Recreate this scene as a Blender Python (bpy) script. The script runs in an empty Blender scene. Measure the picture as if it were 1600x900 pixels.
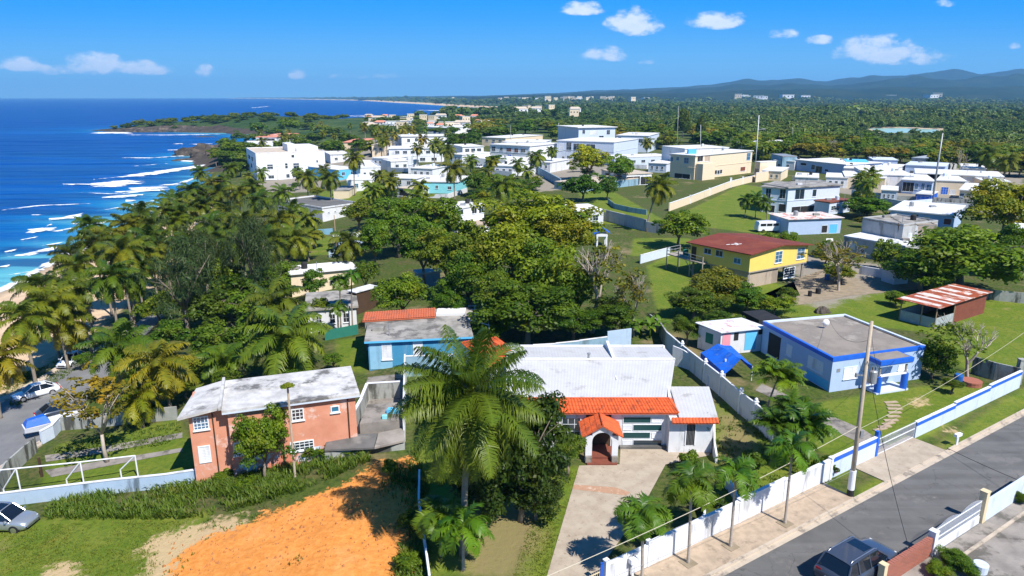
import bpy, bmesh, math, random
import numpy as np
from mathutils import Vector, Matrix
random.seed(11)
rng = np.random.default_rng(11)
sc = bpy.context.scene
col = sc.collection
# ---------------------------------------------------------------- camera
FPX = 1100.0
PITCH = math.atan(299.0 / FPX)
CAMZ = 28.0
HAZE_D = 8.5e-5
cd_ = bpy.data.cameras.new('camera')
cam = bpy.data.objects.new('camera', cd_)
col.objects.link(cam)
cam.location = (0, 0, CAMZ)
cam.rotation_euler = (math.radians(90) - PITCH, 0, 0)
cd_.sensor_width = 36
cd_.lens = FPX / 1600 * 36
cd_.clip_start = 0.5
cd_.clip_end = 60000
sc.camera = cam
# ---------------------------------------------------------------- sun, sky, exposure
SUN_TO = Vector((0.50, -0.62, 1.0)).normalized()      # towards the sun
SUN_EL = math.asin(SUN_TO.z)
SUN_AZ = math.atan2(SUN_TO.x, SUN_TO.y)
sl = bpy.data.lights.new('sun', 'SUN')
sl.energy = 4.9
sl.angle = math.radians(0.5)
sl.color = (1.0, 0.95, 0.87)
so = bpy.data.objects.new('sun', sl)
col.objects.link(so)
so.rotation_euler = SUN_TO.to_track_quat('Z', 'Y').to_euler()
so.location = (60, -60, 120)
sc.view_settings.view_transform = 'Standard'
sc.view_settings.look = 'None'
sc.view_settings.exposure = 0.6
sc.view_settings.gamma = 1.0
W = bpy.data.worlds.new('World')
sc.world = W
W.use_nodes = True
nt = W.node_tree
nt.nodes.clear()


def N(nt, t, **kw):
    n = nt.nodes.new(t)
    for k, v in kw.items():
        if k.startswith('i_'):
            n.inputs[k[2:].replace('_', ' ')].default_value = v
        else:
            setattr(n, k, v)
    return n


def MATH(nt, op, a, b=None, c=None, clamp=False):
    n = nt.nodes.new('ShaderNodeMath')
    n.operation = op
    n.use_clamp = clamp
    for i, v in enumerate((a, b, c)):
        if v is None:
            continue
        if isinstance(v, (int, float)):
            n.inputs[i].default_value = v
        else:
            nt.links.new(v, n.inputs[i])
    return n.outputs[0]


def MIXC(nt, f, a, b, mode='MIX'):
    n = nt.nodes.new('ShaderNodeMix')
    n.data_type = 'RGBA'
    n.blend_type = mode
    for i, v in ((0, f), (6, a), (7, b)):
        if isinstance(v, (int, float)):
            n.inputs[i].default_value = v
        elif isinstance(v, tuple):
            n.inputs[i].default_value = (v[0], v[1], v[2], 1)
        else:
            nt.links.new(v, n.inputs[i])
    return n.outputs[2]


def SMOOTH(nt, v, a, b, lo=0.0, hi=1.0):
    n = nt.nodes.new('ShaderNodeMapRange')
    n.interpolation_type = 'SMOOTHSTEP'
    nt.links.new(v, n.inputs[0])
    n.inputs[1].default_value = a
    n.inputs[2].default_value = b
    n.inputs[3].default_value = lo
    n.inputs[4].default_value = hi
    return n.outputs[0]


def NOISE(nt, vec, scale, detail=4, rough=0.55, w=None):
    n = nt.nodes.new('ShaderNodeTexNoise')
    n.inputs['Scale'].default_value = scale
    n.inputs['Detail'].default_value = detail
    n.inputs['Roughness'].default_value = rough
    if vec is not None:
        nt.links.new(vec, n.inputs['Vector'])
    return n.outputs['Fac']


cth, sth = math.cos(PITCH), math.sin(PITCH)


def raydir(px, py):
    x, z = px - 800.0, -(py - 450.0)
    return np.array([x, FPX * cth + z * sth, -FPX * sth + z * cth])


# world: Nishita sky, its blue deepened, and small fair-weather clouds far off
sky = N(nt, 'ShaderNodeTexSky', sky_type='NISHITA', sun_disc=False, sun_elevation=SUN_EL,
        sun_rotation=SUN_AZ, altitude=0, air_density=1.0, dust_density=0.15, ozone_density=3.0)
hs = N(nt, 'ShaderNodeHueSaturation')
hs.inputs['Saturation'].default_value = 1.45
hs.inputs['Hue'].default_value = 0.495
hs.inputs['Value'].default_value = 1.0
nt.links.new(sky.outputs[0], hs.inputs['Color'])
tc = N(nt, 'ShaderNodeTexCoord')
sep = N(nt, 'ShaderNodeSeparateXYZ')
nt.links.new(tc.outputs['Generated'], sep.inputs[0])
ysafe = MATH(nt, 'MAXIMUM', sep.outputs[1], 0.05)
U = MATH(nt, 'DIVIDE', sep.outputs[0], ysafe)
V = MATH(nt, 'DIVIDE', sep.outputs[2], ysafe)
cmb = N(nt, 'ShaderNodeCombineXYZ')
nt.links.new(U, cmb.inputs[0]); nt.links.new(V, cmb.inputs[1])
mp = N(nt, 'ShaderNodeMapping')
mp.inputs['Scale'].default_value = (1, 1.7, 1)
nt.links.new(cmb.outputs[0], mp.inputs[0])
nz = NOISE(nt, mp.outputs[0], 34, 7, 0.62)
nz2 = NOISE(nt, mp.outputs[0], 13, 3, 0.5)
# (px, py, half width, half height, strength)
CL = [(912, 11, 36, 13, 1), (992, 30, 44, 26, 1.05), (1122, 28, 46, 18, 1.0), (944, 82, 42, 15, .85), (1226, 50, 22, 12, .8),
      (1282, 61, 24, 9, .7), (1378, 74, 70, 28, 1.1), (1440, 86, 50, 16, .85), (32, 99, 38, 15, 1.05), (145, 96, 50, 22, 1.2),
      (215, 104, 52, 15, 1.05), (320, 108, 14, 13, .95), (465, 115, 14, 11, .8), (600, 118, 24, 6, .45), (1478, 3, 18, 8, .6),
      (1585, 71, 10, 7, .4), (90, 105, 60, 12, .6), (545, 118, 40, 6, .35), (1010, 95, 14, 6, .4)]
acc = None
for (px, py, hw, hh, st) in CL:
    d = raydir(px, py)
    u0, v0 = d[0] / d[1], d[2] / d[1]
    su, sv = hw / FPX * 1.0, hh / FPX * 1.0
    a = MATH(nt, 'DIVIDE', MATH(nt, 'SUBTRACT', U, float(u0)), su)
    b = MATH(nt, 'DIVIDE', MATH(nt, 'SUBTRACT', V, float(v0 - sv * .35)), sv)
    # flat underside: distances below the middle count double
    b = MATH(nt, 'MAXIMUM', b, MATH(nt, 'MULTIPLY', b, -1.9))
    r2 = MATH(nt, 'ADD', MATH(nt, 'MULTIPLY', a, a), MATH(nt, 'MULTIPLY', b, b))
    m = MATH(nt, 'SUBTRACT', st, MATH(nt, 'MULTIPLY', r2, 0.75 * st))
    acc = m if acc is None else MATH(nt, 'MAXIMUM', acc, m)
nn = MATH(nt, 'ADD', MATH(nt, 'MULTIPLY', nz, 2.8), MATH(nt, 'MULTIPLY', nz2, 1.2))
f = MATH(nt, 'ADD', acc, MATH(nt, 'SUBTRACT', nn, 2.08))
f = SMOOTH(nt, f, 0.05, 0.95)
f = MATH(nt, 'MULTIPLY', f, SMOOTH(nt, acc, 0.0, 0.25))
hor = SMOOTH(nt, V, 0.0, 0.14, 0.85, 0.97)
f = MATH(nt, 'MULTIPLY', f, hor)
skyn = MIXC(nt, 1.0, hs.outputs[0], (0.70, 1.0, 1.25), 'MULTIPLY')
# deep tropical blue low over the horizon, going over to the plain sky overhead
low = MIXC(nt, SMOOTH(nt, V, -.01, .13), (2.2, 6.0, 9.6), (.0, 3.4, 10.0))
low = MIXC(nt, SMOOTH(nt, V, .10, .30), low, (.0, 2.8, 9.6))
skyc = MIXC(nt, SMOOTH(nt, V, .25, .9, .94, .0), skyn, low)
cloudc = MIXC(nt, NOISE(nt, mp.outputs[0], 60, 4, .5), (6.6, 8.0, 10.2), (10.0, 10.6, 11.6))
fin = MIXC(nt, f, skyc, cloudc)
bg = N(nt, 'ShaderNodeBackground')
bg.inputs['Strength'].default_value = 0.072
nt.links.new(fin, bg.inputs['Color'])
ow = N(nt, 'ShaderNodeOutputWorld')
nt.links.new(bg.outputs[0], ow.inputs[0])

# ---------------------------------------------------------------- terrain function
SHORE = np.array([(-92, -400), (-95, 0), (-96, 60), (-98, 130), (-105, 161), (-107, 194), (-115, 228), (-128, 290), (-134, 330),
                  (-150, 372), (-186, 422), (-194, 462), (-182, 520), (-190, 600), (-250, 720), (-330, 768), (-455, 790),
                  (-440, 860), (-340, 930), (-300, 1010), (-260, 1150), (-130, 1300), (-55, 1500), (0, 1700), (10, 2000),
                  (-60, 2300), (-200, 2700), (-420, 3500), (-1492, 7078), (-3900, 12000), (-7200, 17500), (-12000, 34000)], float)
SEA_Z = -8.0
A0, A1 = SHORE[:-1], SHORE[1:]


def shore_dist(x, y):
    x = np.atleast_1d(np.asarray(x, float)); y = np.atleast_1d(np.asarray(y, float))
    best = np.full(x.shape, 1e12); sgn = np.ones(x.shape)
    for a, b in zip(A0, A1):
        d = b - a
        L2 = d @ d
        t = np.clip(((x - a[0]) * d[0] + (y - a[1]) * d[1]) / L2, 0, 1)
        cx, cy = a[0] + t * d[0] - x, a[1] + t * d[1] - y
        dd = cx * cx + cy * cy
        cr = d[0] * (y - a[1]) - d[1] * (x - a[0])
        m = dd < best - 1e-9
        best = np.where(m, dd, best); sgn = np.where(m, np.where(cr < 0, 1, -1), sgn)
    return np.sqrt(best) * sgn


def inside(poly, x, y):
    poly = np.asarray(poly, float)
    r = np.zeros(x.shape, bool)
    j = len(poly) - 1
    for i in range(len(poly)):
        xi, yi = poly[i]; xj, yj = poly[j]
        c = ((yi > y) != (yj > y)) & (x < (xj - xi) * (y - yi) / (yj - yi + 1e-12) + xi)
        r ^= c
        j = i
    return r


SEAPOLY = np.vstack([SHORE, [(-60000, 34000), (-60000, -400)]])
HEAD = [(-174, 425, 16, 3.5), (-178, 455, 14, 3), (-165, 400, 22, 5), (-330, 806, 60, 6.5), (-260, 800, 60, 6.5), (-400, 803, 34, 3.5)]


def terr(x, y):
    x = np.asarray(x, float); y = np.asarray(y, float)
    shp = x.shape
    xf, yf = x.ravel(), y.ravel()
    d = np.abs(shore_dist(xf, yf))
    sea = inside(SEAPOLY, xf, yf)
    d = np.where(sea, -d, d)
    z = np.interp(d, [-400, -60, 0, 12, 38, 84, 100], [-22, -12, -8, -6.7, -5.4, 0.0, 0.0])
    for (hx, hy, r, h) in HEAD:
        z = z + h * np.exp(-((xf - hx) ** 2 + (yf - hy) ** 2) / (r * r)) * np.clip((d + 6) / 14, 0, 1)
    # far land rises very slightly
    R = np.hypot(xf, yf)
    z = z + np.where(d > 0, np.interp(R, [600, 3000, 9000, 16000], [0, 1, 6, 10]), 0) * np.clip(d / 400, 0, 1)
    return z.reshape(shp)


def tz(x, y):
    if x > 5 and 0 < y < 600: return 0.0
    return float(terr(np.array([x]), np.array([y]))[0])


def H(px, py, z):
    d = raydir(px, py)
    t = (z - CAMZ) / d[2]
    return Vector((d[0] * t, d[1] * t, z))


def T(px, py, h=0.0):
    """point h above the ground seen at this place"""
    d = raydir(px, py)
    z = h
    for _ in range(40):
        t = (z - CAMZ) / d[2]
        zn = tz(d[0] * t, d[1] * t) + h
        if abs(zn - z) < .004: break
        z = z + (zn - z) * 0.75
    t = (z - CAMZ) / d[2]
    return Vector((d[0] * t, d[1] * t, z))


def ZAT(P, py):
    """height above P's spot that appears on picture row py"""
    k = (450.0 - py) / FPX
    # screen: zc/yc = k with yc = Y*cth - dz*sth ; zc = Y*sth + dz*cth
    dz = P[1] * (k * cth - sth) / (cth + k * sth)
    return CAMZ + dz


def XAT(P, px, z):
    yc = P[1] * cth - (z - CAMZ) * sth
    return (px - 800.0) / FPX * yc


def PXM(P):
    """picture pixels per metre at P"""
    yc = P[1] * cth - (P[2] - CAMZ) * sth
    return FPX / yc


# ---------------------------------------------------------------- materials
MATS = {}


def newmat(name):
    m = bpy.data.materials.new(name)
    m.use_nodes = True
    n = m.node_tree
    n.nodes.clear()
    out = N(n, 'ShaderNodeOutputMaterial')
    p = N(n, 'ShaderNodeBsdfPrincipled')
    n.links.new(p.outputs[0], out.inputs[0])
    MATS[name] = m
    return m, n, p, out


def surf(name, c1, c2=None, rough=0.8, scale=1.5, amt=0.6, bump=0.15, bscale=12, stain=None, stain_amt=0.0, stain_scale=0.5,
         metal=0.0, streak=False, spec=0.35, thr=0.52):
    """painted, plastered or plain surface: two tones, stains, fine bump"""
    m, n, p, out = newmat(name)
    geo = N(n, 'ShaderNodeNewGeometry')
    vec = geo.outputs['Position']
    if c2 is None:
        c2 = tuple(v * 0.8 for v in c1)
    f1 = SMOOTH(n, NOISE(n, vec, scale, 6, .6), .35, .7)
    c = MIXC(n, MATH(n, 'MULTIPLY', f1, amt), c1, c2)
    if stain:
        v2 = vec
        if streak:
            mpn = N(n, 'ShaderNodeMapping')
            mpn.inputs['Scale'].default_value = (1, 1, 0.18)
            n.links.new(vec, mpn.inputs[0]); v2 = mpn.outputs[0]
        fs = SMOOTH(n, NOISE(n, v2, stain_scale, 8, .68), thr, thr + .12)
        c = MIXC(n, MATH(n, 'MULTIPLY', fs, stain_amt), c, stain)
    n.links.new(c, p.inputs['Base Color'])
    p.inputs['Roughness'].default_value = rough
    p.inputs['Metallic'].default_value = metal
    p.inputs['Specular IOR Level'].default_value = spec
    if bump:
        b = N(n, 'ShaderNodeBump')
        b.inputs['Strength'].default_value = bump
        b.inputs['Distance'].default_value = 0.05
        n.links.new(NOISE(n, vec, bscale, 5, .6), b.inputs['Height'])
        n.links.new(b.outputs[0], p.inputs['Normal'])
    return m


surf('white_paint', (.66, .67, .70), (.56, .58, .61), stain=(.27, .27, .26), stain_amt=.6, streak=True, stain_scale=.9, thr=.52)
surf('white_clean', (.74, .75, .78), (.66, .68, .71), bump=.05, stain=(.36, .36, .35), stain_amt=.55, streak=True, stain_scale=.55, thr=.54)
surf('bluewhite_paint', (.56, .63, .74), (.49, .56, .68), stain=(.30, .36, .42), stain_amt=.35, streak=True, stain_scale=.8, thr=.56)
surf('paleblue_paint', (.40, .51, .70), (.35, .46, .66), stain=(.30, .36, .44), stain_amt=.3, streak=True, stain_scale=.6, thr=.58)
surf('blue_trim', (.015, .11, .55), (.02, .14, .62), rough=.5, bump=.05)
surf('teal_paint', (.05, .24, .42), (.06, .30, .48), stain=(.35, .5, .62), stain_amt=.3, streak=True)
surf('lightteal_paint', (.22, .45, .62), (.30, .52, .70), stain=(.12, .22, .30), stain_amt=.4, streak=True)
surf('aqua_paint', (.22, .62, .68), (.28, .66, .72))
surf('cyan_paint', (.10, .45, .75), (.12, .5, .8))
surf('salmon_paint', (.62, .28, .18), (.54, .225, .14), scale=.8, amt=1, stain=(.66, .50, .44), stain_amt=.85, stain_scale=.7, thr=.55)
surf('salmon_base', (.60, .20, .12), (.50, .18, .12), scale=.8, stain=(.50, .62, .72), stain_amt=.95, stain_scale=.7, thr=.46)
surf('yellow_paint', (.80, .58, .14), (.74, .53, .12), scale=1, stain=(.5, .38, .12), stain_amt=.3, streak=True, thr=.58)
surf('yellow_dark', (.50, .38, .14), (.42, .32, .12))
surf('cream_paint', (.72, .60, .43), (.66, .54, .39), stain=(.45, .38, .28), stain_amt=.35, streak=True, stain_scale=.5, thr=.57)
surf('grey_plaster', (.42, .43, .43), (.34, .35, .36), stain=(.12, .12, .11), stain_amt=.6, streak=True, stain_scale=.6)
surf('brown_plaster', (.42, .34, .27), (.36, .28, .22), stain=(.15, .12, .10), stain_amt=.5, streak=True, stain_scale=.6)
surf('old_wall', (.36, .37, .35), (.24, .25, .23), stain=(.05, .05, .04), stain_amt=.9, streak=True, stain_scale=.8, thr=.48)
surf('blue_wall', (.42, .54, .68), (.36, .47, .60), stain=(.07, .10, .12), stain_amt=.8, streak=True, stain_scale=.7, thr=.54)
surf('bluegrey_wall', (.24, .38, .48), (.18, .30, .40), stain=(.08, .10, .10), stain_amt=.6, streak=True, stain_scale=.7)
surf('concrete_roof', (.36, .34, .31), (.20, .19, .17), scale=.5, amt=1, stain=(.09, .085, .08), stain_amt=.8, stain_scale=.45, thr=.50, bump=.3)
surf('brown_roof', (.27, .235, .20), (.16, .14, .12), scale=.35, amt=1, stain=(.40, .36, .31), stain_amt=.7, stain_scale=.35, thr=.52, bump=.3)
surf('whitewash_roof', (.58, .57, .55), (.38, .37, .36), scale=.9, amt=1, stain=(.10, .095, .09), stain_amt=.9, stain_scale=.38, thr=.525, bump=.3)
surf('white_roof', (.66, .66, .65), (.55, .55, .54), scale=.6, stain=(.42, .41, .40), stain_amt=.6, stain_scale=.5, thr=.60, bump=.08)
surf('metal_white_roof', (.52, .52, .52), (.44, .44, .45), scale=.7, rough=.6, stain=(.30, .28, .26), stain_amt=.6, stain_scale=.45, thr=.56, bump=.04)
surf('tan_roof', (.55, .46, .36), (.42, .36, .29), scale=.5, stain=(.2, .18, .15), stain_amt=.5, stain_scale=.6)
surf('orange_tile', (.62, .115, .03), (.48, .08, .022), scale=3, amt=1, rough=.7, stain=(.26, .06, .025), stain_amt=.75, stain_scale=1.8, thr=.5, bump=.1)
surf('old_tile', (.48, .13, .06), (.40, .10, .05), scale=2, rough=.7, stain=(.2, .1, .07), stain_amt=.6, stain_scale=1.2)
surf('salmon_tile', (.66, .26, .17), (.58, .22, .14), scale=2)
surf('red_roof', (.19, .042, .024), (.12, .028, .018), scale=.5, amt=1, rough=.85, stain=(.27, .075, .04), stain_amt=.6, stain_scale=.25, thr=.5)
surf('asphalt', (.125, .123, .120), (.092, .091, .089), scale=.5, amt=1, stain=(.20, .19, .18), stain_amt=.6, stain_scale=.25, bump=.35, bscale=60, rough=.9)
surf('asphalt_left', (.21, .21, .21), (.16, .16, .165), scale=.35, amt=1, bump=.3, bscale=50)
surf('driveway', (.42, .355, .275), (.335, .275, .21), scale=.9, amt=1, stain=(.17, .12, .08), stain_amt=.6, stain_scale=2.6, thr=.57, bump=.3)
surf('sidewalk', (.44, .34, .25), (.33, .26, .19), scale=1.8, amt=1, stain=(.18, .14, .10), stain_amt=.6, stain_scale=.8, thr=.54, bump=.2)
surf('kerb', (.50, .42, .33), (.40, .34, .27), scale=1, amt=1, stain=(.15, .13, .11), stain_amt=.7, stain_scale=1.0, thr=.52)
surf('slab', (.30, .27, .24), (.20, .18, .16), scale=.6, amt=1, stain=(.08, .075, .06), stain_amt=.8, stain_scale=.5, thr=.5, bump=.3)
surf('dark_slab', (.14, .135, .13), (.09, .088, .085), scale=.6, amt=1, stain=(.3, .28, .26), stain_amt=.4, stain_scale=.5, bump=.3)
surf('dirt_track', (.30, .24, .17), (.22, .18, .12), scale=1, amt=1)
surf('wood', (.28, .20, .13), (.20, .14, .09), scale=4)
surf('grey_wood', (.34, .30, .26), (.24, .21, .18), scale=4)
surf('dark', (.018, .018, .02), (.03, .03, .03), bump=0)
surf('dark_brown', (.06, .035, .02), (.09, .05, .03), bump=0)
surf('redbrown', (.20, .06, .035), (.14, .04, .03), bump=.1)
surf('tree_bark', (.22, .18, .14), (.12, .10, .08), scale=6, bump=.6, bscale=18)
surf('palm_bark', (.26, .22, .175), (.16, .13, .10), scale=5, bump=.6, bscale=14)
surf('pale_bark', (.42, .36, .30), (.30, .25, .20), scale=5, bump=.4)
surf('pole_wood', (.46, .38, .29), (.34, .28, .21), scale=3, bump=.3)
surf('grey_metal', (.34, .35, .36), (.26, .27, .28), scale=3, rough=.5, metal=.3)
surf('black_rubber', (.015, .015, .016), (.02, .02, .02), rough=.85, bump=0)
surf('rust', (.33, .075, .03), (.24, .055, .02), scale=1.5, amt=1, stain=(.62, .48, .40), stain_amt=.9, stain_scale=.75, thr=.53, rough=.75)
surf('rust_light', (.66, .60, .56), (.58, .52, .48), scale=1, stain=(.50, .12, .05), stain_amt=.95, stain_scale=.55, thr=.50, rough=.7)
surf('zinc', (.36, .40, .42), (.27, .31, .33), scale=.8, amt=1, stain=(.62, .62, .60), stain_amt=.5, stain_scale=.8, rough=.6)
surf('patched_roof', (.62, .64, .68), (.50, .53, .58), scale=.9, stain=(.45, .10, .06), stain_amt=.85, stain_scale=.8, thr=.56, rough=.6)
surf('tarp', (.010, .12, .60), (.008, .08, .44), rough=.6, amt=1, bump=.5, bscale=3, stain=(.12, .24, .5), stain_amt=.4, stain_scale=1.5)
surf('brick_red', (.30, .075, .04), (.20, .05, .03), scale=6)
surf('rock', (.075, .062, .05), (.03, .026, .023), scale=.25, amt=1, bump=1, bscale=.8, stain=(.2, .15, .11), stain_amt=.6, stain_scale=.2)
surf('pink_paint', (.75, .30, .36), (.68, .26, .32))
surf('plate_white', (.8, .8, .8))
surf('window_frame', (.72, .76, .80), (.66, .7, .74), bump=0)
surf('teal_panel', (.012, .055, .06), (.018, .07, .075), rough=.3, bump=0)
surf('planter_brick', (.35, .13, .09), (.28, .10, .07), scale=8)
surf('barrel_blue', (.02, .12, .42), rough=.4, bump=0)
surf('green_net', (.02, .16, .12), (.03, .2, .14))
surf('cream_post', (.66, .54, .34), (.58, .47, .30))

# road: worn lighter wheel tracks, patches, cracks
m = MATS['asphalt']; n = m.node_tree; p = [q for q in n.nodes if q.type == 'BSDF_PRINCIPLED'][0]
src = p.inputs['Base Color'].links[0].from_socket
geo = [q for q in n.nodes if q.type == 'NEW_GEOMETRY'][0]
mpa = N(n, 'ShaderNodeMapping'); mpa.inputs['Rotation'].default_value = (0, 0, -math.radians(33)); mpa.inputs['Scale'].default_value = (.05, 1.1, 1)
n.links.new(geo.outputs['Position'], mpa.inputs[0])
c_ = MIXC(n, MATH(n, 'MULTIPLY', SMOOTH(n, NOISE(n, mpa.outputs[0], .8, 3, .5), .42, .62), .35), src, (.185, .183, .18))
c_ = MIXC(n, MATH(n, 'MULTIPLY', SMOOTH(n, NOISE(n, geo.outputs['Position'], .9, 6, .75), .62, .68), .6), c_, (.055, .055, .056))
c_ = MIXC(n, MATH(n, 'MULTIPLY', SMOOTH(n, NOISE(n, geo.outputs['Position'], .5, 7, .8), .66, .69), .6), c_, (.33, .29, .23))
vo = N(n, 'ShaderNodeTexVoronoi', feature='DISTANCE_TO_EDGE'); vo.inputs['Scale'].default_value = .33
nzv = N(n, 'ShaderNodeTexNoise'); nzv.inputs['Scale'].default_value = 1.3; n.links.new(geo.outputs['Position'], nzv.inputs['Vector'])
vv = N(n, 'ShaderNodeVectorMath', operation='ADD'); n.links.new(geo.outputs['Position'], vv.inputs[0]); n.links.new(nzv.outputs['Color'], vv.inputs[1]); n.links.new(vv.outputs[0], vo.inputs['Vector'])
ck = MATH(n, 'MULTIPLY', SMOOTH(n, vo.outputs['Distance'], .012, .004), SMOOTH(n, NOISE(n, geo.outputs['Position'], .2, 3, .5), .48, .56))
c_ = MIXC(n, MATH(n, 'MULTIPLY', ck, .38), c_, (.03, .03, .03))
n.links.new(c_, p.inputs['Base Color'])

# brick wall with real courses
m, n, p, out = newmat('brick_wall')
geo = N(n, 'ShaderNodeNewGeometry')
tcn = N(n, 'ShaderNodeTexCoord')
br = N(n, 'ShaderNodeTexBrick')
br.inputs['Color1'].default_value = (.34, .075, .035, 1)
br.inputs['Color2'].default_value = (.22, .05, .028, 1)
br.inputs['Mortar'].default_value = (.34, .24, .19, 1)
br.inputs['Scale'].default_value = 1.0
br.inputs['Brick Width'].default_value = .42
br.inputs['Row Height'].default_value = .12
br.inputs['Mortar Size'].default_value = .012
n.links.new(tcn.outputs['UV'], br.inputs['Vector'])
n.links.new(br.outputs[0], p.inputs['Base Color'])
p.inputs['Roughness'].default_value = .85


def glass(name, c, rough=.08):
    m, n, p, out = newmat(name)
    p.inputs['Base Color'].default_value = (*c, 1)
    p.inputs['Roughness'].default_value = rough
    p.inputs['Specular IOR Level'].default_value = .8


glass('glass_dark', (.02, .035, .05))
glass('glass_blue', (.05, .14, .24), .15)
glass('glass_car', (.008, .012, .02), .05)
glass('glass_teal', (.03, .16, .26), .2)


def carpaint(name, c, metal=.3):
    m, n, p, out = newmat(name)
    p.inputs['Base Color'].default_value = (*c, 1)
    p.inputs['Roughness'].default_value = .28
    p.inputs['Metallic'].default_value = metal
    p.inputs['Coat Weight'].default_value = .6
    p.inputs['Coat Roughness'].default_value = .06


carpaint('paint_white', (.78, .80, .84), 0)
carpaint('paint_silver', (.42, .46, .50), .6)
carpaint('paint_slate', (.065, .082, .12), .35)
carpaint('chrome', (.6, .6, .62), .9)
m, n, p, out = newmat('lamp_glass'); p.inputs['Base Color'].default_value = (.75, .78, .8, 1); p.inputs['Roughness'].default_value = .1
m, n, p, out = newmat('tail_red'); p.inputs['Base Color'].default_value = (.45, .01, .015, 1); p.inputs['Roughness'].default_value = .15


def leafmat(name, c1, c2, c3, trans=.35, rough=.5, scale=.35):
    """leaf colour: per-leaf tone attribute + slow variation + the tree's own tint (object colour)"""
    m, n, p, out = newmat(name)
    at = N(n, 'ShaderNodeAttribute', attribute_name='tone')
    tc = N(n, 'ShaderNodeTexCoord')
    oi = N(n, 'ShaderNodeObjectInfo')
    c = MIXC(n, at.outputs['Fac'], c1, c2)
    c = MIXC(n, SMOOTH(n, NOISE(n, tc.outputs['Object'], scale * 3, 3, .5), .55, .75), c, c3)
    c = MIXC(n, 1.0, c, oi.outputs['Color'], 'MULTIPLY')
    n.links.new(c, p.inputs['Base Color'])
    p.inputs['Roughness'].default_value = rough
    p.inputs['Specular IOR Level'].default_value = .25
    tr = N(n, 'ShaderNodeBsdfTranslucent')
    n.links.new(MIXC(n, 1.0, c, (1.25, 1.15, .45), 'MULTIPLY'), tr.inputs[0])
    mx = N(n, 'ShaderNodeMixShader')
    mx.inputs[0].default_value = trans
    n.links.new(p.outputs[0], mx.inputs[1]); n.links.new(tr.outputs[0], mx.inputs[2])
    n.links.new(mx.outputs[0], out.inputs[0])
    return m


leafmat('leaf', (.055, .105, .010), (.19, .225, .018), (.22, .20, .018), trans=.4)
leafmat('palm_leaf', (.045, .095, .012), (.25, .245, .022), (.14, .18, .018), trans=.3, rough=.4, scale=.15)
leafmat('pine_leaf', (.045, .070, .022), (.085, .105, .035), (.06, .08, .03), trans=.2)
leafmat('grass_leaf', (.05, .10, .012), (.13, .18, .022), (.14, .15, .03), trans=.3)
leafmat('pink_leaf', (.25, .03, .06), (.45, .10, .16), (.10, .10, .04))
leafmat('wood_leaf', (.040, .092, .016), (.13, .19, .024), (.20, .19, .035), trans=.15, scale=.004)
# ---------------------------------------------------------------- geometry helpers


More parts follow.
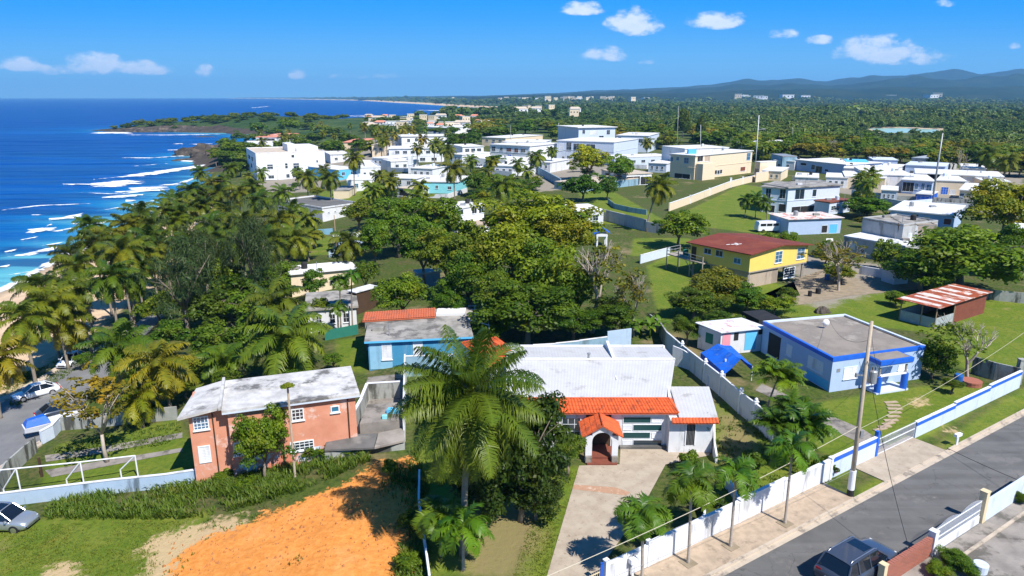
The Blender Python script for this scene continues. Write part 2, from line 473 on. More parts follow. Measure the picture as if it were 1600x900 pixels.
class MB:
    def __init__(self):
        self.v = []; self.f = []; self.m = []; self.uv = None

    def add(self, vs, fs, mi=0):
        o = len(self.v)
        self.v += [Vector(p) for p in vs]
        self.f += [tuple(i + o for i in f) for f in fs]
        self.m += [mi] * len(fs)
        return self

    def quad(self, a, b, c, d, mi=0):
        return self.add([a, b, c, d], [(0, 1, 2, 3)], mi)

    def prism(self, poly, z0, z1, mi=0):
        n = len(poly)
        area = sum(poly[i][0] * poly[(i + 1) % n][1] - poly[(i + 1) % n][0] * poly[i][1] for i in range(n))
        if area < 0:
            poly = list(poly)[::-1]
        zz0 = z0 if hasattr(z0, '__len__') else [z0] * n
        zz1 = z1 if hasattr(z1, '__len__') else [z1] * n
        vs = [(p[0], p[1], zz0[i]) for i, p in enumerate(poly)] + [(p[0], p[1], zz1[i]) for i, p in enumerate(poly)]
        fs = [tuple(range(n))[::-1], tuple(range(n, 2 * n))]
        for i in range(n):
            j = (i + 1) % n
            fs.append((i, j, n + j, n + i))
        return self.add(vs, fs, mi)

    def box(self, c, s, rz=0, mi=0):
        cx, cy, cz = c
        a, b = s[0] / 2, s[1] / 2
        cr, sr = math.cos(rz), math.sin(rz)
        pts = [(cx + x * cr - y * sr, cy + x * sr + y * cr) for x, y in ((-a, -b), (a, -b), (a, b), (-a, b))]
        return self.prism(pts, cz - s[2] / 2, cz + s[2] / 2, mi)

    def slab(self, a, b, c, d, th, mi=0):
        """top surface a b c d (counter-clockwise from above), thickness th downwards"""
        P = [Vector(p) for p in (a, b, c, d)]
        Q = [p - Vector((0, 0, th)) for p in P]
        return self.add(P + Q, [(0, 1, 2, 3), (7, 6, 5, 4), (0, 4, 5, 1), (1, 5, 6, 2), (2, 6, 7, 3), (3, 7, 4, 0)], mi)

    def obox(self, o, u, v, w, mi=0):
        """box from corner o with edge vectors u v w"""
        o, u, v, w = Vector(o), Vector(u), Vector(v), Vector(w)
        P = [o, o + u, o + u + v, o + v]
        P += [p + w for p in P]
        fs = [(3, 2, 1, 0), (4, 5, 6, 7), (0, 1, 5, 4), (1, 2, 6, 5), (2, 3, 7, 6), (3, 0, 4, 7)]
        if u.cross(v).dot(w) < 0:
            fs = [f[::-1] for f in fs]
        return self.add(P, fs, mi)

    def tube(self, pts, rad, n=8, mi=0, cap=True):
        pts = [Vector(p) for p in pts]
        rr = rad if hasattr(rad, '__len__') else [rad] * len(pts)
        vs = []
        for i, p in enumerate(pts):
            t = (pts[min(i + 1, len(pts) - 1)] - pts[max(i - 1, 0)])
            t = t.normalized() if t.length > 1e-9 else Vector((0, 0, 1))
            a = t.cross(Vector((0, 1, 0.03)))
            if a.length < .1:
                a = t.cross(Vector((1, 0, 0)))
            a.normalize(); b = t.cross(a)
            for k in range(n):
                an = 2 * math.pi * k / n
                vs.append(p + (a * math.cos(an) + b * math.sin(an)) * rr[i])
        fs = []
        for i in range(len(pts) - 1):
            for k in range(n):
                k2 = (k + 1) % n
                fs.append((i * n + k, i * n + k2, (i + 1) * n + k2, (i + 1) * n + k)[::-1])
        if cap:
            fs.append(tuple(range(n))); fs.append(tuple(range((len(pts) - 1) * n, len(pts) * n))[::-1])
        return self.add(vs, fs, mi)

    def build(self, name, mat, parent=None, smooth=False, uv=None):
        me = bpy.data.meshes.new(name)
        vs = self.v
        if parent is not None:
            r = parent
            while r.parent is not None:
                r = r.parent
            M = (Matrix.Translation(r.location) @ Matrix.Rotation(r.rotation_euler.z, 4, 'Z')).inverted()
            vs = [M @ p for p in vs]
        me.from_pydata([tuple(p) for p in vs], [], self.f)
        mats = mat if isinstance(mat, (list, tuple)) else [mat]
        for mm in mats:
            me.materials.append(MATS[mm] if isinstance(mm, str) else mm)
        if len(mats) > 1:
            me.polygons.foreach_set('material_index', self.m)
        if smooth:
            me.polygons.foreach_set('use_smooth', [True] * len(self.f))
        o = bpy.data.objects.new(name, me)
        col.objects.link(o)
        if parent is not None:
            o.parent = parent
        return o


def npmesh(name, V, F, mat, tone=None, smooth=False, parent=None, attrs=None):
    me = bpy.data.meshes.new(name)
    V = np.ascontiguousarray(V, np.float32); F = np.ascontiguousarray(F, np.int32)
    me.vertices.add(len(V)); me.vertices.foreach_set('co', V.ravel())
    k = F.shape[1]
    me.loops.add(F.size); me.loops.foreach_set('vertex_index', F.ravel())
    me.polygons.add(len(F)); me.polygons.foreach_set('loop_start', np.arange(0, F.size, k, dtype=np.int32))
    me.polygons.foreach_set('loop_total', np.full(len(F), k, np.int32))
    me.materials.append(MATS[mat])
    if tone is not None:
        a = me.attributes.new('tone', 'FLOAT', 'FACE')
        a.data.foreach_set('value', np.ascontiguousarray(tone, np.float32))
    for an, av in (attrs or {}).items():
        a = me.attributes.new(an, 'FLOAT', 'POINT')
        a.data.foreach_set('value', np.ascontiguousarray(av, np.float32).ravel())
    me.update(calc_edges=True)
    if smooth:
        me.polygons.foreach_set('use_smooth', np.ones(len(F), bool))
    o = bpy.data.objects.new(name, me)
    col.objects.link(o)
    if parent is not None:
        o.parent = parent
    return o


LABELS = {}


def tag(o, label=None, cat=None, group=None, kind=None):
    if label: o['label'] = label
    if cat: o['category'] = cat
    if group: o['group'] = group
    if kind: o['kind'] = kind
    return o


def thing(name, label, cat, loc=(0, 0, 0), rz=0, group=None):
    o = bpy.data.objects.new(name, None)
    o.empty_display_size = .3
    col.objects.link(o)
    o.location = loc; o.rotation_euler = (0, 0, rz)
    return tag(o, label, cat, group)


def copy_tree(o, parent=None):
    c = o.copy(); col.objects.link(c)
    if parent is not None:
        c.parent = parent
    for ch in list(o.children):
        copy_tree(ch, c)
    return c


def rect(A, B, C):
    """right-angled footprint from front corners A, B and a point C on the back edge -> 4 corners A B B' A'"""
    A, B, C = Vector(A[:2]), Vector(B[:2]), Vector(C[:2])
    u = (B - A); n = Vector((-u.y, u.x)).normalized()
    d = (C - A).dot(n)
    return [A, B, B + n * d, A + n * d]


def off(poly, e):
    """grow a convex polygon by e"""
    c = sum((Vector(p) for p in poly), Vector((0, 0))) / len(poly)
    n = len(poly); out = []
    area = sum(poly[i][0] * poly[(i + 1) % n][1] - poly[(i + 1) % n][0] * poly[i][1] for i in range(n))
    s = 1 if area > 0 else -1
    lines = []
    for i in range(n):
        a, b = Vector(poly[i]), Vector(poly[(i + 1) % n])
        d = (b - a).normalized(); nn = Vector((d.y, -d.x)) * s
        lines.append((a + nn * e, d))
    for i in range(n):
        p, d = lines[i - 1]; q, e2 = lines[i]
        cr = d.x * e2.y - d.y * e2.x
        if abs(cr) < 1e-6:
            out.append(q); continue
        t = ((q - p).x * e2.y - (q - p).y * e2.x) / cr
        out.append(p + d * t)
    return out


def tile_sheet(mb, a, b, c, d, pitch=.3, amp=.05, row=.4, th=.06):
    """corrugated tile sheet: a-b along the eave, d-c along the ridge"""
    a, b, c, d = [Vector(p) for p in (a, b, c, d)]
    W_ = max((b - a).length, (c - d).length); L_ = max((d - a).length, (c - b).length)
    nu = max(4, int(W_ / pitch) * 4); nv = max(1, int(round(L_ / row)))
    nrm = (b - a).cross(d - a).normalized()
    if nrm.z < 0: nrm = -nrm
    vs = []; fs = []
    rows = []
    for j in range(nv):
        rows += [(j / nv, .03), ((j + 1) / nv, 0.0)]
    for (v, h) in rows:
        for i in range(nu + 1):
            u = i / nu
            p = a.lerp(b, u).lerp(d.lerp(c, u), v)
            z = abs(math.sin(math.pi * i / 4)) if i % 4 else 0
            vs.append(p + nrm * (h + amp * z))
    R = len(rows)
    for j in range(R - 1):
        for i in range(nu):
            k = j * (nu + 1) + i
            fs.append((k, k + 1, k + nu + 2, k + nu + 1))
    mb.add(vs, fs)
    mb.slab(a - nrm * .01, b - nrm * .01, c - nrm * .01, d - nrm * .01, th)
    return mb


def sdf(poly, x, y):
    poly = np.asarray(poly, float)
    best = np.full(x.shape, 1e12)
    for i in range(len(poly)):
        a, b = poly[i], poly[(i + 1) % len(poly)]
        d = b - a
        t = np.clip(((x - a[0]) * d[0] + (y - a[1]) * d[1]) / (d @ d + 1e-12), 0, 1)
        best = np.minimum(best, (a[0] + t * d[0] - x) ** 2 + (a[1] + t * d[1] - y) ** 2)
    r = np.sqrt(best)
    return np.where(inside(poly, x, y), r, -r)


def pxpoly(pts):
    return [tuple(T(*p)[:2]) for p in pts]


# ---------------------------------------------------------------- ground: one sheet to the horizon
def axis(lo, hi, step, end_lo, end_hi, g=1.06):
    a = list(np.arange(lo, hi + .01, step))
    s = step
    while a[-1] < end_hi:
        s *= g; a.append(a[-1] + s)
    s = step; b = [lo]
    while b[-1] > end_lo:
        s *= g; b.append(b[-1] - s)
    return np.array(b[:0:-1] + a)


gx = axis(-75, 80, .6, -14500, 13500)
gy = axis(30, 125, .6, -3000, 15500, 1.05)
GX, GY = np.meshgrid(gx, gy)
GZ = terr(GX, GY)
fx, fy = GX.ravel(), GY.ravel()
sdist = np.where(inside(SEAPOLY, fx, fy), -np.abs(shore_dist(fx, fy)), np.abs(shore_dist(fx, fy)))
near = (np.abs(fx) < 420) & (fy < 620) & (fy > 10)


def zone(polys):
    r = np.full(fx.shape, -50.0)
    for p in polys:
        w = pxpoly(p)
        r[near] = np.maximum(r[near], sdf(w, fx[near], fy[near]))
    return r


orange = zone([[(560, 742), (600, 722), (636, 716), (655, 770), (640, 830), (655, 960), (250, 960), (262, 880), (300, 850), (400, 812), (480, 778)]])
pale = zone([[(225, 850), (275, 826), (330, 812), (380, 800), (400, 830), (300, 900), (240, 960), (215, 900)], [(70, 890), (120, 878), (130, 905), (60, 905)],
             [(1462, 712), (1500, 700), (1480, 725)], [(1425, 625), (1445, 622), (1455, 632), (1430, 634)], [(1480, 672), (1500, 668), (1500, 676)]])
lawn = zone([[(1010, 415), (1045, 400), (1290, 462), (1400, 450), (1640, 475), (1640, 600), (1500, 575), (1450, 520), (1240, 495), (1090, 505), (1030, 500)],
             [(900, 296), (960, 300), (1040, 345), (1160, 288), (1240, 300), (1235, 372), (1080, 352), (990, 360), (930, 345)],
             [(1300, 625), (1445, 603), (1580, 605), (1450, 684), (1392, 700), (1350, 738), (1270, 700), (1230, 640)],
             [(1340, 762), (1395, 738), (1420, 745), (1340, 790)], [(1452, 702), (1597, 607), (1640, 610), (1500, 708)],
             [(90, 694), (275, 655), (320, 735), (60, 760)], [(-40, 815), (330, 800), (250, 960), (-60, 960)],
             [(800, 920), (860, 730), (915, 728), (852, 920)], [(470, 368), (535, 370), (535, 398), (470, 398)], [(-40, 640), (-40, 590), (150, 545), (160, 560), (70, 600), (10, 640)],
             [(525, 530), (572, 528), (572, 585), (525, 575)], [(990, 372), (1080, 372), (1060, 402), (985, 400)],
             [(1100, 640), (1150, 620), (1200, 690), (1330, 740), (1140, 790), (1115, 750)], [(500, 300), (600, 285), (620, 300), (560, 320), (500, 330)],
             [(655, 630), (655, 900), (800, 900), (840, 740), (700, 600)], [(280, 560), (340, 545), (330, 600), (285, 610)]])
dry = zone([[(1100, 640), (1150, 600), (1060, 520), (1035, 520), (1095, 600)], [(1120, 640), (1160, 650), (1190, 700), (1120, 740)], [(730, 900), (745, 790), (820, 790), (850, 830), (800, 910)]])
town = zone([[(1240, 470), (1290, 480), (1420, 440), (1440, 425), (1300, 400), (1240, 400)], [(380, 300), (480, 300), (700, 240), (640, 215), (400, 250)],
             [(690, 385), (760, 390), (780, 350), (690, 345)], [(1300, 300), (1600, 340), (1600, 270), (1300, 250)], [(840, 300), (940, 290), (960, 240), (800, 230)]])
NX, NY = len(gx), len(gy)
idx = np.arange(NX * NY).reshape(NY, NX)
F = np.stack([idx[:-1, :-1], idx[:-1, 1:], idx[1:, 1:], idx[1:, :-1]], -1).reshape(-1, 4)
m, n, p, out = newmat('ground_mat')
geo = N(n, 'ShaderNodeNewGeometry'); vec = geo.outputs['Position']
n1 = NOISE(n, vec, .35, 6, .6); n2 = NOISE(n, vec, 2.2, 5, .65); n3 = NOISE(n, vec, .06, 4, .5); n4 = NOISE(n, vec, 9, 3, .6)


def A(nm):
    return N(n, 'ShaderNodeAttribute', attribute_name=nm).outputs['Fac']


c = MIXC(n, SMOOTH(n, n1, .38, .66), (.075, .105, .018), (.11, .10, .04))
c = MIXC(n, MATH(n, 'MULTIPLY', SMOOTH(n, n2, .42, .62), .8), c, (.030, .058, .010))
c = MIXC(n, SMOOTH(n, NOISE(n, vec, .11, 5, .65), .56, .68), c, (.21, .17, .09))
# distant country: woods and clearings
sepg = N(n, 'ShaderNodeSeparateXYZ'); n.links.new(vec, sepg.inputs[0])
farf = SMOOTH(n, sepg.outputs[1], 420, 700)
fn = NOISE(n, vec, .012, 6, .7)
fc = MIXC(n, SMOOTH(n, fn, .4, .62), (.030, .065, .015), (.065, .10, .026))
fc = MIXC(n, SMOOTH(n, NOISE(n, vec, .0022, 4, .55), .56, .66), fc, (.085, .105, .045))
c = MIXC(n, farf, c, fc)
lawnc = MIXC(n, SMOOTH(n, n1, .35, .68), (.11, .165, .015), (.165, .19, .026))
lawnc = MIXC(n, MATH(n, 'MULTIPLY', SMOOTH(n, n2, .42, .68), .65), lawnc, (.055, .110, .010))
lawnc = MIXC(n, SMOOTH(n, NOISE(n, vec, .18, 4, .6), .60, .74), lawnc, (.21, .19, .06))
lawnc = MIXC(n, MATH(n, 'MULTIPLY', SMOOTH(n, n4, .55, .75), .5), lawnc, (.17, .19, .035))


def ZM(nm, amp=2.5, w=.5):
    v = MATH(n, 'ADD', A(nm), MATH(n, 'MULTIPLY', MATH(n, 'SUBTRACT', MATH(n, 'ADD', MATH(n, 'MULTIPLY', n1, .55), MATH(n, 'MULTIPLY', n2, .45)), .5), amp * 2.2))
    return SMOOTH(n, v, -w, w)


c = MIXC(n, ZM('lawn', 1.2, .5), c, lawnc)
c = MIXC(n, MATH(n, 'MULTIPLY', ZM('dry', 2, 1), .75), c, MIXC(n, n2, (.20, .155, .075), (.28, .21, .11)))
c = MIXC(n, ZM('town', 5, 1.2), c, MIXC(n, n1, (.22, .20, .17), (.32, .28, .22)))
c = MIXC(n, MATH(n, 'MULTIPLY', ZM('pale', 3.2, .45), .85), c, MIXC(n, n2, (.50, .36, .20), (.58, .42, .25)))
dirt = MIXC(n, SMOOTH(n, n2, .35, .65), (.58, .215, .045), (.70, .285, .07))
dirt = MIXC(n, MATH(n, 'MULTIPLY', SMOOTH(n, n1, .5, .75), .5), dirt, (.72, .34, .13))
dirt = MIXC(n, MATH(n, 'MULTIPLY', SMOOTH(n, NOISE(n, vec, 5, 4, .7), .62, .70), .6), dirt, (.26, .11, .04))
dirt = MIXC(n, MATH(n, 'MULTIPLY', SMOOTH(n, NOISE(n, vec, .8, 5, .7), .58, .66), .5), dirt, (.40, .17, .06))
c = MIXC(n, ZM('orange', 3.6, .3), c, dirt)
sandc = MIXC(n, SMOOTH(n, n1, .4, .7), (.64, .47, .31), (.52, .38, .25))
wet = SMOOTH(n, A('shore'), 0, 5)
sandc = MIXC(n, wet, (.34, .26, .18), sandc)
c = MIXC(n, ZM('sand', 4, 1.5), c, sandc)
c = MIXC(n, ZM('rocky', 2, 1.5), c, MIXC(n, n1, (.035, .03, .026), (.10, .08, .06)))
n.links.new(c, p.inputs['Base Color'])
p.inputs['Roughness'].default_value = .95
p.inputs['Specular IOR Level'].default_value = .15
b = N(n, 'ShaderNodeBump'); b.inputs['Strength'].default_value = .8; b.inputs['Distance'].default_value = .12
n.links.new(MATH(n, 'ADD', n2, MATH(n, 'MULTIPLY', n4, .5)), b.inputs['Height'])
b2 = N(n, 'ShaderNodeBump'); b2.inputs['Strength'].default_value = 1.0; b2.inputs['Distance'].default_value = 9
n.links.new(MATH(n, 'MULTIPLY', MATH(n, 'ADD', fn, NOISE(n, vec, .05, 4, .6)), farf), b2.inputs['Height'])
n.links.new(b.outputs[0], b2.inputs['Normal'])
n.links.new(b2.outputs[0], p.inputs['Normal'])
sandw = np.interp(fy, [0, 60, 200, 300, 345, 1100, 1400, 4000, 20000], [40, 40, 22, 8, -12, -12, 45, 60, 110])
rw0 = np.random.default_rng(3)
# soil heaps and ruts on the cleared orange lot
rocky = np.where((fy > 345) & (fy < 1150), np.interp(fy, [345, 400, 700, 1150], [5, 6, 9, 6]) - sdist, -30.0)
GZf = GZ.ravel().copy()
GZf += np.where((rocky > 0) & (sdist > -6), rw0.uniform(-.6, 1.8, fx.shape), 0)
wav = np.sin(fx * .9 + 1.3 * np.sin(fy * .7)) * np.sin(fy * 1.1 + np.sin(fx * .5))
GZf += np.where(near, np.clip((orange + .5) / 2, 0, 1) * wav * .06, 0)
ground = npmesh('ground', np.stack([fx, fy, GZf], -1), F, 'ground_mat', smooth=True,
                attrs={'lawn': lawn, 'orange': orange, 'pale': pale, 'dry': dry, 'town': town, 'sand': sandw - sdist, 'rocky': rocky, 'shore': sdist})
tag(ground, kind='structure')

# ---------------------------------------------------------------- sea
wx = axis(-260, -60, 4, -15000, 13000, 1.07); wy = axis(60, 420, 4, -3000, 15800, 1.06)
WX, WY = np.meshgrid(wx, wy)
wfx, wfy = WX.ravel(), WY.ravel()
wd = np.where(inside(SEAPOLY, wfx, wfy), np.abs(shore_dist(wfx, wfy)), -5.0)
NXw, NYw = len(wx), len(wy)
idx = np.arange(NXw * NYw).reshape(NYw, NXw)
Fw = np.stack([idx[:-1, :-1], idx[:-1, 1:], idx[1:, 1:], idx[1:, :-1]], -1).reshape(-1, 4)
m, n, p, out = newmat('sea_water')
geo = N(n, 'ShaderNodeNewGeometry'); vec = geo.outputs['Position']
mpw = N(n, 'ShaderNodeMapping'); mpw.inputs['Rotation'].default_value = (0, 0, math.radians(-12)); mpw.inputs['Scale'].default_value = (.25, 1, 1)
n.links.new(vec, mpw.inputs[0]); wv = mpw.outputs[0]
dist = N(n, 'ShaderNodeAttribute', attribute_name='depth').outputs['Fac']
dn = MATH(n, 'ADD', dist, MATH(n, 'MULTIPLY', MATH(n, 'SUBTRACT', NOISE(n, wv, .02, 4, .6), .5), 110))
cc = MIXC(n, SMOOTH(n, dn, 0, 26), (.10, .36, .42), (.008, .17, .36))
cc = MIXC(n, SMOOTH(n, dn, 10, 48), cc, (.0015, .062, .27))
cc = MIXC(n, SMOOTH(n, dn, 40, 170), cc, (.001, .026, .19))
cc = MIXC(n, MATH(n, 'MULTIPLY', SMOOTH(n, NOISE(n, wv, .06, 5, .6), .47, .58), .8), cc, (.001, .032, .16))  # shading of the swells put into the water colour as dark stretched lines
n.links.new(cc, p.inputs['Base Color'])
p.inputs['Roughness'].default_value = .28
p.inputs['IOR'].default_value = 1.33
p.inputs['Specular IOR Level'].default_value = .22
b = N(n, 'ShaderNodeBump'); b.inputs['Strength'].default_value = .9; b.inputs['Distance'].default_value = .5
n.links.new(NOISE(n, wv, .45, 6, .65), b.inputs['Height'])
b2 = N(n, 'ShaderNodeBump'); b2.inputs['Strength'].default_value = .9; b2.inputs['Distance'].default_value = 8
n.links.new(NOISE(n, wv, .045, 3, .5), b2.inputs['Height']); n.links.new(b.outputs[0], b2.inputs['Normal'])
n.links.new(b2.outputs[0], p.inputs['Normal'])
sea = npmesh('sea', np.stack([wfx, wfy, np.full(wfx.shape, SEA_Z)], -1), Fw, 'sea_water', smooth=True, attrs={'depth': wd})
tag(sea, kind='structure')

# breaking waves: low ridges of water carrying foam
m, n, p, out = newmat('foam')
tcn = N(n, 'ShaderNodeTexCoord'); geo = N(n, 'ShaderNodeNewGeometry')
e = N(n, 'ShaderNodeAttribute', attribute_name='edge').outputs['Fac']
mpf = N(n, 'ShaderNodeMapping'); mpf.inputs['Scale'].default_value = (.45, 1.0, 1); n.links.new(geo.outputs['Position'], mpf.inputs[0])
al = SMOOTH(n, MATH(n, 'ADD', e, MATH(n, 'MULTIPLY', MATH(n, 'SUBTRACT', NOISE(n, mpf.outputs[0], .30, 7, .72), .5), 3.4)), .30, .75)
p.inputs['Base Color'].default_value = (.86, .9, .94, 1); p.inputs['Roughness'].default_value = .9
tr = N(n, 'ShaderNodeBsdfTransparent'); mx = N(n, 'ShaderNodeMixShader')
n.links.new(al, mx.inputs[0]); n.links.new(tr.outputs[0], mx.inputs[1]); n.links.new(p.outputs[0], mx.inputs[2]); n.links.new(mx.outputs[0], out.inputs[0])
FV = []; FF = []; FE = []


def PXs(P):
    dz = P[2] - CAMZ
    yc = P[1] * cth - dz * sth
    return 800 + FPX * P[0] / yc, 450 - FPX * (P[1] * sth + dz * cth) / yc



def foam(pts, th, hump=.28, strong=1.0):
    P = [H(x, y, SEA_Z) for x, y in pts]
    # resample
    Q = []
    for a, b in zip(P[:-1], P[1:]):
        k = max(2, int((b - a).length / 3))
        Q += [a.lerp(b, i / k) for i in range(k)]
    Q.append(P[-1])
    L = len(Q); M = 7
    base = len(FV)
    ph = random.uniform(0, 9)
    for i, q in enumerate(Q):
        t = i / (L - 1)
        ww = th * (math.sin(math.pi * min(1, max(0, t))) ** .5) * (.75 + .35 * math.sin(i * .21 + ph) + .2 * math.sin(i * .07 + ph * 2)) + .3
        d = (Q[min(i + 1, L - 1)] - Q[max(i - 1, 0)]).normalized()
        nn = Vector((-d.y, d.x, 0))
        wig = 1.2 * math.sin(i * .13 + ph)
        for j in range(M):
            v = j / (M - 1) * 2 - 1
            s = math.cos(v * math.pi / 2)
            FV.append(q + nn * (v * ww / 2 + wig) + Vector((0, 0, .05 + hump * s * (1 if v < .3 else .8))))
            FE.append(s * strong * (.55 + .45 * math.sin(math.pi * t)))
    for i in range(L - 1):
        for j in range(M - 1):
            k = base + i * M + j
            FF.append((k, k + M, k + M + 1, k + 1))


for (i0, i1, th_) in ((3, 7, 5.5), (1, 4, 4)):
    FWP = [Vector((SHORE[k][0] - 1.5, SHORE[k][1], SEA_Z)) for k in range(i0, i1 + 1)]
    foam([PXs(p) for p in FWP], th_, .1)
for sp_ in [[(0, 330), (60, 322), (150, 318)], [(120, 300), (190, 303), (300, 285)], [(60, 365), (110, 356), (170, 345)], [(200, 260), (270, 255)], [(0, 405), (50, 398), (100, 385)], [(0, 430), (45, 424), (80, 405)], [(150, 330), (200, 322), (250, 312)], [(230, 300), (290, 285), (330, 268)]]:
    foam(sp_, 5, .1, .62)
for spec in [([(152, 207), (208, 209)], 26), ([(190, 211), (260, 211), (345, 210)], 9), ([(150, 204), (190, 204)], 14), ([(265, 225), (285, 225)], 5), ([(288, 226), (332, 225)], 5),
             ([(262, 235), (320, 233)], 6), ([(190, 247), (240, 247), (306, 242)], 7), ([(276, 251), (322, 254)], 10), ([(145, 281), (200, 276), (250, 270), (300, 262), (340, 254)], 10),
             ([(205, 277), (260, 269), (338, 256)], 8), ([(95, 289), (150, 289)], 3), ([(140, 290), (170, 290), (203, 282)], 15), ([(180, 300), (270, 296)], 11), ([(200, 295), (262, 295)], 9),
             ([(160, 310), (226, 305)], 7), ([(193, 314), (210, 315)], 4), ([(248, 291), (278, 288)], 5), ([(52, 336), (80, 336)], 2), ([(78, 342), (100, 341), (124, 334)], 7),
             ([(38, 361), (66, 361), (92, 357)], 6), ([(66, 355), (74, 351)], 3), ([(30, 376), (58, 371)], 3), ([(60, 385), (95, 379)], 3), ([(5, 395), (30, 390)], 2), ([(0, 452), (22, 447), (40, 440)], 3), ([(40, 440), (90, 408), (150, 380)], 2.5),
             ([(160, 378), (230, 340), (300, 300)], 3), ([(390, 169), (422, 166)], 12), ([(540, 181), (600, 183)], 22), ([(650, 172), (742, 174)], 40), ([(556, 180), (640, 185)], 14), ([(600, 160), (740, 165)], 30), ([(355, 153.6), (364, 153.6)], 60),
             ([(470, 196), (560, 190)], 8), ([(0, 420), (20, 416)], 1.5), ([(112, 350), (135, 349)], 1.5)]:
    foam(spec[0], spec[1] * 1.5)
fo = npmesh('sea_foam', np.array([tuple(v) for v in FV]), np.array(FF), 'foam', smooth=True, attrs={'edge': np.array(FE)})
tag(fo, kind='stuff')

# ---------------------------------------------------------------- coastal rocks
def rock(name, label, cx, cy, rx, ry, h, seed, group='dark rocks on the shore', z0=SEA_Z - 1):
    r = np.random.default_rng(seed)
    nu, nv = 42, 18
    vs = []
    ph = r.uniform(0, 6, 12)
    for j in range(nv + 1):
        v = j / nv
        for i in range(nu):
            a = 2 * math.pi * i / nu
            k = 1 + .18 * math.sin(3 * a + ph[0]) + .13 * math.sin(5 * a + ph[1]) + .09 * math.sin(9 * a + ph[2] + 4 * v) + .05 * math.sin(17 * a + ph[3] + 9 * v)
            rr = math.cos(v * math.pi / 2) ** .42 * k
            hh = (v + .12 * math.sin(4 * a + ph[4]) * v + .09 * math.sin(7 * a + 5 * v + ph[5]) * v) * h + .04 * h * math.sin(22 * v + 3 * a)
            vs.append((cx + rx * rr * math.cos(a), cy + ry * rr * math.sin(a), z0 + hh + h * .05 * r.normal()))
    fs = [(j * nu + i, j * nu + (i + 1) % nu, (j + 1) * nu + (i + 1) % nu, (j + 1) * nu + i) for j in range(nv) for i in range(nu)]
    o = npmesh(name, np.array(vs), np.array(fs), 'rock')
    return tag(o, label, 'rock', group)


for i, (px, py, hx, hy, h, lb) in enumerate([
        (322, 243, 17, 8, 7, 'dark rocky bluff at the waterline below the green point'), (345, 250, 16, 7, 7, 'brown rock shelf between the bluff and the palms'),
        (303, 251, 12, 3, 2.2, 'low wave-washed rock in the foam before the bluff'), (228, 296, 4, 2, 1.2, 'small dark rock in the surf near the beach palms'),
        (225, 206, 42, 9, 5, 'dark seaward tip of the far headland'), (270, 205, 48, 9, 6, 'dark rock face in the middle of the far headland'),
        (335, 205, 48, 9, 5.5, 'dark rocks at the landward end of the far headland'), (320, 214, 14, 3, 1.5, 'flat rock in the surf inside the far headland')]):
    P = H(px, py, SEA_Z)
    rock('coastal_rock', lb, P.x, P.y, hx, hy, h, 40 + i, group='dark rocks along the shore')

# ---------------------------------------------------------------- hills on the horizon
m, n, p, out = newmat('hill_mat')
geo = N(n, 'ShaderNodeNewGeometry')
hc = MIXC(n, SMOOTH(n, NOISE(n, geo.outputs['Position'], .004, 6, .65), .4, .65), (.012, .028, .016), (.030, .046, .022))
n.links.new(hc, p.inputs['Base Color']); p.inputs['Roughness'].default_value = 1
p.inputs['Specular IOR Level'].default_value = 0


def hills(name, D, prof, depth, seed, rough):
    r = np.random.default_rng(seed)
    xs = np.array([q[0] for q in prof], float); ys = np.array([q[1] for q in prof], float)
    nx, ny = 420, 34
    px = np.linspace(xs[0], xs[-1], nx)
    py = np.interp(px, xs, ys)
    freqs = r.uniform(.008, .05, 14); phs = r.uniform(0, 6.28, (14, 2)); dirs = r.uniform(-1, 1, (14, 2))
    V = np.zeros((ny, nx, 3))
    for j in range(ny):
        t = j / (ny - 1)
        yy = D + (t - .5) * depth
        # front rows: taper; the ridge stands in the middle
        for_env = math.sin(math.pi * min(1, max(0, t))) ** 1.1
        dz = yy * 0
        yc = D
        k = (450 - py) / FPX
        top = CAMZ + D * (k * cth - sth) / (cth + k * sth)
        # x along the view line of the ridge
        ycc = D * cth - (top - CAMZ) * sth
        x = (px - 800) / FPX * ycc * (yy / D)
        nse = np.zeros(nx)
        for f_, (p1, p2), (dx, dy) in zip(freqs, phs, dirs):
            nse += np.abs(np.sin((px * f_ * 1.6 + p1) + dy * t * 7)) * (.02 / f_) * .5
        nse = (nse - nse.mean()) / (nse.std() + 1e-6)
        base = 5.0
        z = base + (top - base) * for_env * (1 + rough * nse * (0.35 + .65 * abs(t - .5) * 2))
        V[j, :, 0] = x; V[j, :, 1] = yy; V[j, :, 2] = z
    idx = np.arange(nx * ny).reshape(ny, nx)
    F = np.stack([idx[:-1, :-1], idx[:-1, 1:], idx[1:, 1:], idx[1:, :-1]], -1).reshape(-1, 4)
    o = npmesh(name, V.reshape(-1, 3), F, 'hill_mat', smooth=True)
    return tag(o, kind='structure')


hills('hills', 8600, [(560, 152), (640, 150.5), (760, 149.5), (850, 146), (950, 141), (1060, 136), (1110, 133), (1150, 127), (1200, 124), (1250, 123), (1290, 128), (1340, 121), (1400, 118), (1450, 113), (1490, 111), (1530, 116), (1600, 108), (1700, 116), (2300, 120)], 3600, 5, .10)
hills('low_hills', 6200, [(700, 151.5), (800, 149.5), (880, 146), (960, 143), (1040, 141), (1120, 136), (1170, 131), (1230, 132), (1300, 134), (1360, 128), (1430, 121), (1500, 124), (1560, 118), (1600, 119), (1700, 124), (2300, 130)], 2800, 8, .12)
hills('foothills', 4700, [(735, 152.6), (790, 150), (830, 148.6), (950, 146.5), (1080, 145), (1200, 140), (1300, 139), (1400, 137), (1500, 136), (1600, 135), (1800, 135), (2300, 140)], 2200, 12, .10)
# ================================================================ vegetation builders


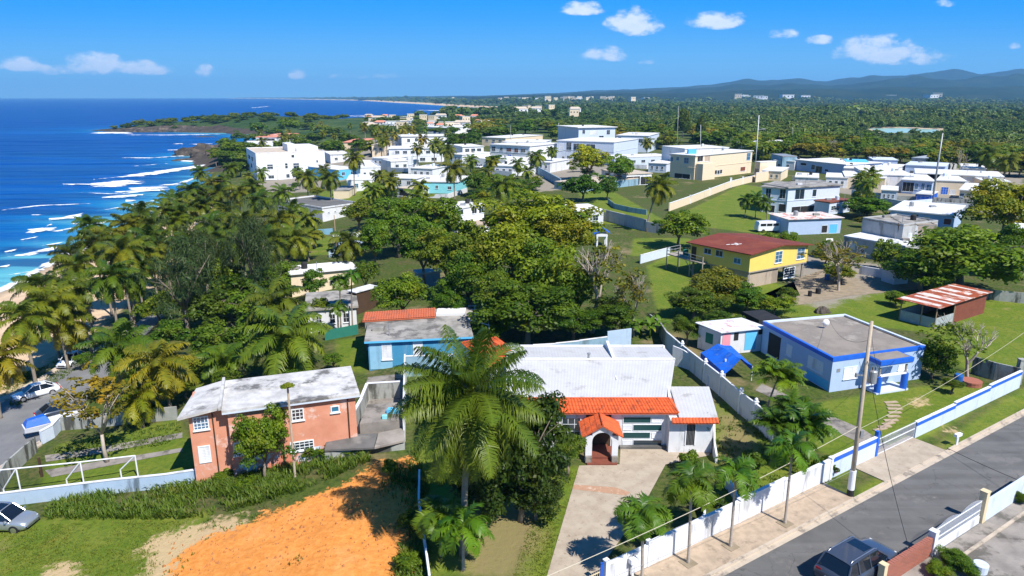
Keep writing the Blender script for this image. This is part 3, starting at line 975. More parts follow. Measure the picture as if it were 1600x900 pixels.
def palm_crown_np(nf=24, pairs=40, seed=0, qx=.8, up=1.0, L=4.0, e_hi=78, e_lo=-48, droop=75, leaflet=.85, lw=.055, seg=10, two=True, spread=1.0, wind=.25, hang=.5, dens=1.0):
    r = np.random.default_rng(seed)
    Vs = []; Fs = []; Ts = []
    nv = 0
    for i in range(nf):
        q = i / max(1, nf - 1)
        az = i * 2.39996 + r.uniform(-.25, .25)
        e0 = math.radians(e_hi + (e_lo - e_hi) * q ** qx + r.uniform(-8, 8))
        Lf = L * r.uniform(.86, 1.08) * (1 - .22 * (1 - q) ** 3) * (1 - .12 * q)
        dr = math.radians(droop * r.uniform(.75, 1.2)) * (1 - .25 * q) * (up + (1 - up) * q)
        n = pairs
        t = np.linspace(0, 1, n + 1)
        el = np.maximum(e0 - dr * t ** 1.25, math.radians(-86))
        da = wind * r.uniform(-1, 1) * t ** 1.5
        dx = np.cos(el) * np.cos(az + da); dy = np.cos(el) * np.sin(az + da); dz = np.sin(el)
        ds = Lf / n
        P = np.zeros((n + 1, 3)); D = np.stack([dx, dy, dz], -1)
        P[1:] = np.cumsum(D[:-1], 0) * ds
        S = np.stack([-np.sin(az + da), np.cos(az + da), 0 * t], -1)
        tw = r.uniform(-.5, .5)
        U_ = np.cross(S, D)
        S = S * math.cos(tw) + U_ * math.sin(tw)
        tone = np.clip(.25 + .55 * q + r.uniform(-.2, .2), 0, 1)
        # rachis
        w = .055 * (1 - .75 * t)[:, None] * L / 4
        a = P + S * w; b = P - S * w
        Vs.append(np.concatenate([a, b])); k = np.arange(n)
        Fs.append(np.stack([k, k + 1, k + 1 + n + 1, k + n + 1], -1) + nv); nv += 2 * (n + 1)
        Ts.append(np.full(n, 1.0))
        # leaflets
        tt = t[1:]
        st = .10
        prof = np.sin(np.pi * np.clip((tt - st) / (1 - st) * .86 + .10, 0, 1)) ** .7 * (tt > st)
        ll = leaflet * L / 4 * prof * r.uniform(.85, 1.12, n)
        for sgn in (-1, 1):
            s = S[1:] * sgn
            fwd = D[1:]
            jit = r.normal(0, .10, (n, 3))
            d1 = s * .86 + fwd * .42 + jit + np.array([0, 0, .10])
            d1 /= np.linalg.norm(d1, axis=1)[:, None]
            d2 = d1 * (1 - hang) + fwd * .15 + np.array([0, 0, -hang * 1.35]) + jit
            d2 /= np.linalg.norm(d2, axis=1)[:, None]
            p0 = P[1:]
            p1 = p0 + d1 * (ll * .5)[:, None]
            p2 = p1 + d2 * (ll * .58)[:, None]
            wv = fwd * (lw * L / 4) * (.6 + .6 * prof)[:, None]
            blk = np.stack([p0 - wv * .5, p0 + wv * .5, p1 + wv * .6, p1 - wv * .6, p2 + wv * .12, p2 - wv * .12], 1)
            keep = prof > 0.02
            blk = blk[keep]; m_ = len(blk)
            Vs.append(blk.reshape(-1, 3))
            k = np.arange(m_)[:, None] * 6 + nv
            Fs.append(np.concatenate([k + np.array([[0, 1, 2, 3]]), k + np.array([[3, 2, 4, 5]])], 0))
            tl = tone + r.uniform(-.15, .15, m_)
            Ts.append(np.clip(np.concatenate([tl, tl + .15]), 0, 1)); nv += m_ * 6
    return np.concatenate(Vs), np.concatenate(Fs), np.concatenate(Ts)


def crown_np(nclump=60, leaves=150, leaf=.07, seed=0, flat=.8, lob=.25, rc=(.2, .36), strips=False, upbias=.35, hollow=.35, low=-.75):
    r = np.random.default_rng(seed)
    V = []; T_ = []
    ph = r.uniform(0, 6.28, 6)
    for i in range(nclump):
        while True:
            d = r.normal(size=3); d /= np.linalg.norm(d)
            if d[2] > low: break
        az = math.atan2(d[1], d[0])
        k = 1 + lob * (math.sin(2 * az + ph[0]) * .5 + math.sin(3 * az + ph[1] + 2 * d[2]) * .5 + math.sin(5 * az + ph[2]) * .35)
        R = (hollow + (1 - hollow) * r.uniform() ** .55) * .80 * k
        c = d * R * np.array([1, 1, flat])
        rad = r.uniform(*rc)
        n = int(leaves * (rad / .28) ** 2)
        q = r.normal(size=(n, 3)); q /= np.linalg.norm(q, axis=1)[:, None]
        q[:, 2] = np.where(q[:, 2] < -.35, -q[:, 2], q[:, 2])
        pos = c + q * rad * r.uniform(.55, 1.08, n)[:, None] * np.array([1, 1, .72])
        nrm = q * .8 + np.array([0, 0, upbias]) + r.normal(0, .45, (n, 3))
        nrm /= np.linalg.norm(nrm, axis=1)[:, None]
        if strips:
            a = r.normal(size=(n, 3)) * .5 + q * .6 + np.array([0, 0, -.75])
        else:
            a = r.normal(size=(n, 3))
        a -= nrm * (a * nrm).sum(1)[:, None]; a /= np.linalg.norm(a, axis=1)[:, None]
        b = np.cross(nrm, a)
        s = leaf * r.uniform(.7, 1.35, n)[:, None]
        la, lb = (2.2, .22) if strips else (1.0, .58)
        V.append(np.stack([pos - a * s * la, pos - b * s * lb + nrm * s * .12, pos + a * s * la, pos + b * s * lb + nrm * s * .12], 1))
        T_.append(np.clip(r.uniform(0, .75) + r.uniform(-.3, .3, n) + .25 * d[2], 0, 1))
    V = np.concatenate(V); T_ = np.concatenate(T_)
    F = np.arange(len(V) * 4).reshape(-1, 4)
    return V.reshape(-1, 3), F, T_


_cache = {}


def master(kind, i=0):
    """shared crown meshes (unit size); made once"""
    key = (kind, i)
    if key in _cache: return _cache[key]
    if kind == 'palm_hero': a = palm_crown_np(50, 105, 71, qx=.6, up=.6, e_hi=86, e_lo=-62, droop=78, leaflet=.95, lw=.034, hang=.6, wind=.4)
    elif kind == 'palm_near': a = palm_crown_np(30, 46, 20 + i, lw=.085, leaflet=1.0, hang=.5, e_lo=-62)
    elif kind == 'palm_mid': a = palm_crown_np(26, 22, 30 + i, lw=.17, leaflet=1.0, e_lo=-62)
    elif kind == 'palm_far': a = palm_crown_np(20, 10, 50 + i, lw=.36, leaflet=1.0, e_lo=-60)
    elif kind == 'fan': a = palm_crown_np(20, 34, 90 + i, e_hi=74, e_lo=-12, droop=122, leaflet=1.05, lw=.11, hang=.30, wind=.15)
    elif kind == 'areca': a = palm_crown_np(38, 26, 95 + i, e_hi=86, e_lo=15, droop=85, leaflet=.9, lw=.12, hang=.35, wind=.2)
    elif kind == 'near': a = crown_np(95, 190, .040, 100 + i, rc=(.15, .30), lob=.35)
    elif kind == 'mid': a = crown_np(64, 85, .062, 120 + i, rc=(.16, .32), lob=.38)
    elif kind == 'sparse': a = crown_np(46, 60, .055, 140 + i, rc=(.10, .22), lob=.45, hollow=.45)
    elif kind == 'flat': a = crown_np(60, 120, .052, 160 + i, flat=.42, rc=(.14, .26), lob=.45, low=-.25)
    elif kind == 'far': a = crown_np(28, 40, .105, 180 + i, rc=(.22, .4), lob=.3)
    elif kind == 'pine': a = crown_np(88, 120, .032, 200 + i, strips=True, rc=(.12, .26), lob=.35, flat=1.0, hollow=.2)
    elif kind == 'bush': a = crown_np(40, 75, .085, 220 + i, rc=(.22, .40), low=-.1, flat=.8)
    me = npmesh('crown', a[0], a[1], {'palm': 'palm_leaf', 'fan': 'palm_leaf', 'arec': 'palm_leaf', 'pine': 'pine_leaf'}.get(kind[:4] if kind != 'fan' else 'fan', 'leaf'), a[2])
    d = me.data
    bpy.data.objects.remove(me)
    _cache[key] = d
    return d


def crown_obj(name, mesh, parent, loc, scale, rz=0, tint=(1, 1, 1), tilt=(0, 0)):
    o = bpy.data.objects.new(name, mesh)
    col.objects.link(o)
    o.parent = parent
    o.location = loc
    o.scale = scale if hasattr(scale, '__len__') else (scale,) * 3
    o.rotation_euler = (tilt[0], tilt[1], rz)
    o.color = (*tint, 1)
    return o


def palm(cx, cy, Hh, label, group=None, R=4.2, lod='palm_mid', tint=(1, 1, 1), lean=None, base=None, name='coconut_palm', trunk_r=.17, bark='palm_bark', extra=None):
    top = T(cx, cy, Hh)
    if base is not None:
        b = T(*base)
        z = ZAT(b, cy)
        top = Vector((XAT(b, cx, z), b.y, z))
    else:
        ln = lean if lean is not None else (random.uniform(-1.6, .8), random.uniform(-1, 1))
        bx, by = top.x - ln[0], top.y - ln[1]
        b = Vector((bx, by, tz(bx, by)))
    hgt = top.z - b.z
    t = thing(name, label, 'palm tree', b, 0, group)
    mb = MB()
    pts = []; rr = []
    dx, dy = top.x - b.x, top.y - b.y
    for k in range(11):
        s = k / 10
        bend = s ** 1.7
        pts.append((b.x + dx * bend, b.y + dy * bend, b.z - .3 + (hgt + .2) * s))
        rr.append(trunk_r * (1.55 - .9 * min(1, s * 5) ** .5 * .6 - .25 * s) * (1 + .05 * (k % 2)))
    mb.tube(pts, rr, 8)
    mb.build('trunk', bark, t, smooth=True)
    crown_obj('crown', master(lod, random.randrange(3) if lod != 'palm_hero' else 0), t, top - b, R / 4.0, random.uniform(0, 6.28),
              tuple(c * random.uniform(.88, 1.12) for c in tint), (random.uniform(-.12, .12), random.uniform(-.12, .12)))
    return t


def limbs(mb, base, top, R, Rz, n, r0, seed):
    rd = random.Random(seed)
    base, top = Vector(base), Vector(top)
    fork = base.lerp(top, .45)
    mb.tube([base - Vector((0, 0, .3)), base.lerp(fork, .5) + Vector((rd.uniform(-.2, .2), rd.uniform(-.2, .2), 0)), fork], [r0 * 1.3, r0, r0 * .8], 8)
    for i in range(n):
        a = 6.283 * i / n + rd.uniform(-.4, .4)
        e = top + Vector((math.cos(a) * R * rd.uniform(.45, .75), math.sin(a) * R * rd.uniform(.45, .75), Rz * rd.uniform(-.15, .6)))
        m_ = fork.lerp(e, .5) + Vector((0, 0, .12 * R))
        mb.tube([fork, m_, e], [r0 * .55, r0 * .35, r0 * .1], 6)
        for k in range(3):
            e2 = m_.lerp(e, rd.uniform(.1, .8)) + Vector((rd.uniform(-1, 1), rd.uniform(-1, 1), rd.uniform(0, .8))) * R * .3
            mb.tube([m_, m_.lerp(e2, .5) + Vector((0, 0, .05 * R)), e2], [r0 * .25, r0 * .15, r0 * .05], 5)


def tree(cx, cy, wpx, hpx, Hc, label, group=None, kind='near', tint=(1, 1, 1), name='broadleaf_tree', bark='tree_bark', ry=1.0, nl=6, trunk_r=None, base=None, cat='tree'):
    """crown centred on this place, half sizes in picture pixels, Hc = height of the crown's centre above ground"""
    if base is not None:
        b = T(*base); z = ZAT(b, cy); c = Vector((XAT(b, cx, z), b.y, z))
    else:
        c = T(cx, cy, Hc)
        b = Vector((c.x, c.y, tz(c.x, c.y)))
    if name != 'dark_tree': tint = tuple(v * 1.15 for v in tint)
    s = 1 / PXM(c)
    R, Rz = wpx * s, hpx * s
    Rz = min(Rz, (c.z - b.z) * .98)
    t = thing(name, label, cat, b, 0, group)
    mb = MB()
    limbs(mb, b, c, R, Rz, nl, trunk_r or max(.12, R * .055), random.randrange(9999))
    mb.build('trunk', bark, t, smooth=True)
    fl = .85 if kind != 'flat' else .5
    crown_obj('crown', master(kind, random.randrange(3)), t, c - b, (R, R * ry, Rz / fl), random.uniform(0, 6.28), tuple(v * random.uniform(.92, 1.08) for v in tint))
    return t


def bare_tree(cx, cy, wpx, hpx, label, base, kind_leaves=None, tint=(1, 1, 1), bark='pale_bark', name='bare_tree', seed=1, depth=5, group=None):
    b = T(*base); z = ZAT(b, cy); c = Vector((XAT(b, cx, z), b.y, z))
    s = 1 / PXM(c); R, Rz = wpx * s, hpx * s
    t = thing(name, label, 'tree', b, 0, group)
    rd = random.Random(seed)
    mb = MB(); tips = []

    def grow(p, d, l, r, k):
        e = p + d * l
        m_ = p.lerp(e, .5) + Vector((rd.uniform(-1, 1), rd.uniform(-1, 1), rd.uniform(-.3, .6))) * l * .10
        mb.tube([p, m_, e], [r, r * .85, r * .7], 5 if k > 1 else 7, cap=False)
        if k >= depth:
            tips.append(e); return
        for _ in range(3 if k < 3 else 2):
            nd = (d + Vector((rd.uniform(-1, 1), rd.uniform(-1, 1), rd.uniform(-.25, .75))) * .75).normalized()
            grow(e, nd, l * rd.uniform(.62, .85), r * .62, k + 1)
    tot = (c.z - b.z) + Rz
    grow(b - Vector((0, 0, .2)), Vector((0, 0, 1)), tot * .27, tot * .028, 0)
    # fit the branch spread to the seen crown
    ext = max(1e-3, max((Vector((e.x, e.y)) - Vector((b.x, b.y))).length for e in tips)); hi = max(e.z for e in tips) - b.z
    fx_, fz_ = R / ext, tot / hi
    for i, v in enumerate(mb.v):
        k = min(1, max(0, (v.z - b.z) / tot))
        sx = 1 + (fx_ - 1) * min(1, k * 3)
        mb.v[i] = Vector((b.x + (v.x - b.x) * sx + (c.x - b.x) * k, b.y + (v.y - b.y) * sx, b.z + (v.z - b.z) * fz_))
    mb.build('branches', bark, t, smooth=True)
    if kind_leaves:
        crown_obj('foliage', master(kind_leaves, seed % 3), t, c - b, (R, R, Rz), rd.uniform(0, 6), tint)
    return t


def bush(bx, by, wpx, hpx, label, group=None, tint=(1, 1, 1), name='bush', kind='bush', cat='bush'):
    b = T(bx, by); s = 1 / PXM(b)
    t = thing(name, label, cat, b, 0, group)
    R, Rz = wpx * s, hpx * s * 2
    o = crown_obj('foliage', master(kind, random.randrange(3)), t, (0, R * .3, Rz * .42), (R, R * .8, Rz * .62), random.uniform(0, 6), tint)
    return t


# ================================================================ trees, palms, bushes
# the big palm before the main house
hp_ = palm(737, 612, 0, 'giant coconut palm with drooping yellow green fronds, the nearest and largest palm', R=5.9,
           lod='palm_hero', base=(724, 866), trunk_r=.21, name='coconut_palm', tint=(.74, .84, .72))
top = hp_.children[1].location
mb = MB()
nut = MB()
for k in range(9):
    a = k * 2.4; rr_ = .38 + .1 * (k % 2)
    c = Vector((math.cos(a) * rr_, math.sin(a) * rr_, -.25 - .12 * (k % 3))) + Vector(top) + Vector(hp_.location)
    vs = []; fs = []
    for j in range(6):
        th = math.pi * j / 5
        for i in range(8):
            ph = 2 * math.pi * i / 8
            vs.append(c + Vector((.14 * math.sin(th) * math.cos(ph), .14 * math.sin(th) * math.sin(ph), .18 * math.cos(th))))
    for j in range(5):
        for i in range(8):
            fs.append((j * 8 + i, (j + 1) * 8 + i, (j + 1) * 8 + (i + 1) % 8, j * 8 + (i + 1) % 8))
    nut.add(vs, fs)
nut.build('coconuts', 'dirt_track', hp_, smooth=True)
a = palm_crown_np(12, 70, 78, e_hi=-42, e_lo=-80, droop=34, leaflet=.85, lw=.04, hang=.85)
o = npmesh('dead_fronds', a[0], a[1], 'palm_leaf', a[2], parent=hp_)
o.location = top; o.scale = (1.35, 1.35, 1.4); o.color = (1.45, 1.0, .9, 1)

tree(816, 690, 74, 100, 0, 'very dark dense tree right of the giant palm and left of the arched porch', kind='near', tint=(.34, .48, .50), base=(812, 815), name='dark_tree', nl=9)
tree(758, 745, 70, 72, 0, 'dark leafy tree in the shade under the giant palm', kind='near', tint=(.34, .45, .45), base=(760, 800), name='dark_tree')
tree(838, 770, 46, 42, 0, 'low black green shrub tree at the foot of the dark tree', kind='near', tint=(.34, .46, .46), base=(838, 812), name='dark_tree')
tree(888, 700, 26, 26, 0, 'leafy green shrub tree beside the window left of the arched porch', kind='near', tint=(.8, 1.0, .8), base=(884, 745), name='small_tree', nl=4)
# adonidia palms on the pavement and in the yard
AD = [(1003, 800, (1003, 908), 1.95, 'small palm on the pavement nearest the camera, first from the driveway gate'), (1080, 752, (1075, 882), 2.1, 'second small palm on the pavement from the driveway gate'),
      (1150, 738, (1141, 856), 1.9, 'third small palm on the pavement from the driveway gate'), (1238, 700, (1226, 820), 2.0, 'fourth small palm on the pavement, nearest the utility pole'),
      (724, 822, (724, 890), 2.2, 'small palm with thick trunk at the foot of the giant palm'), (684, 802, (690, 868), 2.0, 'small palm beside the thin white wall left of the giant palm')]
for (cx, cy, bs, R, lb) in AD:
    t = palm(cx, cy, 0, lb, 'small feather palms around the front wall', R=R * 1.13, lod='fan', base=bs, name='small_palm', trunk_r=.10, tint=(.62, 1.05, .7), bark='pale_bark')
    tp = t.children[1].location
    mb = MB(); w = Vector(t.location) + Vector(tp)
    mb.tube([w - Vector((0, 0, .75)), w - Vector((0, 0, .35)), w + Vector((0, 0, .15))], [.12, .10, .06], 8)
    mb.build('crownshaft', MATS['leaf'], t, smooth=True).color = (1.6, 1.9, 1.2, 1)
for (x, y, bs, R, lb) in [(1212, 668, (1205, 725), 2.1, 'left clump of dense dark palms behind the front wall'), (1262, 664, (1258, 735), 2.2, 'right clump of dense dark palms above the pink plants'),
                          (1238, 640, (1235, 690), 1.9, 'rear clump of dense dark palms in the front yard'), (1216, 590, (1196, 650), 2.5, 'slender palm beside the pale blue house side wall')]:
    palm(x, y, 0, lb, 'feather palms in the side yard', R=R * 1.2, lod='areca', base=bs, name='areca_palm', trunk_r=.10, tint=(.5, .8, .5) if 'clump' in lb else (.8, 1.0, .6))
bush(1075, 742, 26, 17, 'low green plant behind the second pavement palm at the driveway edge', tint=(.8, 1, .6))
bush(1020, 850, 22, 11, 'dark bush behind the front wall beside the driveway', tint=(.4, .6, .4))
bush(1110, 800, 30, 12, 'dark plants behind the front wall under the second pavement palm', tint=(.4, .6, .4))
for (x, y, w, h, lb) in [(1180, 735, 24, 14, 'dark shrub left of the palm clumps'), (1290, 745, 20, 16, 'low shrub right of the palm clumps')]:
    bush(x, y, w, h, lb, tint=(.5, .7, .45))
for i, (x, y, w, h, lb) in enumerate([(1262, 762, 9, 8, 'pink leaved plant at the left end of the row behind the wall'), (1276, 752, 10, 10, 'pink leaved plant in the middle of the row behind the wall'), (1300, 744, 10, 9, 'pink leaved plant at the right end of the row behind the wall')]):
    t = bush(x, y, w, h, lb, 'pink leaved plants', name='pink_plant', cat='plant', tint=(1, 1, 1))
    me = t.children[0].data.copy(); me.materials.clear(); me.materials.append(MATS['pink_leaf']); t.children[0].data = me

# trees round the orange house
tree(412, 686, 45, 58, 0, 'round leafy green tree growing against the front of the orange house', kind='near', tint=(.85, 1.0, .65), base=(415, 752), name='round_tree')
tree(148, 625, 74, 50, 0, 'sparse tree with reddish leaves and slender trunk in the left yard', kind='sparse', tint=(1.7, 1.0, .8), base=(168, 722), name='almond_tree', nl=7, trunk_r=.16, bark='pale_bark')
# big near palms on the left
for (x, y, Hh, R, lb, tn) in [(246, 566, 5.5, 4.6, 'yellow leaved coconut palm right of the sparse almond tree', (1.45, 1.15, .8)), (186, 540, 6, 4.6, 'bushy coconut palm behind the sparse almond tree', (.8, .95, .8)),
                              (446, 522, 5.5, 6.0, 'very broad coconut palm behind the orange house roof', (.85, 1.05, .8)), (425, 470, 6.5, 4.8, 'coconut palm rising behind the broad palm near the white roofed bungalow', (.7, .95, .7)),
                              (350, 560, 3, 3.4, 'low coconut palm in the scrub left of the broad palm', (.7, .9, .6)), (215, 620, 3, 3.2, 'low yellow tinged palm at the track by the old wall', (1.2, 1.05, .7)),
                              (35, 497, 8.5, 4.4, 'coconut palm on the beach verge above the white sedan', (1.1, 1.1, .8)), (-5, 560, 6.5, 4.2, 'coconut palm cut off by the left edge beside the road', (1.4, 1.1, .8))]:
    palm(x, y, Hh, lb, R=R, lod='palm_near', tint=tn, trunk_r=.2)
# beach grove
grove = [(80, 470, 9), (112, 452, 9), (66, 448, 10), (120, 415, 11), (172, 432, 11), (150, 378, 12), (186, 392, 12), (110, 398, 11), (140, 352, 12), (165, 368, 11), (205, 385, 11),
         (218, 336, 13), (258, 326, 13), (240, 352, 12), (297, 297, 13), (276, 345, 11), (322, 320, 12), (345, 283, 12), (356, 330, 11), (330, 350, 11), (300, 375, 10), (372, 300, 12), (380, 345, 11), (405, 312, 11),
         (228, 400, 9), (345, 375, 9), (205, 430, 8), (100, 500, 6), (360, 262, 12), (395, 290, 11), (435, 345, 10), (420, 375, 9), (312, 268, 10), (250, 380, 10), (372, 378, 9), (340, 300, 12), (195, 350, 12), (268, 312, 12), (286, 318, 12), (302, 322, 12), (282, 334, 12), (315, 300, 12), (330, 285, 12), (232, 372, 11)]
for i, (x, y, Hh) in enumerate(grove):
    palm(x, y, Hh, 'tall coconut palm in the dense grove along the beach', 'coconut palms in the beach grove', R=random.uniform(3.7, 4.6), lod='palm_near', tint=(.98, .95, .6) if i % 3 == 0 else (.62, .76, .55))
for (x, y, w, h, Hh, lb) in [(282, 432, 62, 78, 8.5, 'tall wispy grey green casuarina between the beach grove and the scrub'), (395, 395, 48, 82, 9, 'tall wispy casuarina left of the white roofed bungalow'),
                             (318, 395, 40, 50, 9, 'slimmer casuarina standing behind the tall one in the beach grove'), (470, 395, 30, 55, 7.5, 'young casuarina beside the bungalow lawn')][:3]:
    tree(x, y, w, h, Hh, lb, kind='pine', tint=(.72, .85, .75), name='casuarina_tree')
# scrub and undergrowth between grove and orange house
scrub = [(325, 480, 40, 26, 3), (380, 455, 40, 26, 3.5), (390, 520, 34, 24, 3), (330, 530, 36, 24, 2.8), (300, 570, 26, 18, 2.2), (355, 590, 20, 12, 2), (460, 590, 24, 12, 2), (245, 480, 30, 20, 2.5), (265, 520, 30, 18, 2.5), (345, 430, 30, 26, 4),
         (490, 440, 20, 20, 3), (440, 430, 24, 22, 3.5), (500, 480, 16, 14, 3), (390, 480, 36, 22, 3), (420, 440, 30, 22, 3.5), (520, 560, 14, 9, 1.5), (128, 560, 14, 8, 1.5), (105, 535, 12, 8, 1.4), (290, 600, 20, 10, 1.6), (230, 640, 20, 8, 1.2)]
for i, (x, y, w, h, Hh) in enumerate(scrub):
    tree(x, y, w * 1.15, h * 1.2, Hh, 'dense scrub tree between beach grove and orange house', 'scrub trees behind the orange house', kind='mid', tint=random.choice([(.75, .95, .7), (.95, 1.05, .7), (.6, .8, .6)]), name='scrub_tree', nl=4)

# the large central stand
central = [(835, 345, 88, 52, 10.5, (1.6, 1.35, .7), 'near', 'tall spreading yellow green tree at the top of the central stand'), (790, 395, 66, 50, 8.5, (1.3, 1.25, .7), 'near', 'spreading olive tree on the left of the central stand'),
           (850, 425, 78, 62, 7, (1.0, 1.1, .6), 'near', 'big green tree in the middle of the central stand'), (825, 478, 78, 46, 5, (.55, .8, .5), 'near', 'dark low tree at the front of the central stand above the tile kiosk'),
           (735, 432, 52, 46, 6, (.65, .85, .6), 'near', 'dark green tree left of the central stand behind the trellis'), (700, 395, 50, 42, 7, (1.0, 1.0, .8), 'near', 'olive tree behind the tile strip house, beside the central stand'),
           (660, 380, 46, 44, 7, (.75, .95, .65), 'near', 'dark leafy tree between the small palms and the central stand'), (620, 340, 50, 38, 7.5, (.7, .9, .6), 'near', 'dark round tree below the aqua house'),
           (585, 372, 34, 32, 6, (.8, 1, .6), 'near', 'green tree right of the small lawn'), (690, 335, 40, 30, 7, (.75, .95, .6), 'mid', 'dark tree left of the white terrace house'),
           (628, 458, 44, 32, 4, (.95, 1.1, .6), 'near', 'bright green round tree just behind the tile strip house'), (905, 450, 40, 40, 5, (.7, .9, .6), 'near', 'green tree at the right edge of the central stand'),
           (775, 455, 44, 40, 5.5, (.8, .95, .65), 'near', 'mid green tree in the front left of the central stand'), (895, 500, 46, 20, 2.5, (.5, .72, .5), 'near', 'low dark tree behind the blue garden wall'),
           (960, 490, 44, 26, 3.2, (.55, .75, .5), 'near', 'low dark tree left of the banana plants'), (760, 510, 40, 18, 2.4, (.75, .95, .6), 'near', 'low green tree behind the orange tile kiosk'),
           (880, 365, 60, 42, 9.5, (1.5, 1.3, .7), 'near', 'yellow green tree right of the top of the central stand'), (735, 375, 40, 34, 8, (.9, 1, .7), 'mid', 'olive tree in the gap beside the white terrace house'),
           (560, 330, 30, 20, 5, (1.0, 1.05, .7), 'mid', 'pale olive tree below the walled parking roof'), (600, 300, 24, 14, 4, (.9, 1, .7), 'mid', 'small olive tree left of the aqua house'), (540, 395, 26, 20, 4, (.8, 1, .7), 'mid', 'green tree at the right of the small blue wall'),
           (700, 470, 34, 24, 3.6, (.6, .85, .55), 'near', 'dark tree behind the pergola frame'), (570, 425, 22, 20, 4, (.7, .9, .6), 'mid', 'dark tree right of the white roofed bungalow')]
for (x, y, w, h, Hh, tn, kd, lb) in central:
    tree(x, y, w, h, Hh, lb, kind=kd, tint=tn)
bare_tree(950, 420, 58, 52, 'sparse twiggy tree with bare pale branches right of the central stand', (925, 520), 'sparse', (1.4, 1.1, 1.0), seed=3)
bare_tree(985, 455, 40, 36, 'half bare thorny tree with brown leaves above the banana plants', (990, 525), 'sparse', (1.5, 1.0, .9), seed=8)
bare_tree(1308, 400, 44, 30, 'leafless spreading tree with grey brown twigs beside the yellow house', (1310, 454), 'sparse', (1.5, 1.0, 1.0), seed=5)
bare_tree(1500, 530, 58, 34, 'crooked open tree with pale branches in the brick planter', (1512, 594), 'sparse', (1.0, 1.1, .7), seed=12)
bare_tree(1302, 232, 16, 16, 'grey leafless tree behind the right hand town', (1302, 255), None, seed=6, depth=6)
bare_tree(1498, 250, 14, 18, 'bare crooked tree beside the far right palms', (1500, 285), None, seed=9, depth=4)

right = [(1505, 402, 108, 66, 5, (.85, 1.1, .6), 'near', 'large bright green tree right of the concrete terrace house'), (1445, 420, 56, 42, 3.5, (.8, 1.05, .6), 'near', 'bright green tree left part beside the rusty shed'),
         (1575, 322, 64, 48, 7, (1.35, 1.25, .6), 'near', 'yellow green spreading tree at the right edge'), (1585, 390, 40, 44, 4.5, (.6, .85, .5), 'near', 'darker green tree behind the rusty shed at the right edge'),
         (1118, 448, 56, 30, 2.8, (1.0, .95, .75), 'near', 'olive tree with brown tufts in front of the yellow house'), (1085, 470, 44, 22, 2.4, (.7, .85, .6), 'near', 'low dark tree below the wooden deck'),
         (1168, 462, 34, 20, 2.2, (.6, .85, .5), 'near', 'dark green tree at the front corner of the yellow house'), (1212, 474, 32, 15, 1.6, (1.05, 1.15, .6), 'near', 'bright leafy tree right of the front corner of the yellow house'),
         (1062, 352, 40, 26, 4.5, (1.0, 1.2, .6), 'mid', 'small bright green tree behind the wooden deck'), (1462, 560, 32, 32, 2.2, (.7, .95, .5), 'near', 'dense green tree at the right corner of the pale blue house'),
         (1362, 322, 36, 16, 3, (.65, .95, .55), 'mid', 'dark green tree before the white and blue villas'), (1385, 395, 22, 26, 3, (.9, 1, .6), 'mid', 'thin green tree before the concrete terrace house'),
         (922, 250, 34, 24, 7, (1.9, 1.5, .8), 'mid', 'bright yellow green tree before the three storey white villa'), (912, 292, 34, 22, 4, (.45, .7, .45), 'mid', 'dark green tree below the yellow green tree'),
         (968, 262, 28, 20, 6, (.9, 1.1, .6), 'mid', 'green tree left of the open white pavilion'), (950, 290, 18, 18, 4, (.5, .75, .5), 'mid', 'dark tree touching the open white pavilion'),
         (1130, 500, 30, 16, 2, (.5, .7, .45), 'near', 'dark bush tree behind the painted shack'), (1075, 510, 26, 18, 2.2, (.6, .8, .5), 'near', 'shady tree at the corner of the white divider wall'),
         (720, 222, 26, 18, 6, (.45, .7, .5), 'mid', 'dark round tree behind the parked van'), (1140, 518, 20, 10, 1.6, (.6, .8, .5), 'near', 'low shrub tree beside the painted shack'),
         (775, 250, 16, 10, 3, (.5, .75, .5), 'mid', 'small dark tree before the white villa row'), (815, 290, 30, 12, 3, (.7, .9, .6), 'mid', 'dark hedge tree along the upper lawn'), (745, 285, 24, 18, 4, (.6, .8, .6), 'mid', 'dark tree right of the aqua house'),
         (1232, 458, 16, 10, 1.2, (.7, .85, .55), 'mid', 'shrub tree beside the porch under the yellow house'), (1200, 372, 16, 10, 1.8, (.9, 1.1, .6), 'mid', 'small shrub tree beside the white van'), (1230, 372, 18, 12, 2, (.9, 1.1, .6), 'mid', 'feathery shrub tree left of the rusty roofed shack'), (1350, 345, 14, 8, 1.5, (.9, .7, .5), 'mid', 'brownish shrub on the concrete terrace'),
         (1400, 465, 20, 10, 1.2, (.8, 1, .6), 'near', 'low green shrub at the left corner of the rusty shed'), (1490, 600, 16, 8, 1.0, (.6, .8, .5), 'near', 'shrub beside the blue barrel')]
for (x, y, w, h, Hh, tn, kd, lb) in right:
    tree(x, y, w, h, Hh, lb, kind=kd, tint=tn)

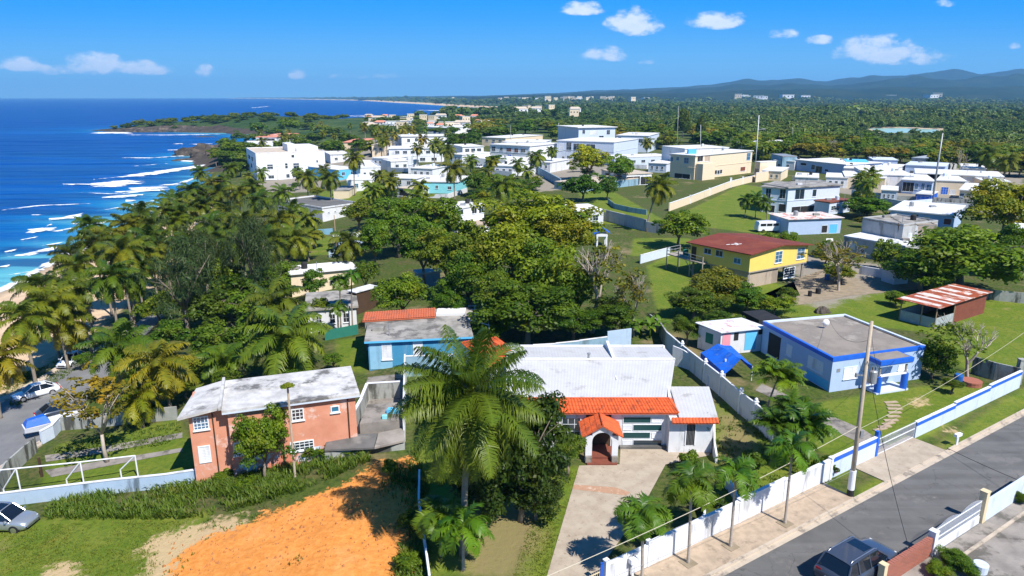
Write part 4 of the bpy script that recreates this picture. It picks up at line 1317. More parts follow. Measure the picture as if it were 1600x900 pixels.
# single palms in the town
pl = [(553, 246, 12, 4.2, 'tall coconut palm right of the white three storey block'), (480, 276, 10, 4.0, 'coconut palm before the right half of the white block'), (515, 276, 10, 4.0, 'coconut palm at the right corner of the white block'),
      (440, 300, 9, 3.8, 'coconut palm before the middle of the white block'), (398, 300, 9, 3.6, 'coconut palm before the left corner of the white block'), (708, 262, 10, 4.2, 'coconut palm right of the aqua house'), (545, 376, 6.5, 3.6, 'coconut palm before the low blue wall'),
      (785, 288, 8.5, 4.6, 'broad coconut palm above the white terrace house'), (838, 244, 9, 4.0, 'coconut palm before the white villa with blue door'), (462, 372, 8, 3.6, 'yellowing coconut palm left of the white roofed bungalow'),
      (1012, 222, 8, 3.8, 'leafy coconut palm right of the three storey villa'), (1272, 215, 8, 4.0, 'coconut palm behind the blue water tank house'), (1545, 240, 9, 4.8, 'big coconut palm behind the far right villas'), (1470, 225, 8, 3.8, 'coconut palm at the wood edge behind the far right villas'),
      (1575, 250, 8, 4.4, 'yellow green coconut palm at the far right edge'), (700, 235, 9, 3.6, 'coconut palm left of the dark round tree'), (455, 330, 8.5, 3.6, 'coconut palm left of the two slim ones by the walled yard'), (585, 205, 9, 4, 'coconut palm with orange fronds over the far tile roof'),
      (735, 250, 8, 3.2, 'small coconut palm beside the parked van'), (862, 235, 8, 3.0, 'small palm beside the white villa balcony')]
for (x, y, Hh, R, lb) in pl:
    palm(x, y, Hh, lb, R=R * 1.15, lod='palm_near' if y > 225 else 'palm_mid', tint=(1.15, 1.1, .8) if 'yellow' in lb else (.9, 1.0, .75), lean=(random.uniform(-.6, .6), 0))
palm(1030, 290, 0, 'tall coconut palm with dense hanging fronds between the pavilion and the cream house', R=4.6, lod='palm_near', base=(1010, 362), tint=(1.1, 1.05, .75))
for (x, y, b, lb) in [(1166, 312, (1164, 340), 'left small dark palm on the upper lawn'), (1182, 308, (1180, 340), 'middle small dark palm on the upper lawn'), (1196, 316, (1198, 344), 'right small dark palm on the upper lawn')]:
    palm(x, y, 0, lb, R=2.8, lod='palm_mid', base=b, name='small_palm', tint=(.5, .8, .55), trunk_r=.12)
for (x, y, b, lb) in [(531, 438, (533, 515), 'slender dark trunked palm left of its twin behind the tile strip house'), (549, 430, (551, 512), 'slender dark trunked palm right of its twin behind the tile strip house'), (527, 480, (530, 525), 'young palm below the slender twins')]:
    palm(x, y, 0, lb, R=1.9, lod='fan', base=b, name='small_palm', tint=(.5, .9, .6), trunk_r=.09)
for i in range(34):
    x = random.uniform(545, 720); y = random.uniform(190, 232)
    if i > 24: x, y = random.uniform(395, 545), random.uniform(186, 222)
    palm(x, y, random.uniform(7, 11), 'coconut palm in the far grove beyond the white block', 'palms among the far seaside houses', R=random.uniform(3.5, 4.5), lod='palm_far', tint=(1.2, 1.05, .8) if i % 2 else (.8, .95, .75), lean=(random.uniform(-.6, .6), 0))
tall = [(1068, 190, 12, 30, 11, 'tall dark tree behind the cream house, tallest of the wood edge'), (1096, 200, 9, 22, 10, 'slim tall tree right of the tallest one behind the cream house')]
for (x, y, w, h, Hh, lb) in tall:
    tree(x, y, w, h, Hh, lb, kind='mid', tint=(.7, .8, .6), name='tall_tree')

# green headland cover and far-left trees
hl_r = random.Random(31); k_ = 0
while k_ < 130:
    x, y = hl_r.uniform(-440, -215), hl_r.uniform(772, 960)
    if tz(x, y) < -6.3 or inside(SEAPOLY, np.array([x]), np.array([y]))[0]: continue
    k_ += 1; z = tz(x, y); R = hl_r.uniform(3.5, 7)
    t = thing('headland_tree', 'low wind-clipped green tree on the far headland', 'tree', (x, y, z), 0, 'trees covering the far headland')
    mb = MB(); mb.tube([(x, y, z - .3), (x, y, z + R * .4)], [.25, .15], 5); mb.build('trunk', 'tree_bark', t)
    crown_obj('crown', master('far', k_ % 3), t, (0, 0, R * .42), (R, R, R * .5), hl_r.uniform(0, 6), hl_r.choice([(1, 1.1, .7), (.6, .8, .5), (1.2, 1.2, .8)]))
for (x, y) in [(322, 238), (332, 236), (342, 238), (350, 244), (336, 243), (346, 234), (356, 250), (328, 233), (370, 245), (355, 225), (385, 232), (395, 215), (372, 212), (410, 235), (350, 240), (430, 205), (365, 232), (388, 250), (402, 200), (345, 229), (420, 218), (440, 228), (375, 262), (455, 215), (470, 222), (492, 215), (500, 200), (480, 196), (520, 205), (540, 215), (520, 230), (450, 195), (560, 225), (580, 230)]:
    tree(x, y, random.uniform(14, 22) * (.6 if x < 352 else 1), random.uniform(9, 13) * (.5 if x < 352 else 1), 4 if x > 352 else 1.8, 'bushy green tree on the slope above the rocky bluff', 'trees on the seaside slope', kind='far', tint=random.choice([(.8, 1, .65), (1.1, 1.1, .8), (.6, .8, .6)]), name='slope_tree', nl=3)
# individual trees at the near edge of the wood
edge = [(640, 226), (760, 222), (800, 216), (860, 222), (1030, 228), (1120, 228), (1190, 246), (1240, 244), (1320, 250), (1400, 252), (1500, 258), (1600, 268)]
ex = [e[0] for e in edge]; ey = [e[1] for e in edge]
for i in range(99):
    x = random.uniform(740, 1640)
    y = float(np.interp(x, ex, ey)) - random.uniform(2, 22)
    tree(x, y - 7, random.uniform(18, 30), random.uniform(9, 15), 5.0, 'bushy tree at the near edge of the wood', 'trees at the edge of the wood', kind='far',
         tint=random.choice([(.7, .9, .65), (.9, 1, .7), (.55, .75, .55), (1.2, 1.15, .8), (1.3, .95, .8)]), name='wood_edge_tree', nl=3)

# ---------------------------------------------------------------- the wood beyond (one mass)
LAG = [tuple(H(x, y, 0)[:2]) for x, y in ((1357, 201.2), (1405, 200.4), (1468, 203), (1458, 207.5), (1382, 208))]
units = {0: [crown_np(20, 20, .14, 300 + i, rc=(.26, .48), lob=.4) for i in range(5)], 1: [crown_np(9, 10, .27, 310 + i, rc=(.35, .55)) for i in range(3)], 2: [crown_np(6, 7, .36, 320 + i, rc=(.4, .6)) for i in range(3)]}
WV = []; WT = []
rw = np.random.default_rng(77)


def wood_batch(n, y0, y1, lod, Rr, xlo=-60):
    px = rw.uniform(-120, 1720, n)
    lo = 1 / (y0 - 150.8); hi = 1 / (y1 - 150.8)
    py = 150.8 + 1 / rw.uniform(min(lo, hi), max(lo, hi), n)
    for x, y in zip(px, py):
        if y > np.interp(x, ex, ey) - 20 and x > 640: continue
        if x < 690 and y > 178: continue
        P = H(x, y, 0)
        if inside(SEAPOLY, np.array([P.x]), np.array([P.y]))[0] or shore_dist(P.x, P.y)[0] < 25: continue
        if inside(LAG, np.array([P.x]), np.array([P.y]))[0]: continue
        # keep the lagoon in sight
        if 1352 < x < 1478 and 203 < y < 209.5: continue
        near_lag = 1335 < x < 1492 and 209 < y < 236
        R = (.5 if near_lag else 1) * rw.uniform(*Rr) * (1.3 if rw.random() < .15 else 1) * (.55 + .4 * (math.sin(P.x * .011 + 2) * math.sin(P.y * .007) + 1) / 2)
        V, F, T_ = units[lod][rw.integers(len(units[lod]))]
        a = rw.uniform(0, 6.28); c, s = math.cos(a), math.sin(a)
        hz = R * rw.uniform(.7, 1.15)
        zz = tz(P.x, P.y) + R * .75
        W3 = np.empty_like(V)
        W3[:, 0] = (V[:, 0] * c - V[:, 1] * s) * R * rw.uniform(.9, 1.3) + P.x
        W3[:, 1] = (V[:, 0] * s + V[:, 1] * c) * R + P.y
        W3[:, 2] = V[:, 2] * hz + zz
        WV.append(W3); WT.append(np.clip(T_ * .5 + rw.uniform(-.25, .55) + .25 * math.sin(P.x * .006 + 1) * math.sin(P.y * .004), 0, 1))


wood_batch(5200, 250, 185, 0, (3.4, 6.5))
wood_batch(6500, 188, 162, 1, (5, 9))
wood_batch(7500, 163, 154.2, 2, (8, 16))
WV = np.concatenate(WV); WT = np.concatenate(WT)
o = npmesh('distant_wood', WV, np.arange(len(WV)).reshape(-1, 4), 'wood_leaf', WT)
o['kind'] = 'stuff'
print('wood quads', len(WV) // 4)
# lagoon
surf('lagoon', (.30, .50, .44), (.36, .54, .47), scale=.02, bump=0, rough=.3)
mb = MB(); mb.add([(x, y, .25) for x, y in LAG[::-1]], [tuple(range(5))])
tag(mb.build('lagoon_water', 'lagoon'), kind='structure')
surf('far_sand', (.60, .48, .34), (.5, .4, .28), scale=.03, bump=0)
mb = MB(); S2 = [tuple(H(x, y, 0)[:2]) for x, y in ((1350, 199.6), (1400, 198.4), (1474, 200.6), (1474, 203.8), (1440, 207.6), (1375, 208.6))]
mb.add([(x, y, .12) for x, y in S2[::-1]], [tuple(range(6))])
tag(mb.build('lagoon_sandbank', 'far_sand'), kind='structure')

# banana plants
mb_r = random.Random(4)
for i, (x, y) in enumerate([(985, 528), (1000, 525), (1015, 528), (1030, 524)]):
    b = T(x, y)
    t = thing('banana_plant', ['leftmost banana plant behind the garden wall', 'banana plant second from left behind the garden wall', 'banana plant third from left behind the garden wall', 'banana plant nearest the white divider wall'][i], 'plant', b, 0, 'banana plants')
    mb = MB(); mb.tube([b, b + Vector((0, 0, 1.4))], [.13, .09], 8); mb.build('stem', 'leaf', t, smooth=True).color = (1.5, 1.4, 1, 1)
    lf = MB()
    for k in range(11):
        a = k * 2.4 + mb_r.uniform(-.3, .3); e = mb_r.uniform(.5, 1.35); Lb = mb_r.uniform(1.5, 2.2)
        p = b + Vector((0, 0, 1.3)); prev = None
        for j in range(7):
            w = .27 * math.sin(math.pi * min(1, (j + .6) / 6.6)); el = e - j * .26
            s = Vector((-math.sin(a), math.cos(a), 0))
            cur = (p + s * w, p - Vector((0, 0, .04)), p - s * w)
            if prev:
                lf.quad(prev[0], prev[1], cur[1], cur[0]); lf.quad(prev[1], prev[2], cur[2], cur[1])
            prev = cur
            p = p + Vector((math.cos(a) * math.cos(el), math.sin(a) * math.cos(el), math.sin(el))) * Lb / 6
    lf.build('leaves', 'leaf', t, smooth=True).color = (2.0, 2.0, 1.3, 1)

# weeds and tall grass (nobody could count them)
def tufts(name, polys, dens, hgt, width, label=None, mat='grass_leaf', broad=0.0):
    V = []; Tn = []
    r = np.random.default_rng(len(name) + int(dens * 10))
    for poly in polys:
        w = np.array(pxpoly(poly)); lo, hi = w.min(0), w.max(0)
        n = int((hi - lo).prod() * dens)
        pts = r.uniform(lo, hi, (n, 2)); pts = pts[inside(w, pts[:, 0], pts[:, 1])]
        if not len(pts): continue
        # clumpy
        k = np.sin(pts[:, 0] * .9) + np.sin(pts[:, 1] * 1.3 + pts[:, 0] * .5) + r.normal(0, .9, len(pts))
        pts = pts[k > -.5]
        z = terr(pts[:, 0], pts[:, 1])
        for _ in range(5):
            m_ = len(pts)
            a = r.uniform(0, 6.28, m_); ln = r.uniform(.15, .7, m_); h = hgt * r.uniform(.4, 1.25, m_)
            d = np.stack([np.cos(a), np.sin(a), 0 * a], -1); s = np.stack([-np.sin(a), np.cos(a), 0 * a], -1)
            base = np.stack([pts[:, 0], pts[:, 1], z], -1) + d * r.uniform(0, .12, m_)[:, None] + s * r.normal(0, .08, (m_, 1))
            ww = (width * r.uniform(.6, 1.4, m_))[:, None]
            mid = base + d * (h * ln * .5)[:, None] + np.array([0, 0, 1]) * (h * .6)[:, None]
            tip = base + d * (h * ln * 1.3)[:, None] + np.array([0, 0, 1]) * (h * .95)[:, None]
            V.append(np.stack([base - s * ww * .5, base + s * ww * .5, mid + s * ww, mid - s * ww], 1)); V.append(np.stack([mid - s * ww, mid + s * ww, tip + s * ww * .1, tip - s * ww * .1], 1))
            t_ = np.clip(r.uniform(0, 1, m_), 0, 1); Tn += [t_, t_]
    V = np.concatenate(V).reshape(-1, 3)
    o = npmesh(name, V, np.arange(len(V)).reshape(-1, 4), mat, np.concatenate(Tn))
    o['kind'] = 'stuff'
    return o


tufts('tall_weeds', [[(90, 785), (325, 748), (470, 735), (560, 700), (585, 722), (480, 765), (400, 790), (300, 812), (60, 812)], [(590, 770), (650, 700), (668, 760), (668, 920), (610, 920), (650, 800)], [(330, 745), (400, 735), (480, 720), (480, 770), (330, 780)]], 26, .60, .035).color = (1.05, 1.1, .8, 1)
tufts('lawn_grass', [[(0, 822), (300, 812), (250, 850), (240, 900), (0, 900)], [(800, 900), (860, 735), (905, 735), (850, 900)]], 36, .09, .022).color = (1.5, 1.25, 1, 1)
tufts('yard_weeds', [[(660, 650), (720, 640), (720, 760), (660, 760)], [(500, 695), (580, 695), (580, 722), (500, 722)], [(280, 590), (300, 560), (340, 545), (330, 590)], [(1110, 640), (1170, 640), (1310, 750), (1170, 790), (1120, 760)], [(0, 600), (130, 548), (150, 560), (20, 640)], [(80, 700), (280, 660), (290, 690), (100, 720)]], 14, .22, .03)
for i, (x, y, w, h, lb) in enumerate([(515, 715, 30, 13, 'rounded hedge bush in front of the fallen roof slab'), (545, 712, 26, 10, 'hedge bush at the right end under the roof slab'), (350, 752, 22, 10, 'broad leaved bush at the broken wall'), (610, 745, 15, 14, 'green bush on the orange soil bank'), (640, 830, 22, 18, 'bush on the soil bank beside the thin white wall'), (635, 895, 24, 16, 'bush at the bottom end of the thin white wall'), (150, 660, 12, 9, 'bright bush against the old concrete wall'), (480, 720, 24, 14, 'weedy bush below the barred window'), (380, 765, 22, 12, 'weedy bush in front of the round tree'), (700, 650, 26, 18, 'bush inside the courtyard left of the giant palm'), (665, 665, 18, 14, 'bush beside the tall white boundary wall'), (30, 595, 18, 7, 'dark bush on the verge above the white sedan'), (875, 730, 22, 10, 'low plants beside the porch steps')]):
    bush(x, y, w, h, lb, tint=(.8, 1, .6))
# ================================================================ building helpers
def ray_plane(px, py, P, nrm):
    d = Vector(raydir(px, py)); o = Vector((0, 0, CAMZ))
    return o + d * ((Vector(P) - o).dot(nrm) / d.dot(nrm))


BB = []


def PX(P):
    dz = P[2] - CAMZ
    yc = P[1] * cth - dz * sth
    return 800 + FPX * P[0] / yc, 450 - FPX * (P[1] * sth + dz * cth) / yc


class Wall:
    """a vertical wall face from a to b (seen from outside: left a, right b)"""

    def __init__(s, a, b, z0, z1):
        s.a, s.b = Vector((a[0], a[1], 0)), Vector((b[0], b[1], 0))
        s.L = (s.b - s.a).length; s.u = (s.b - s.a) / s.L
        s.n = Vector((s.u.y, -s.u.x, 0)); s.z0, s.z1 = z0, z1

    def px(s, x, y):
        p = ray_plane(x, y, s.a, s.n)
        return (p - s.a).dot(s.u), p.z

    def P(s, t, z, o=0.0):
        return s.a + s.u * t + s.n * o + Vector((0, 0, z))


GL = {'dark': 'glass_dark', 'blue': 'glass_blue', 'teal': 'glass_teal', 'panel': 'teal_panel', 'shut': 'white_clean', 'bluedoor': 'blue_trim', 'greydoor': 'grey_metal', 'browndoor': 'redbrown', 'black': 'dark', 'aqua': 'aqua_paint', 'pink': 'pink_paint', 'cyan': 'cyan_paint'}


def window(w, s0, s1, z0, z1, style='dark', parent=None, bars=(1, 1), frame=.06, name='window', proud=.05, fm='window_frame', sill=True, grill=0):
    """window: frame with bars, a pane behind them and a sill"""
    if s1 < s0: s0, s1 = s1, s0
    if z1 < z0: z0, z1 = z1, z0
    fr = MB()

    def bar(a0, a1, b0, b1, o0, o1, m=fr):
        m.obox(w.P(a0, b0, o0), w.u * (a1 - a0), Vector((0, 0, b1 - b0)), w.n * (o1 - o0))
    bar(s0, s1, z1 - frame, z1, .002, proud); bar(s0, s1, z0, z0 + frame, .002, proud)
    bar(s0, s0 + frame, z0 + frame, z1 - frame, .002, proud); bar(s1 - frame, s1, z0 + frame, z1 - frame, .002, proud)
    nx, nz = bars
    for i in range(1, nx + 1):
        c = s0 + (s1 - s0) * i / (nx + 1); bar(c - frame * .3, c + frame * .3, z0 + frame, z1 - frame, .004, proud * .8)
    for i in range(1, nz + 1):
        c = z0 + (z1 - z0) * i / (nz + 1); bar(s0 + frame, s1 - frame, c - frame * .25, c + frame * .25, .006, proud * .7)
    if sill and name == 'window':
        bar(s0 - .06, s1 + .06, z0 - .07, z0 - .002, .002, proud + .07)
    f = fr.build(name, fm, parent)
    pn = MB(); pn.obox(w.P(s0 + frame * .5, z0 + frame * .5, .001), w.u * (s1 - s0 - frame), Vector((0, 0, z1 - z0 - frame)), w.n * .016)
    if style == 'shut':
        k = max(3, int((z1 - z0) / .16))
        for i in range(k):
            zz = z0 + frame + (z1 - z0 - 2 * frame) * i / k
            pn.obox(w.P(s0 + frame, zz, .02), w.u * (s1 - s0 - 2 * frame), Vector((0, 0, .09)), w.n * .012)
    pn.build('pane' if name == 'window' else 'panel', GL.get(style, style), f)
    return f


def building(name, label, cat, A, B, C, zt, wall='white_paint', roof='white_roof', over=.3, th=.25, parapet=0.0, pw=.2, wins=(), group=None, z0=None,
             ptm=None, fascia=None, deep=.6, flat=True):
    """A, B: front roof corners, C: a point on the back roof edge (picture places) at height zt over the ground"""
    a, b, c = T(A[0], A[1], zt), T(B[0], B[1], zt), T(C[0], C[1], zt)
    g = (a.z + b.z) / 2 - zt
    if z0 is not None: g = z0
    zt_ = g + zt
    a, b, c = H(A[0], A[1], zt_), H(B[0], B[1], zt_), H(C[0], C[1], zt_)
    R = rect(a, b, c)
    Wp = off(R, -over) if over else R
    cen = sum(R, Vector((0, 0))) / 4
    t = thing(name, label, cat, (cen.x, cen.y, g), math.atan2((b - a).y, (b - a).x), group)
    mb = MB(); mb.prism(Wp, g - deep, zt_ - th); mb.build('wall', wall, t)
    rf = MB(); rf.prism(R, zt_ - th + .002, zt_)
    r = rf.build('roof', [roof] if not fascia else [roof, fascia], t)
    if fascia:
        me = r.data
        for p in me.polygons: p.material_index = 0 if p.normal.z > .5 else 1
    if parapet:
        pm = MB(); I = off(R, -pw)
        for i in range(4):
            j = (i + 1) % 4
            pm.prism([R[i], R[j], I[j], I[i]], zt_ + .002, zt_ + parapet)
        pm.build('parapet', ptm or wall, t)
    W_ = {'F': Wall(Wp[0], Wp[1], g, zt_ - th), 'R': Wall(Wp[1], Wp[2], g, zt_ - th), 'K': Wall(Wp[2], Wp[3], g, zt_ - th), 'L': Wall(Wp[3], Wp[0], g, zt_ - th)}
    for s in wins:
        f = s[0]
        if f[0] == 'r':
            w = W_[f[1]]
            window(w, s[1] * w.L, s[2] * w.L, g + s[3], g + s[4], s[5], t, *(s[6:7] or [(1, 1)]), name=s[7] if len(s) > 7 else ('door' if 'door' in s[5] else 'window'), frame=.05 if s[4] - s[3] > .7 else .03)
        else:
            w = W_[f]; s0, za = w.px(s[1], s[2]); s1, zb = w.px(s[3], s[4])
            zl, zh = min(za, zb), max(za, zb)
            zh = min(zh, zt_ - th - .05); zl = max(zl, g + .02)
            s0, s1 = max(.05, min(s0, s1)), min(w.L - .05, max(s0, s1))
            if s1 - s0 < .15 or zh - zl < .15: continue
            window(w, s0, s1, zl, zh, s[5], t, *(s[6:7] or [(1, 1)]), name=s[7] if len(s) > 7 else ('door' if 'door' in s[5] else 'window'))
    if zt >= 6 and wall != 'grey_plaster':
        mk = MB(); mk.prism(off(Wp, .10), g + zt * .48, g + zt * .48 + .16); mk.build('floor_band', wall, t)
    reg = []
    for (x_, y_) in [(p.x, p.y) for p in Wp]:
        for z_ in (g, zt_): reg.append(PX(Vector((x_, y_, z_))))
    BB.append((min(q[0] for q in reg), min(q[1] for q in reg), max(q[0] for q in reg), max(q[1] for q in reg), (b - a).length))
    rc_ = random.Random(int(A[0] * 7 + A[1]))
    Lf_ = (b - a).length
    if Lf_ > 7 and zt > 3 and cat not in ('terrace', 'garage', 'tower') and flat:
        u_, v_ = R[1] - R[0], R[3] - R[0]
        q = R[0] + u_ * rc_.uniform(.2, .8) + v_ * rc_.uniform(.35, .7)
        if rc_.random() < .6:
            mk = MB(); mk.tube([(q.x, q.y, zt_), (q.x, q.y, zt_ + .9), (q.x, q.y, zt_ + 1.05)], [.5, .5, .3], 12); mk.build('cistern', rc_.choice(['white_paint', 'dark', 'grey_metal', 'bluewhite_paint']), t)
        q = R[0] + u_ * rc_.uniform(.1, .9) + v_ * rc_.uniform(.3, .8)
        mk = MB(); mk.box((q.x, q.y, zt_ + .2), (1.2, .9, .42)); mk.build('roof_hatch', rc_.choice(['concrete_roof', 'white_paint', 'grey_metal']), t)
        q = R[0] + u_ * rc_.uniform(.1, .9) + v_ * .2
        mk = MB(); mk.tube([(q.x, q.y, zt_ - .1), (q.x, q.y, zt_ + 1.3)], .05, 5); mk.build('vent_pipe', 'grey_metal', t)
    t_info = dict(t=t, R=R, Wp=Wp, g=g, zt=zt_, W=W_)
    return t_info


def add_block(I, s0, s1, v0, v1, z0, z1, name, mat, over=0):
    """extra volume on a building, in fractions along the front (s) and the depth (v)"""
    R = I['R']; u = R[1] - R[0]; v = R[3] - R[0]
    P = [R[0] + u * a + v * b for a, b in ((s0, v0), (s1, v0), (s1, v1), (s0, v1))]
    mb = MB(); mb.prism(off(P, over) if over else P, z0, z1)
    return mb.build(name, mat, I['t']), P


def wallrun(name, label, pts, heights, th=.18, mat='white_paint', cap=None, cat='wall', group=None, stripe=None, posts=None, parts=True, base_z=None):
    """garden wall along ground places pts; heights: one per segment"""
    P = [T(*p) if len(p) == 2 else Vector(p) for p in pts]
    t = thing(name, label, cat, P[0], 0, group)
    mb = MB(); cp = MB(); st = MB()
    for i, (a, b) in enumerate(zip(P[:-1], P[1:])):
        h = heights[i] if hasattr(heights, '__len__') else heights
        d = (b - a); d.z = 0; d.normalize(); n = Vector((-d.y, d.x, 0)) * th / 2
        poly = [a - n, b - n, b + n, a + n]
        if hasattr(h, '__len__'): ha, hb = h
        else: ha = hb = h
        za = [a.z - .3, b.z - .3, b.z - .3, a.z - .3]
        mb.prism(poly, za, [a.z + ha, b.z + hb, b.z + hb, a.z + ha])
        if cap:
            n2 = n * 1.35
            cp.prism([a - n2, b - n2, b + n2, a + n2], [a.z + ha + .002, b.z + hb + .002, b.z + hb + .002, a.z + ha + .002], [a.z + ha + .07, b.z + hb + .07, b.z + hb + .07, a.z + ha + .07])
        if stripe:
            n3 = n * 1.06
            st.prism([a - n3, b - n3, b + n3, a + n3], [a.z + ha - .34, b.z + hb - .34, b.z + hb - .34, a.z + ha - .34], [a.z + ha - .04, b.z + hb - .04, b.z + hb - .04, a.z + ha - .04])
    mb.build('wall_panel', mat, t)
    if cap: cp.build('coping', cap, t)
    if stripe: st.build('stripe', stripe, t)
    if posts:
        for (k, s, hh, mt) in posts:
            a = P[k]
            pm = MB(); pm.box((a.x, a.y, a.z + hh / 2 - .1), (s, s, hh + .2)); pm.box((a.x, a.y, a.z + hh + .05), (s + .08, s + .08, .1))
            pm.build('post', mt, t)
    return t


def hgt(b, py):
    return ZAT(T(*b), py) - T(*b).z


# ================================================================ streets
def sheet(name, pts, mat, dz, kind='structure', th=None, sub=0):
    P = [T(*p) for p in pts]
    mb = MB()
    poly = [(p.x, p.y) for p in P]
    zs = [p.z + dz for p in P]
    if th:
        mb.prism(poly, [z - th for z in zs], zs)
    else:
        ar = sum(poly[i][0] * poly[(i + 1) % len(poly)][1] - poly[(i + 1) % len(poly)][0] * poly[i][1] for i in range(len(poly)))
        V = [(p[0], p[1], 0) for p in poly]
        if ar < 0: V = V[::-1]
        bm = bmesh.new(); bm.faces.new([bm.verts.new(v) for v in V])
        bmesh.ops.triangulate(bm, faces=bm.faces[:])
        for _ in range(7):
            es = [e for e in bm.edges if e.calc_length() > 2.0]
            if not es or len(bm.faces) > 9000: break
            bmesh.ops.subdivide_edges(bm, edges=es, cuts=1, use_grid_fill=False)
            bmesh.ops.triangulate(bm, faces=bm.faces[:])
        bm.verts.index_update()
        VV = np.array([v.co[:] for v in bm.verts]); VV[:, 2] = terr(VV[:, 0], VV[:, 1]) + dz
        mb.add([tuple(v) for v in VV], [tuple(v.index for v in f.verts) for f in bm.faces]); bm.free()
    o = mb.build(name, mat)
    return tag(o, kind=kind) if kind else o


# right street: straight, with direction u
pa, pb = T(1140, 895), T(1600, 650)
ud = (pb - pa).normalized(); nd = Vector((-ud.y, ud.x, 0))


def along(s, o, z=0): return pa + ud * s + nd * o + Vector((0, 0, z))


def strip(name, s0, s1, o0, o1, z0, z1, mat, kind='structure'):
    mb = MB(); mb.prism([along(s0, o0)[:2], along(s1, o0)[:2], along(s1, o1)[:2], along(s0, o1)[:2]], z0, z1)
    o = mb.build(name, mat)
    if kind: o['kind'] = kind
    return o


strip('street', -30, 120, -6.9, -.02, -.3, .02, 'asphalt')
strip('street_gutter', -30, 120, -.02, .38, -.3, .03, 'kerb')
# kerb with a drop at the drives, pavement behind it
seg = T(1395, 757); sk = (seg - pa).dot(ud); seg2 = T(1490, 707); sk2 = (seg2 - pa).dot(ud)
strip('street_kerb', -30, sk, .38, .58, -.3, .15, 'kerb')
strip('street_kerb', sk2, 120, .38, .58, -.3, .15, 'kerb')
strip('street_kerb', sk, sk2, .38, .58, -.3, .06, 'kerb')
p1 = (T(1325, 775) - pa).dot(ud)
strip('pavement', -30, p1, .58, 3.05, -.3, .12, 'sidewalk')
mbj = MB()
strip('drive_apron', sk - .2, sk2 - .3, .58, 3.6, -.3, .09, 'driveway')
strip('street_far_kerb', -30, 120, -7.1, -6.9, -.3, .12, 'kerb')
# left street beside the beach
lp = [T(*p) for p in [(-200, 900), (-60, 735), (0, 693), (60, 655), (98, 625), (140, 585), (180, 555)]]
sheet('beach_road', [(-60, 640), (0, 632), (60, 600), (118, 562), (200, 515), (262, 468), (275, 474), (222, 530), (160, 598), (118, 645), (62, 690), (0, 730), (-60, 770)], 'asphalt_left', .03)
sheet('beach_road_kerb', [(-60, 632), (0, 626), (60, 594), (118, 557), (120, 561), (62, 599), (0, 632), (-60, 640)], 'kerb', .16, th=.3)
sheet('beach_road_pavement', [(62, 690), (0, 730), (-60, 772), (-60, 780), (0, 738), (66, 696)], 'kerb', .14, th=.3)
# driveway of the main house
sheet('driveway', [(846, 930), (905, 728), (968, 726), (970, 694), (1112, 692), (1108, 712), (1040, 726), (1000, 800), (940, 885), (900, 960)], 'driveway', .035)
surf('brick_strip', (.42, .25, .16), (.34, .20, .12), scale=3, stain=(.6, .5, .4), stain_amt=.7, stain_scale=2)
sheet('drive_brick_strip', [(896, 758), (960, 762), (985, 770), (978, 775), (955, 772), (895, 765)], 'brick_strip', .045)
# concrete drive and slabs to the pale blue house
sheet('side_drive', [(1392, 700), (1400, 722), (1360, 700), (1300, 672), (1240, 638), (1180, 610), (1190, 600), (1250, 625), (1310, 655), (1350, 672)], 'slab', .03)
sheet('dirt_lane', [(1170, 470), (1240, 478), (1330, 462), (1440, 452), (1440, 440), (1340, 435), (1280, 425), (1240, 440), (1250, 462)], 'dirt_track', .03)
sheet('yard_track', [(70, 712), (150, 700), (285, 676), (285, 684), (150, 710), (72, 722)], 'slab', .03)
sheet('yard_track', [(70, 735), (150, 722), (285, 700), (285, 706), (150, 732), (80, 746)], 'slab', .03)
for i in range(9):
    a = i / 8
    x = 1388 - 26 * math.sin(a * 2.2) * (1) + 12 * a; y = 630 + a * 44
    x = [1392, 1396, 1398, 1398, 1396, 1392, 1388, 1382, 1375][i]; y = [629, 634, 639, 645, 651, 657, 662, 667, 671][i]
    P = T(x, y)
    mb = MB(); mb.box((P.x, P.y, P.z + .03), (random.uniform(1.1, 1.5), .36, .08), .05 + a * .25 + random.uniform(-.15, .15))
    tag(mb.build('stepping_stone', 'sidewalk'), 'pale stepping stone in the curved path to the blue porch', 'stepping stone', 'stepping stones on the lawn')

# ================================================================ main white house
tM = thing('white_house', 'single storey white house with grey white metal roof, orange tiled eave and arched porch', 'house', (10, 55, 0))
ZE = 4.0
zr = ZE + .55
a_, b_ = H(800, 623, ZE), H(1035, 623, ZE)          # front roof edge
c_, d_ = H(966, 571, zr), H(1040, 571, zr)
bl, br_ = H(818, 541, ZE), H(1037, 542, ZE)
yF = a_.y; yB = (bl.y + br_.y) / 2; yR = yF + (yB - yF) * .60
xL = H(790, 623, ZE).x; xR = H(1054, 632, ZE).x; xRb = H(1037, 542, ZE).x
rf = MB()
tile_sheet(rf, (xL, yF, ZE), (xR - .2, yF, ZE), (xRb, yR, zr), (xL, yR, zr), pitch=.28, amp=.010, row=50, th=.12)
tile_sheet(rf, (xRb, yB, ZE), (xL, yB, ZE), (xL, yR + .02, zr), (xRb, yR + .02, zr), pitch=.28, amp=.010, row=50, th=.12)
roofM = rf.build('roof', 'metal_white_roof', tM)
rg = MB(); rg.box(((xL + xRb) / 2, yR, zr + .07), (xRb - xL, .35, .08)); rg.box((H(963, 571, zr).x, (yR + yB) / 2, ZE + .45), (.25, yB - yR, .35))
rg.box((H(964, 600, ZE).x, (yR + yF) / 2, (ZE + zr) / 2 + .06), (.08, 1, .03))
rg.prism([(xR - .28, yF), (xR - .08, yF), (xRb + .12, yB), (xRb - .05, yB)], [ZE + .02, ZE + .02, ZE + .02, ZE + .02], [ZE + .2, ZE + .2, ZE + .12, ZE + .12])
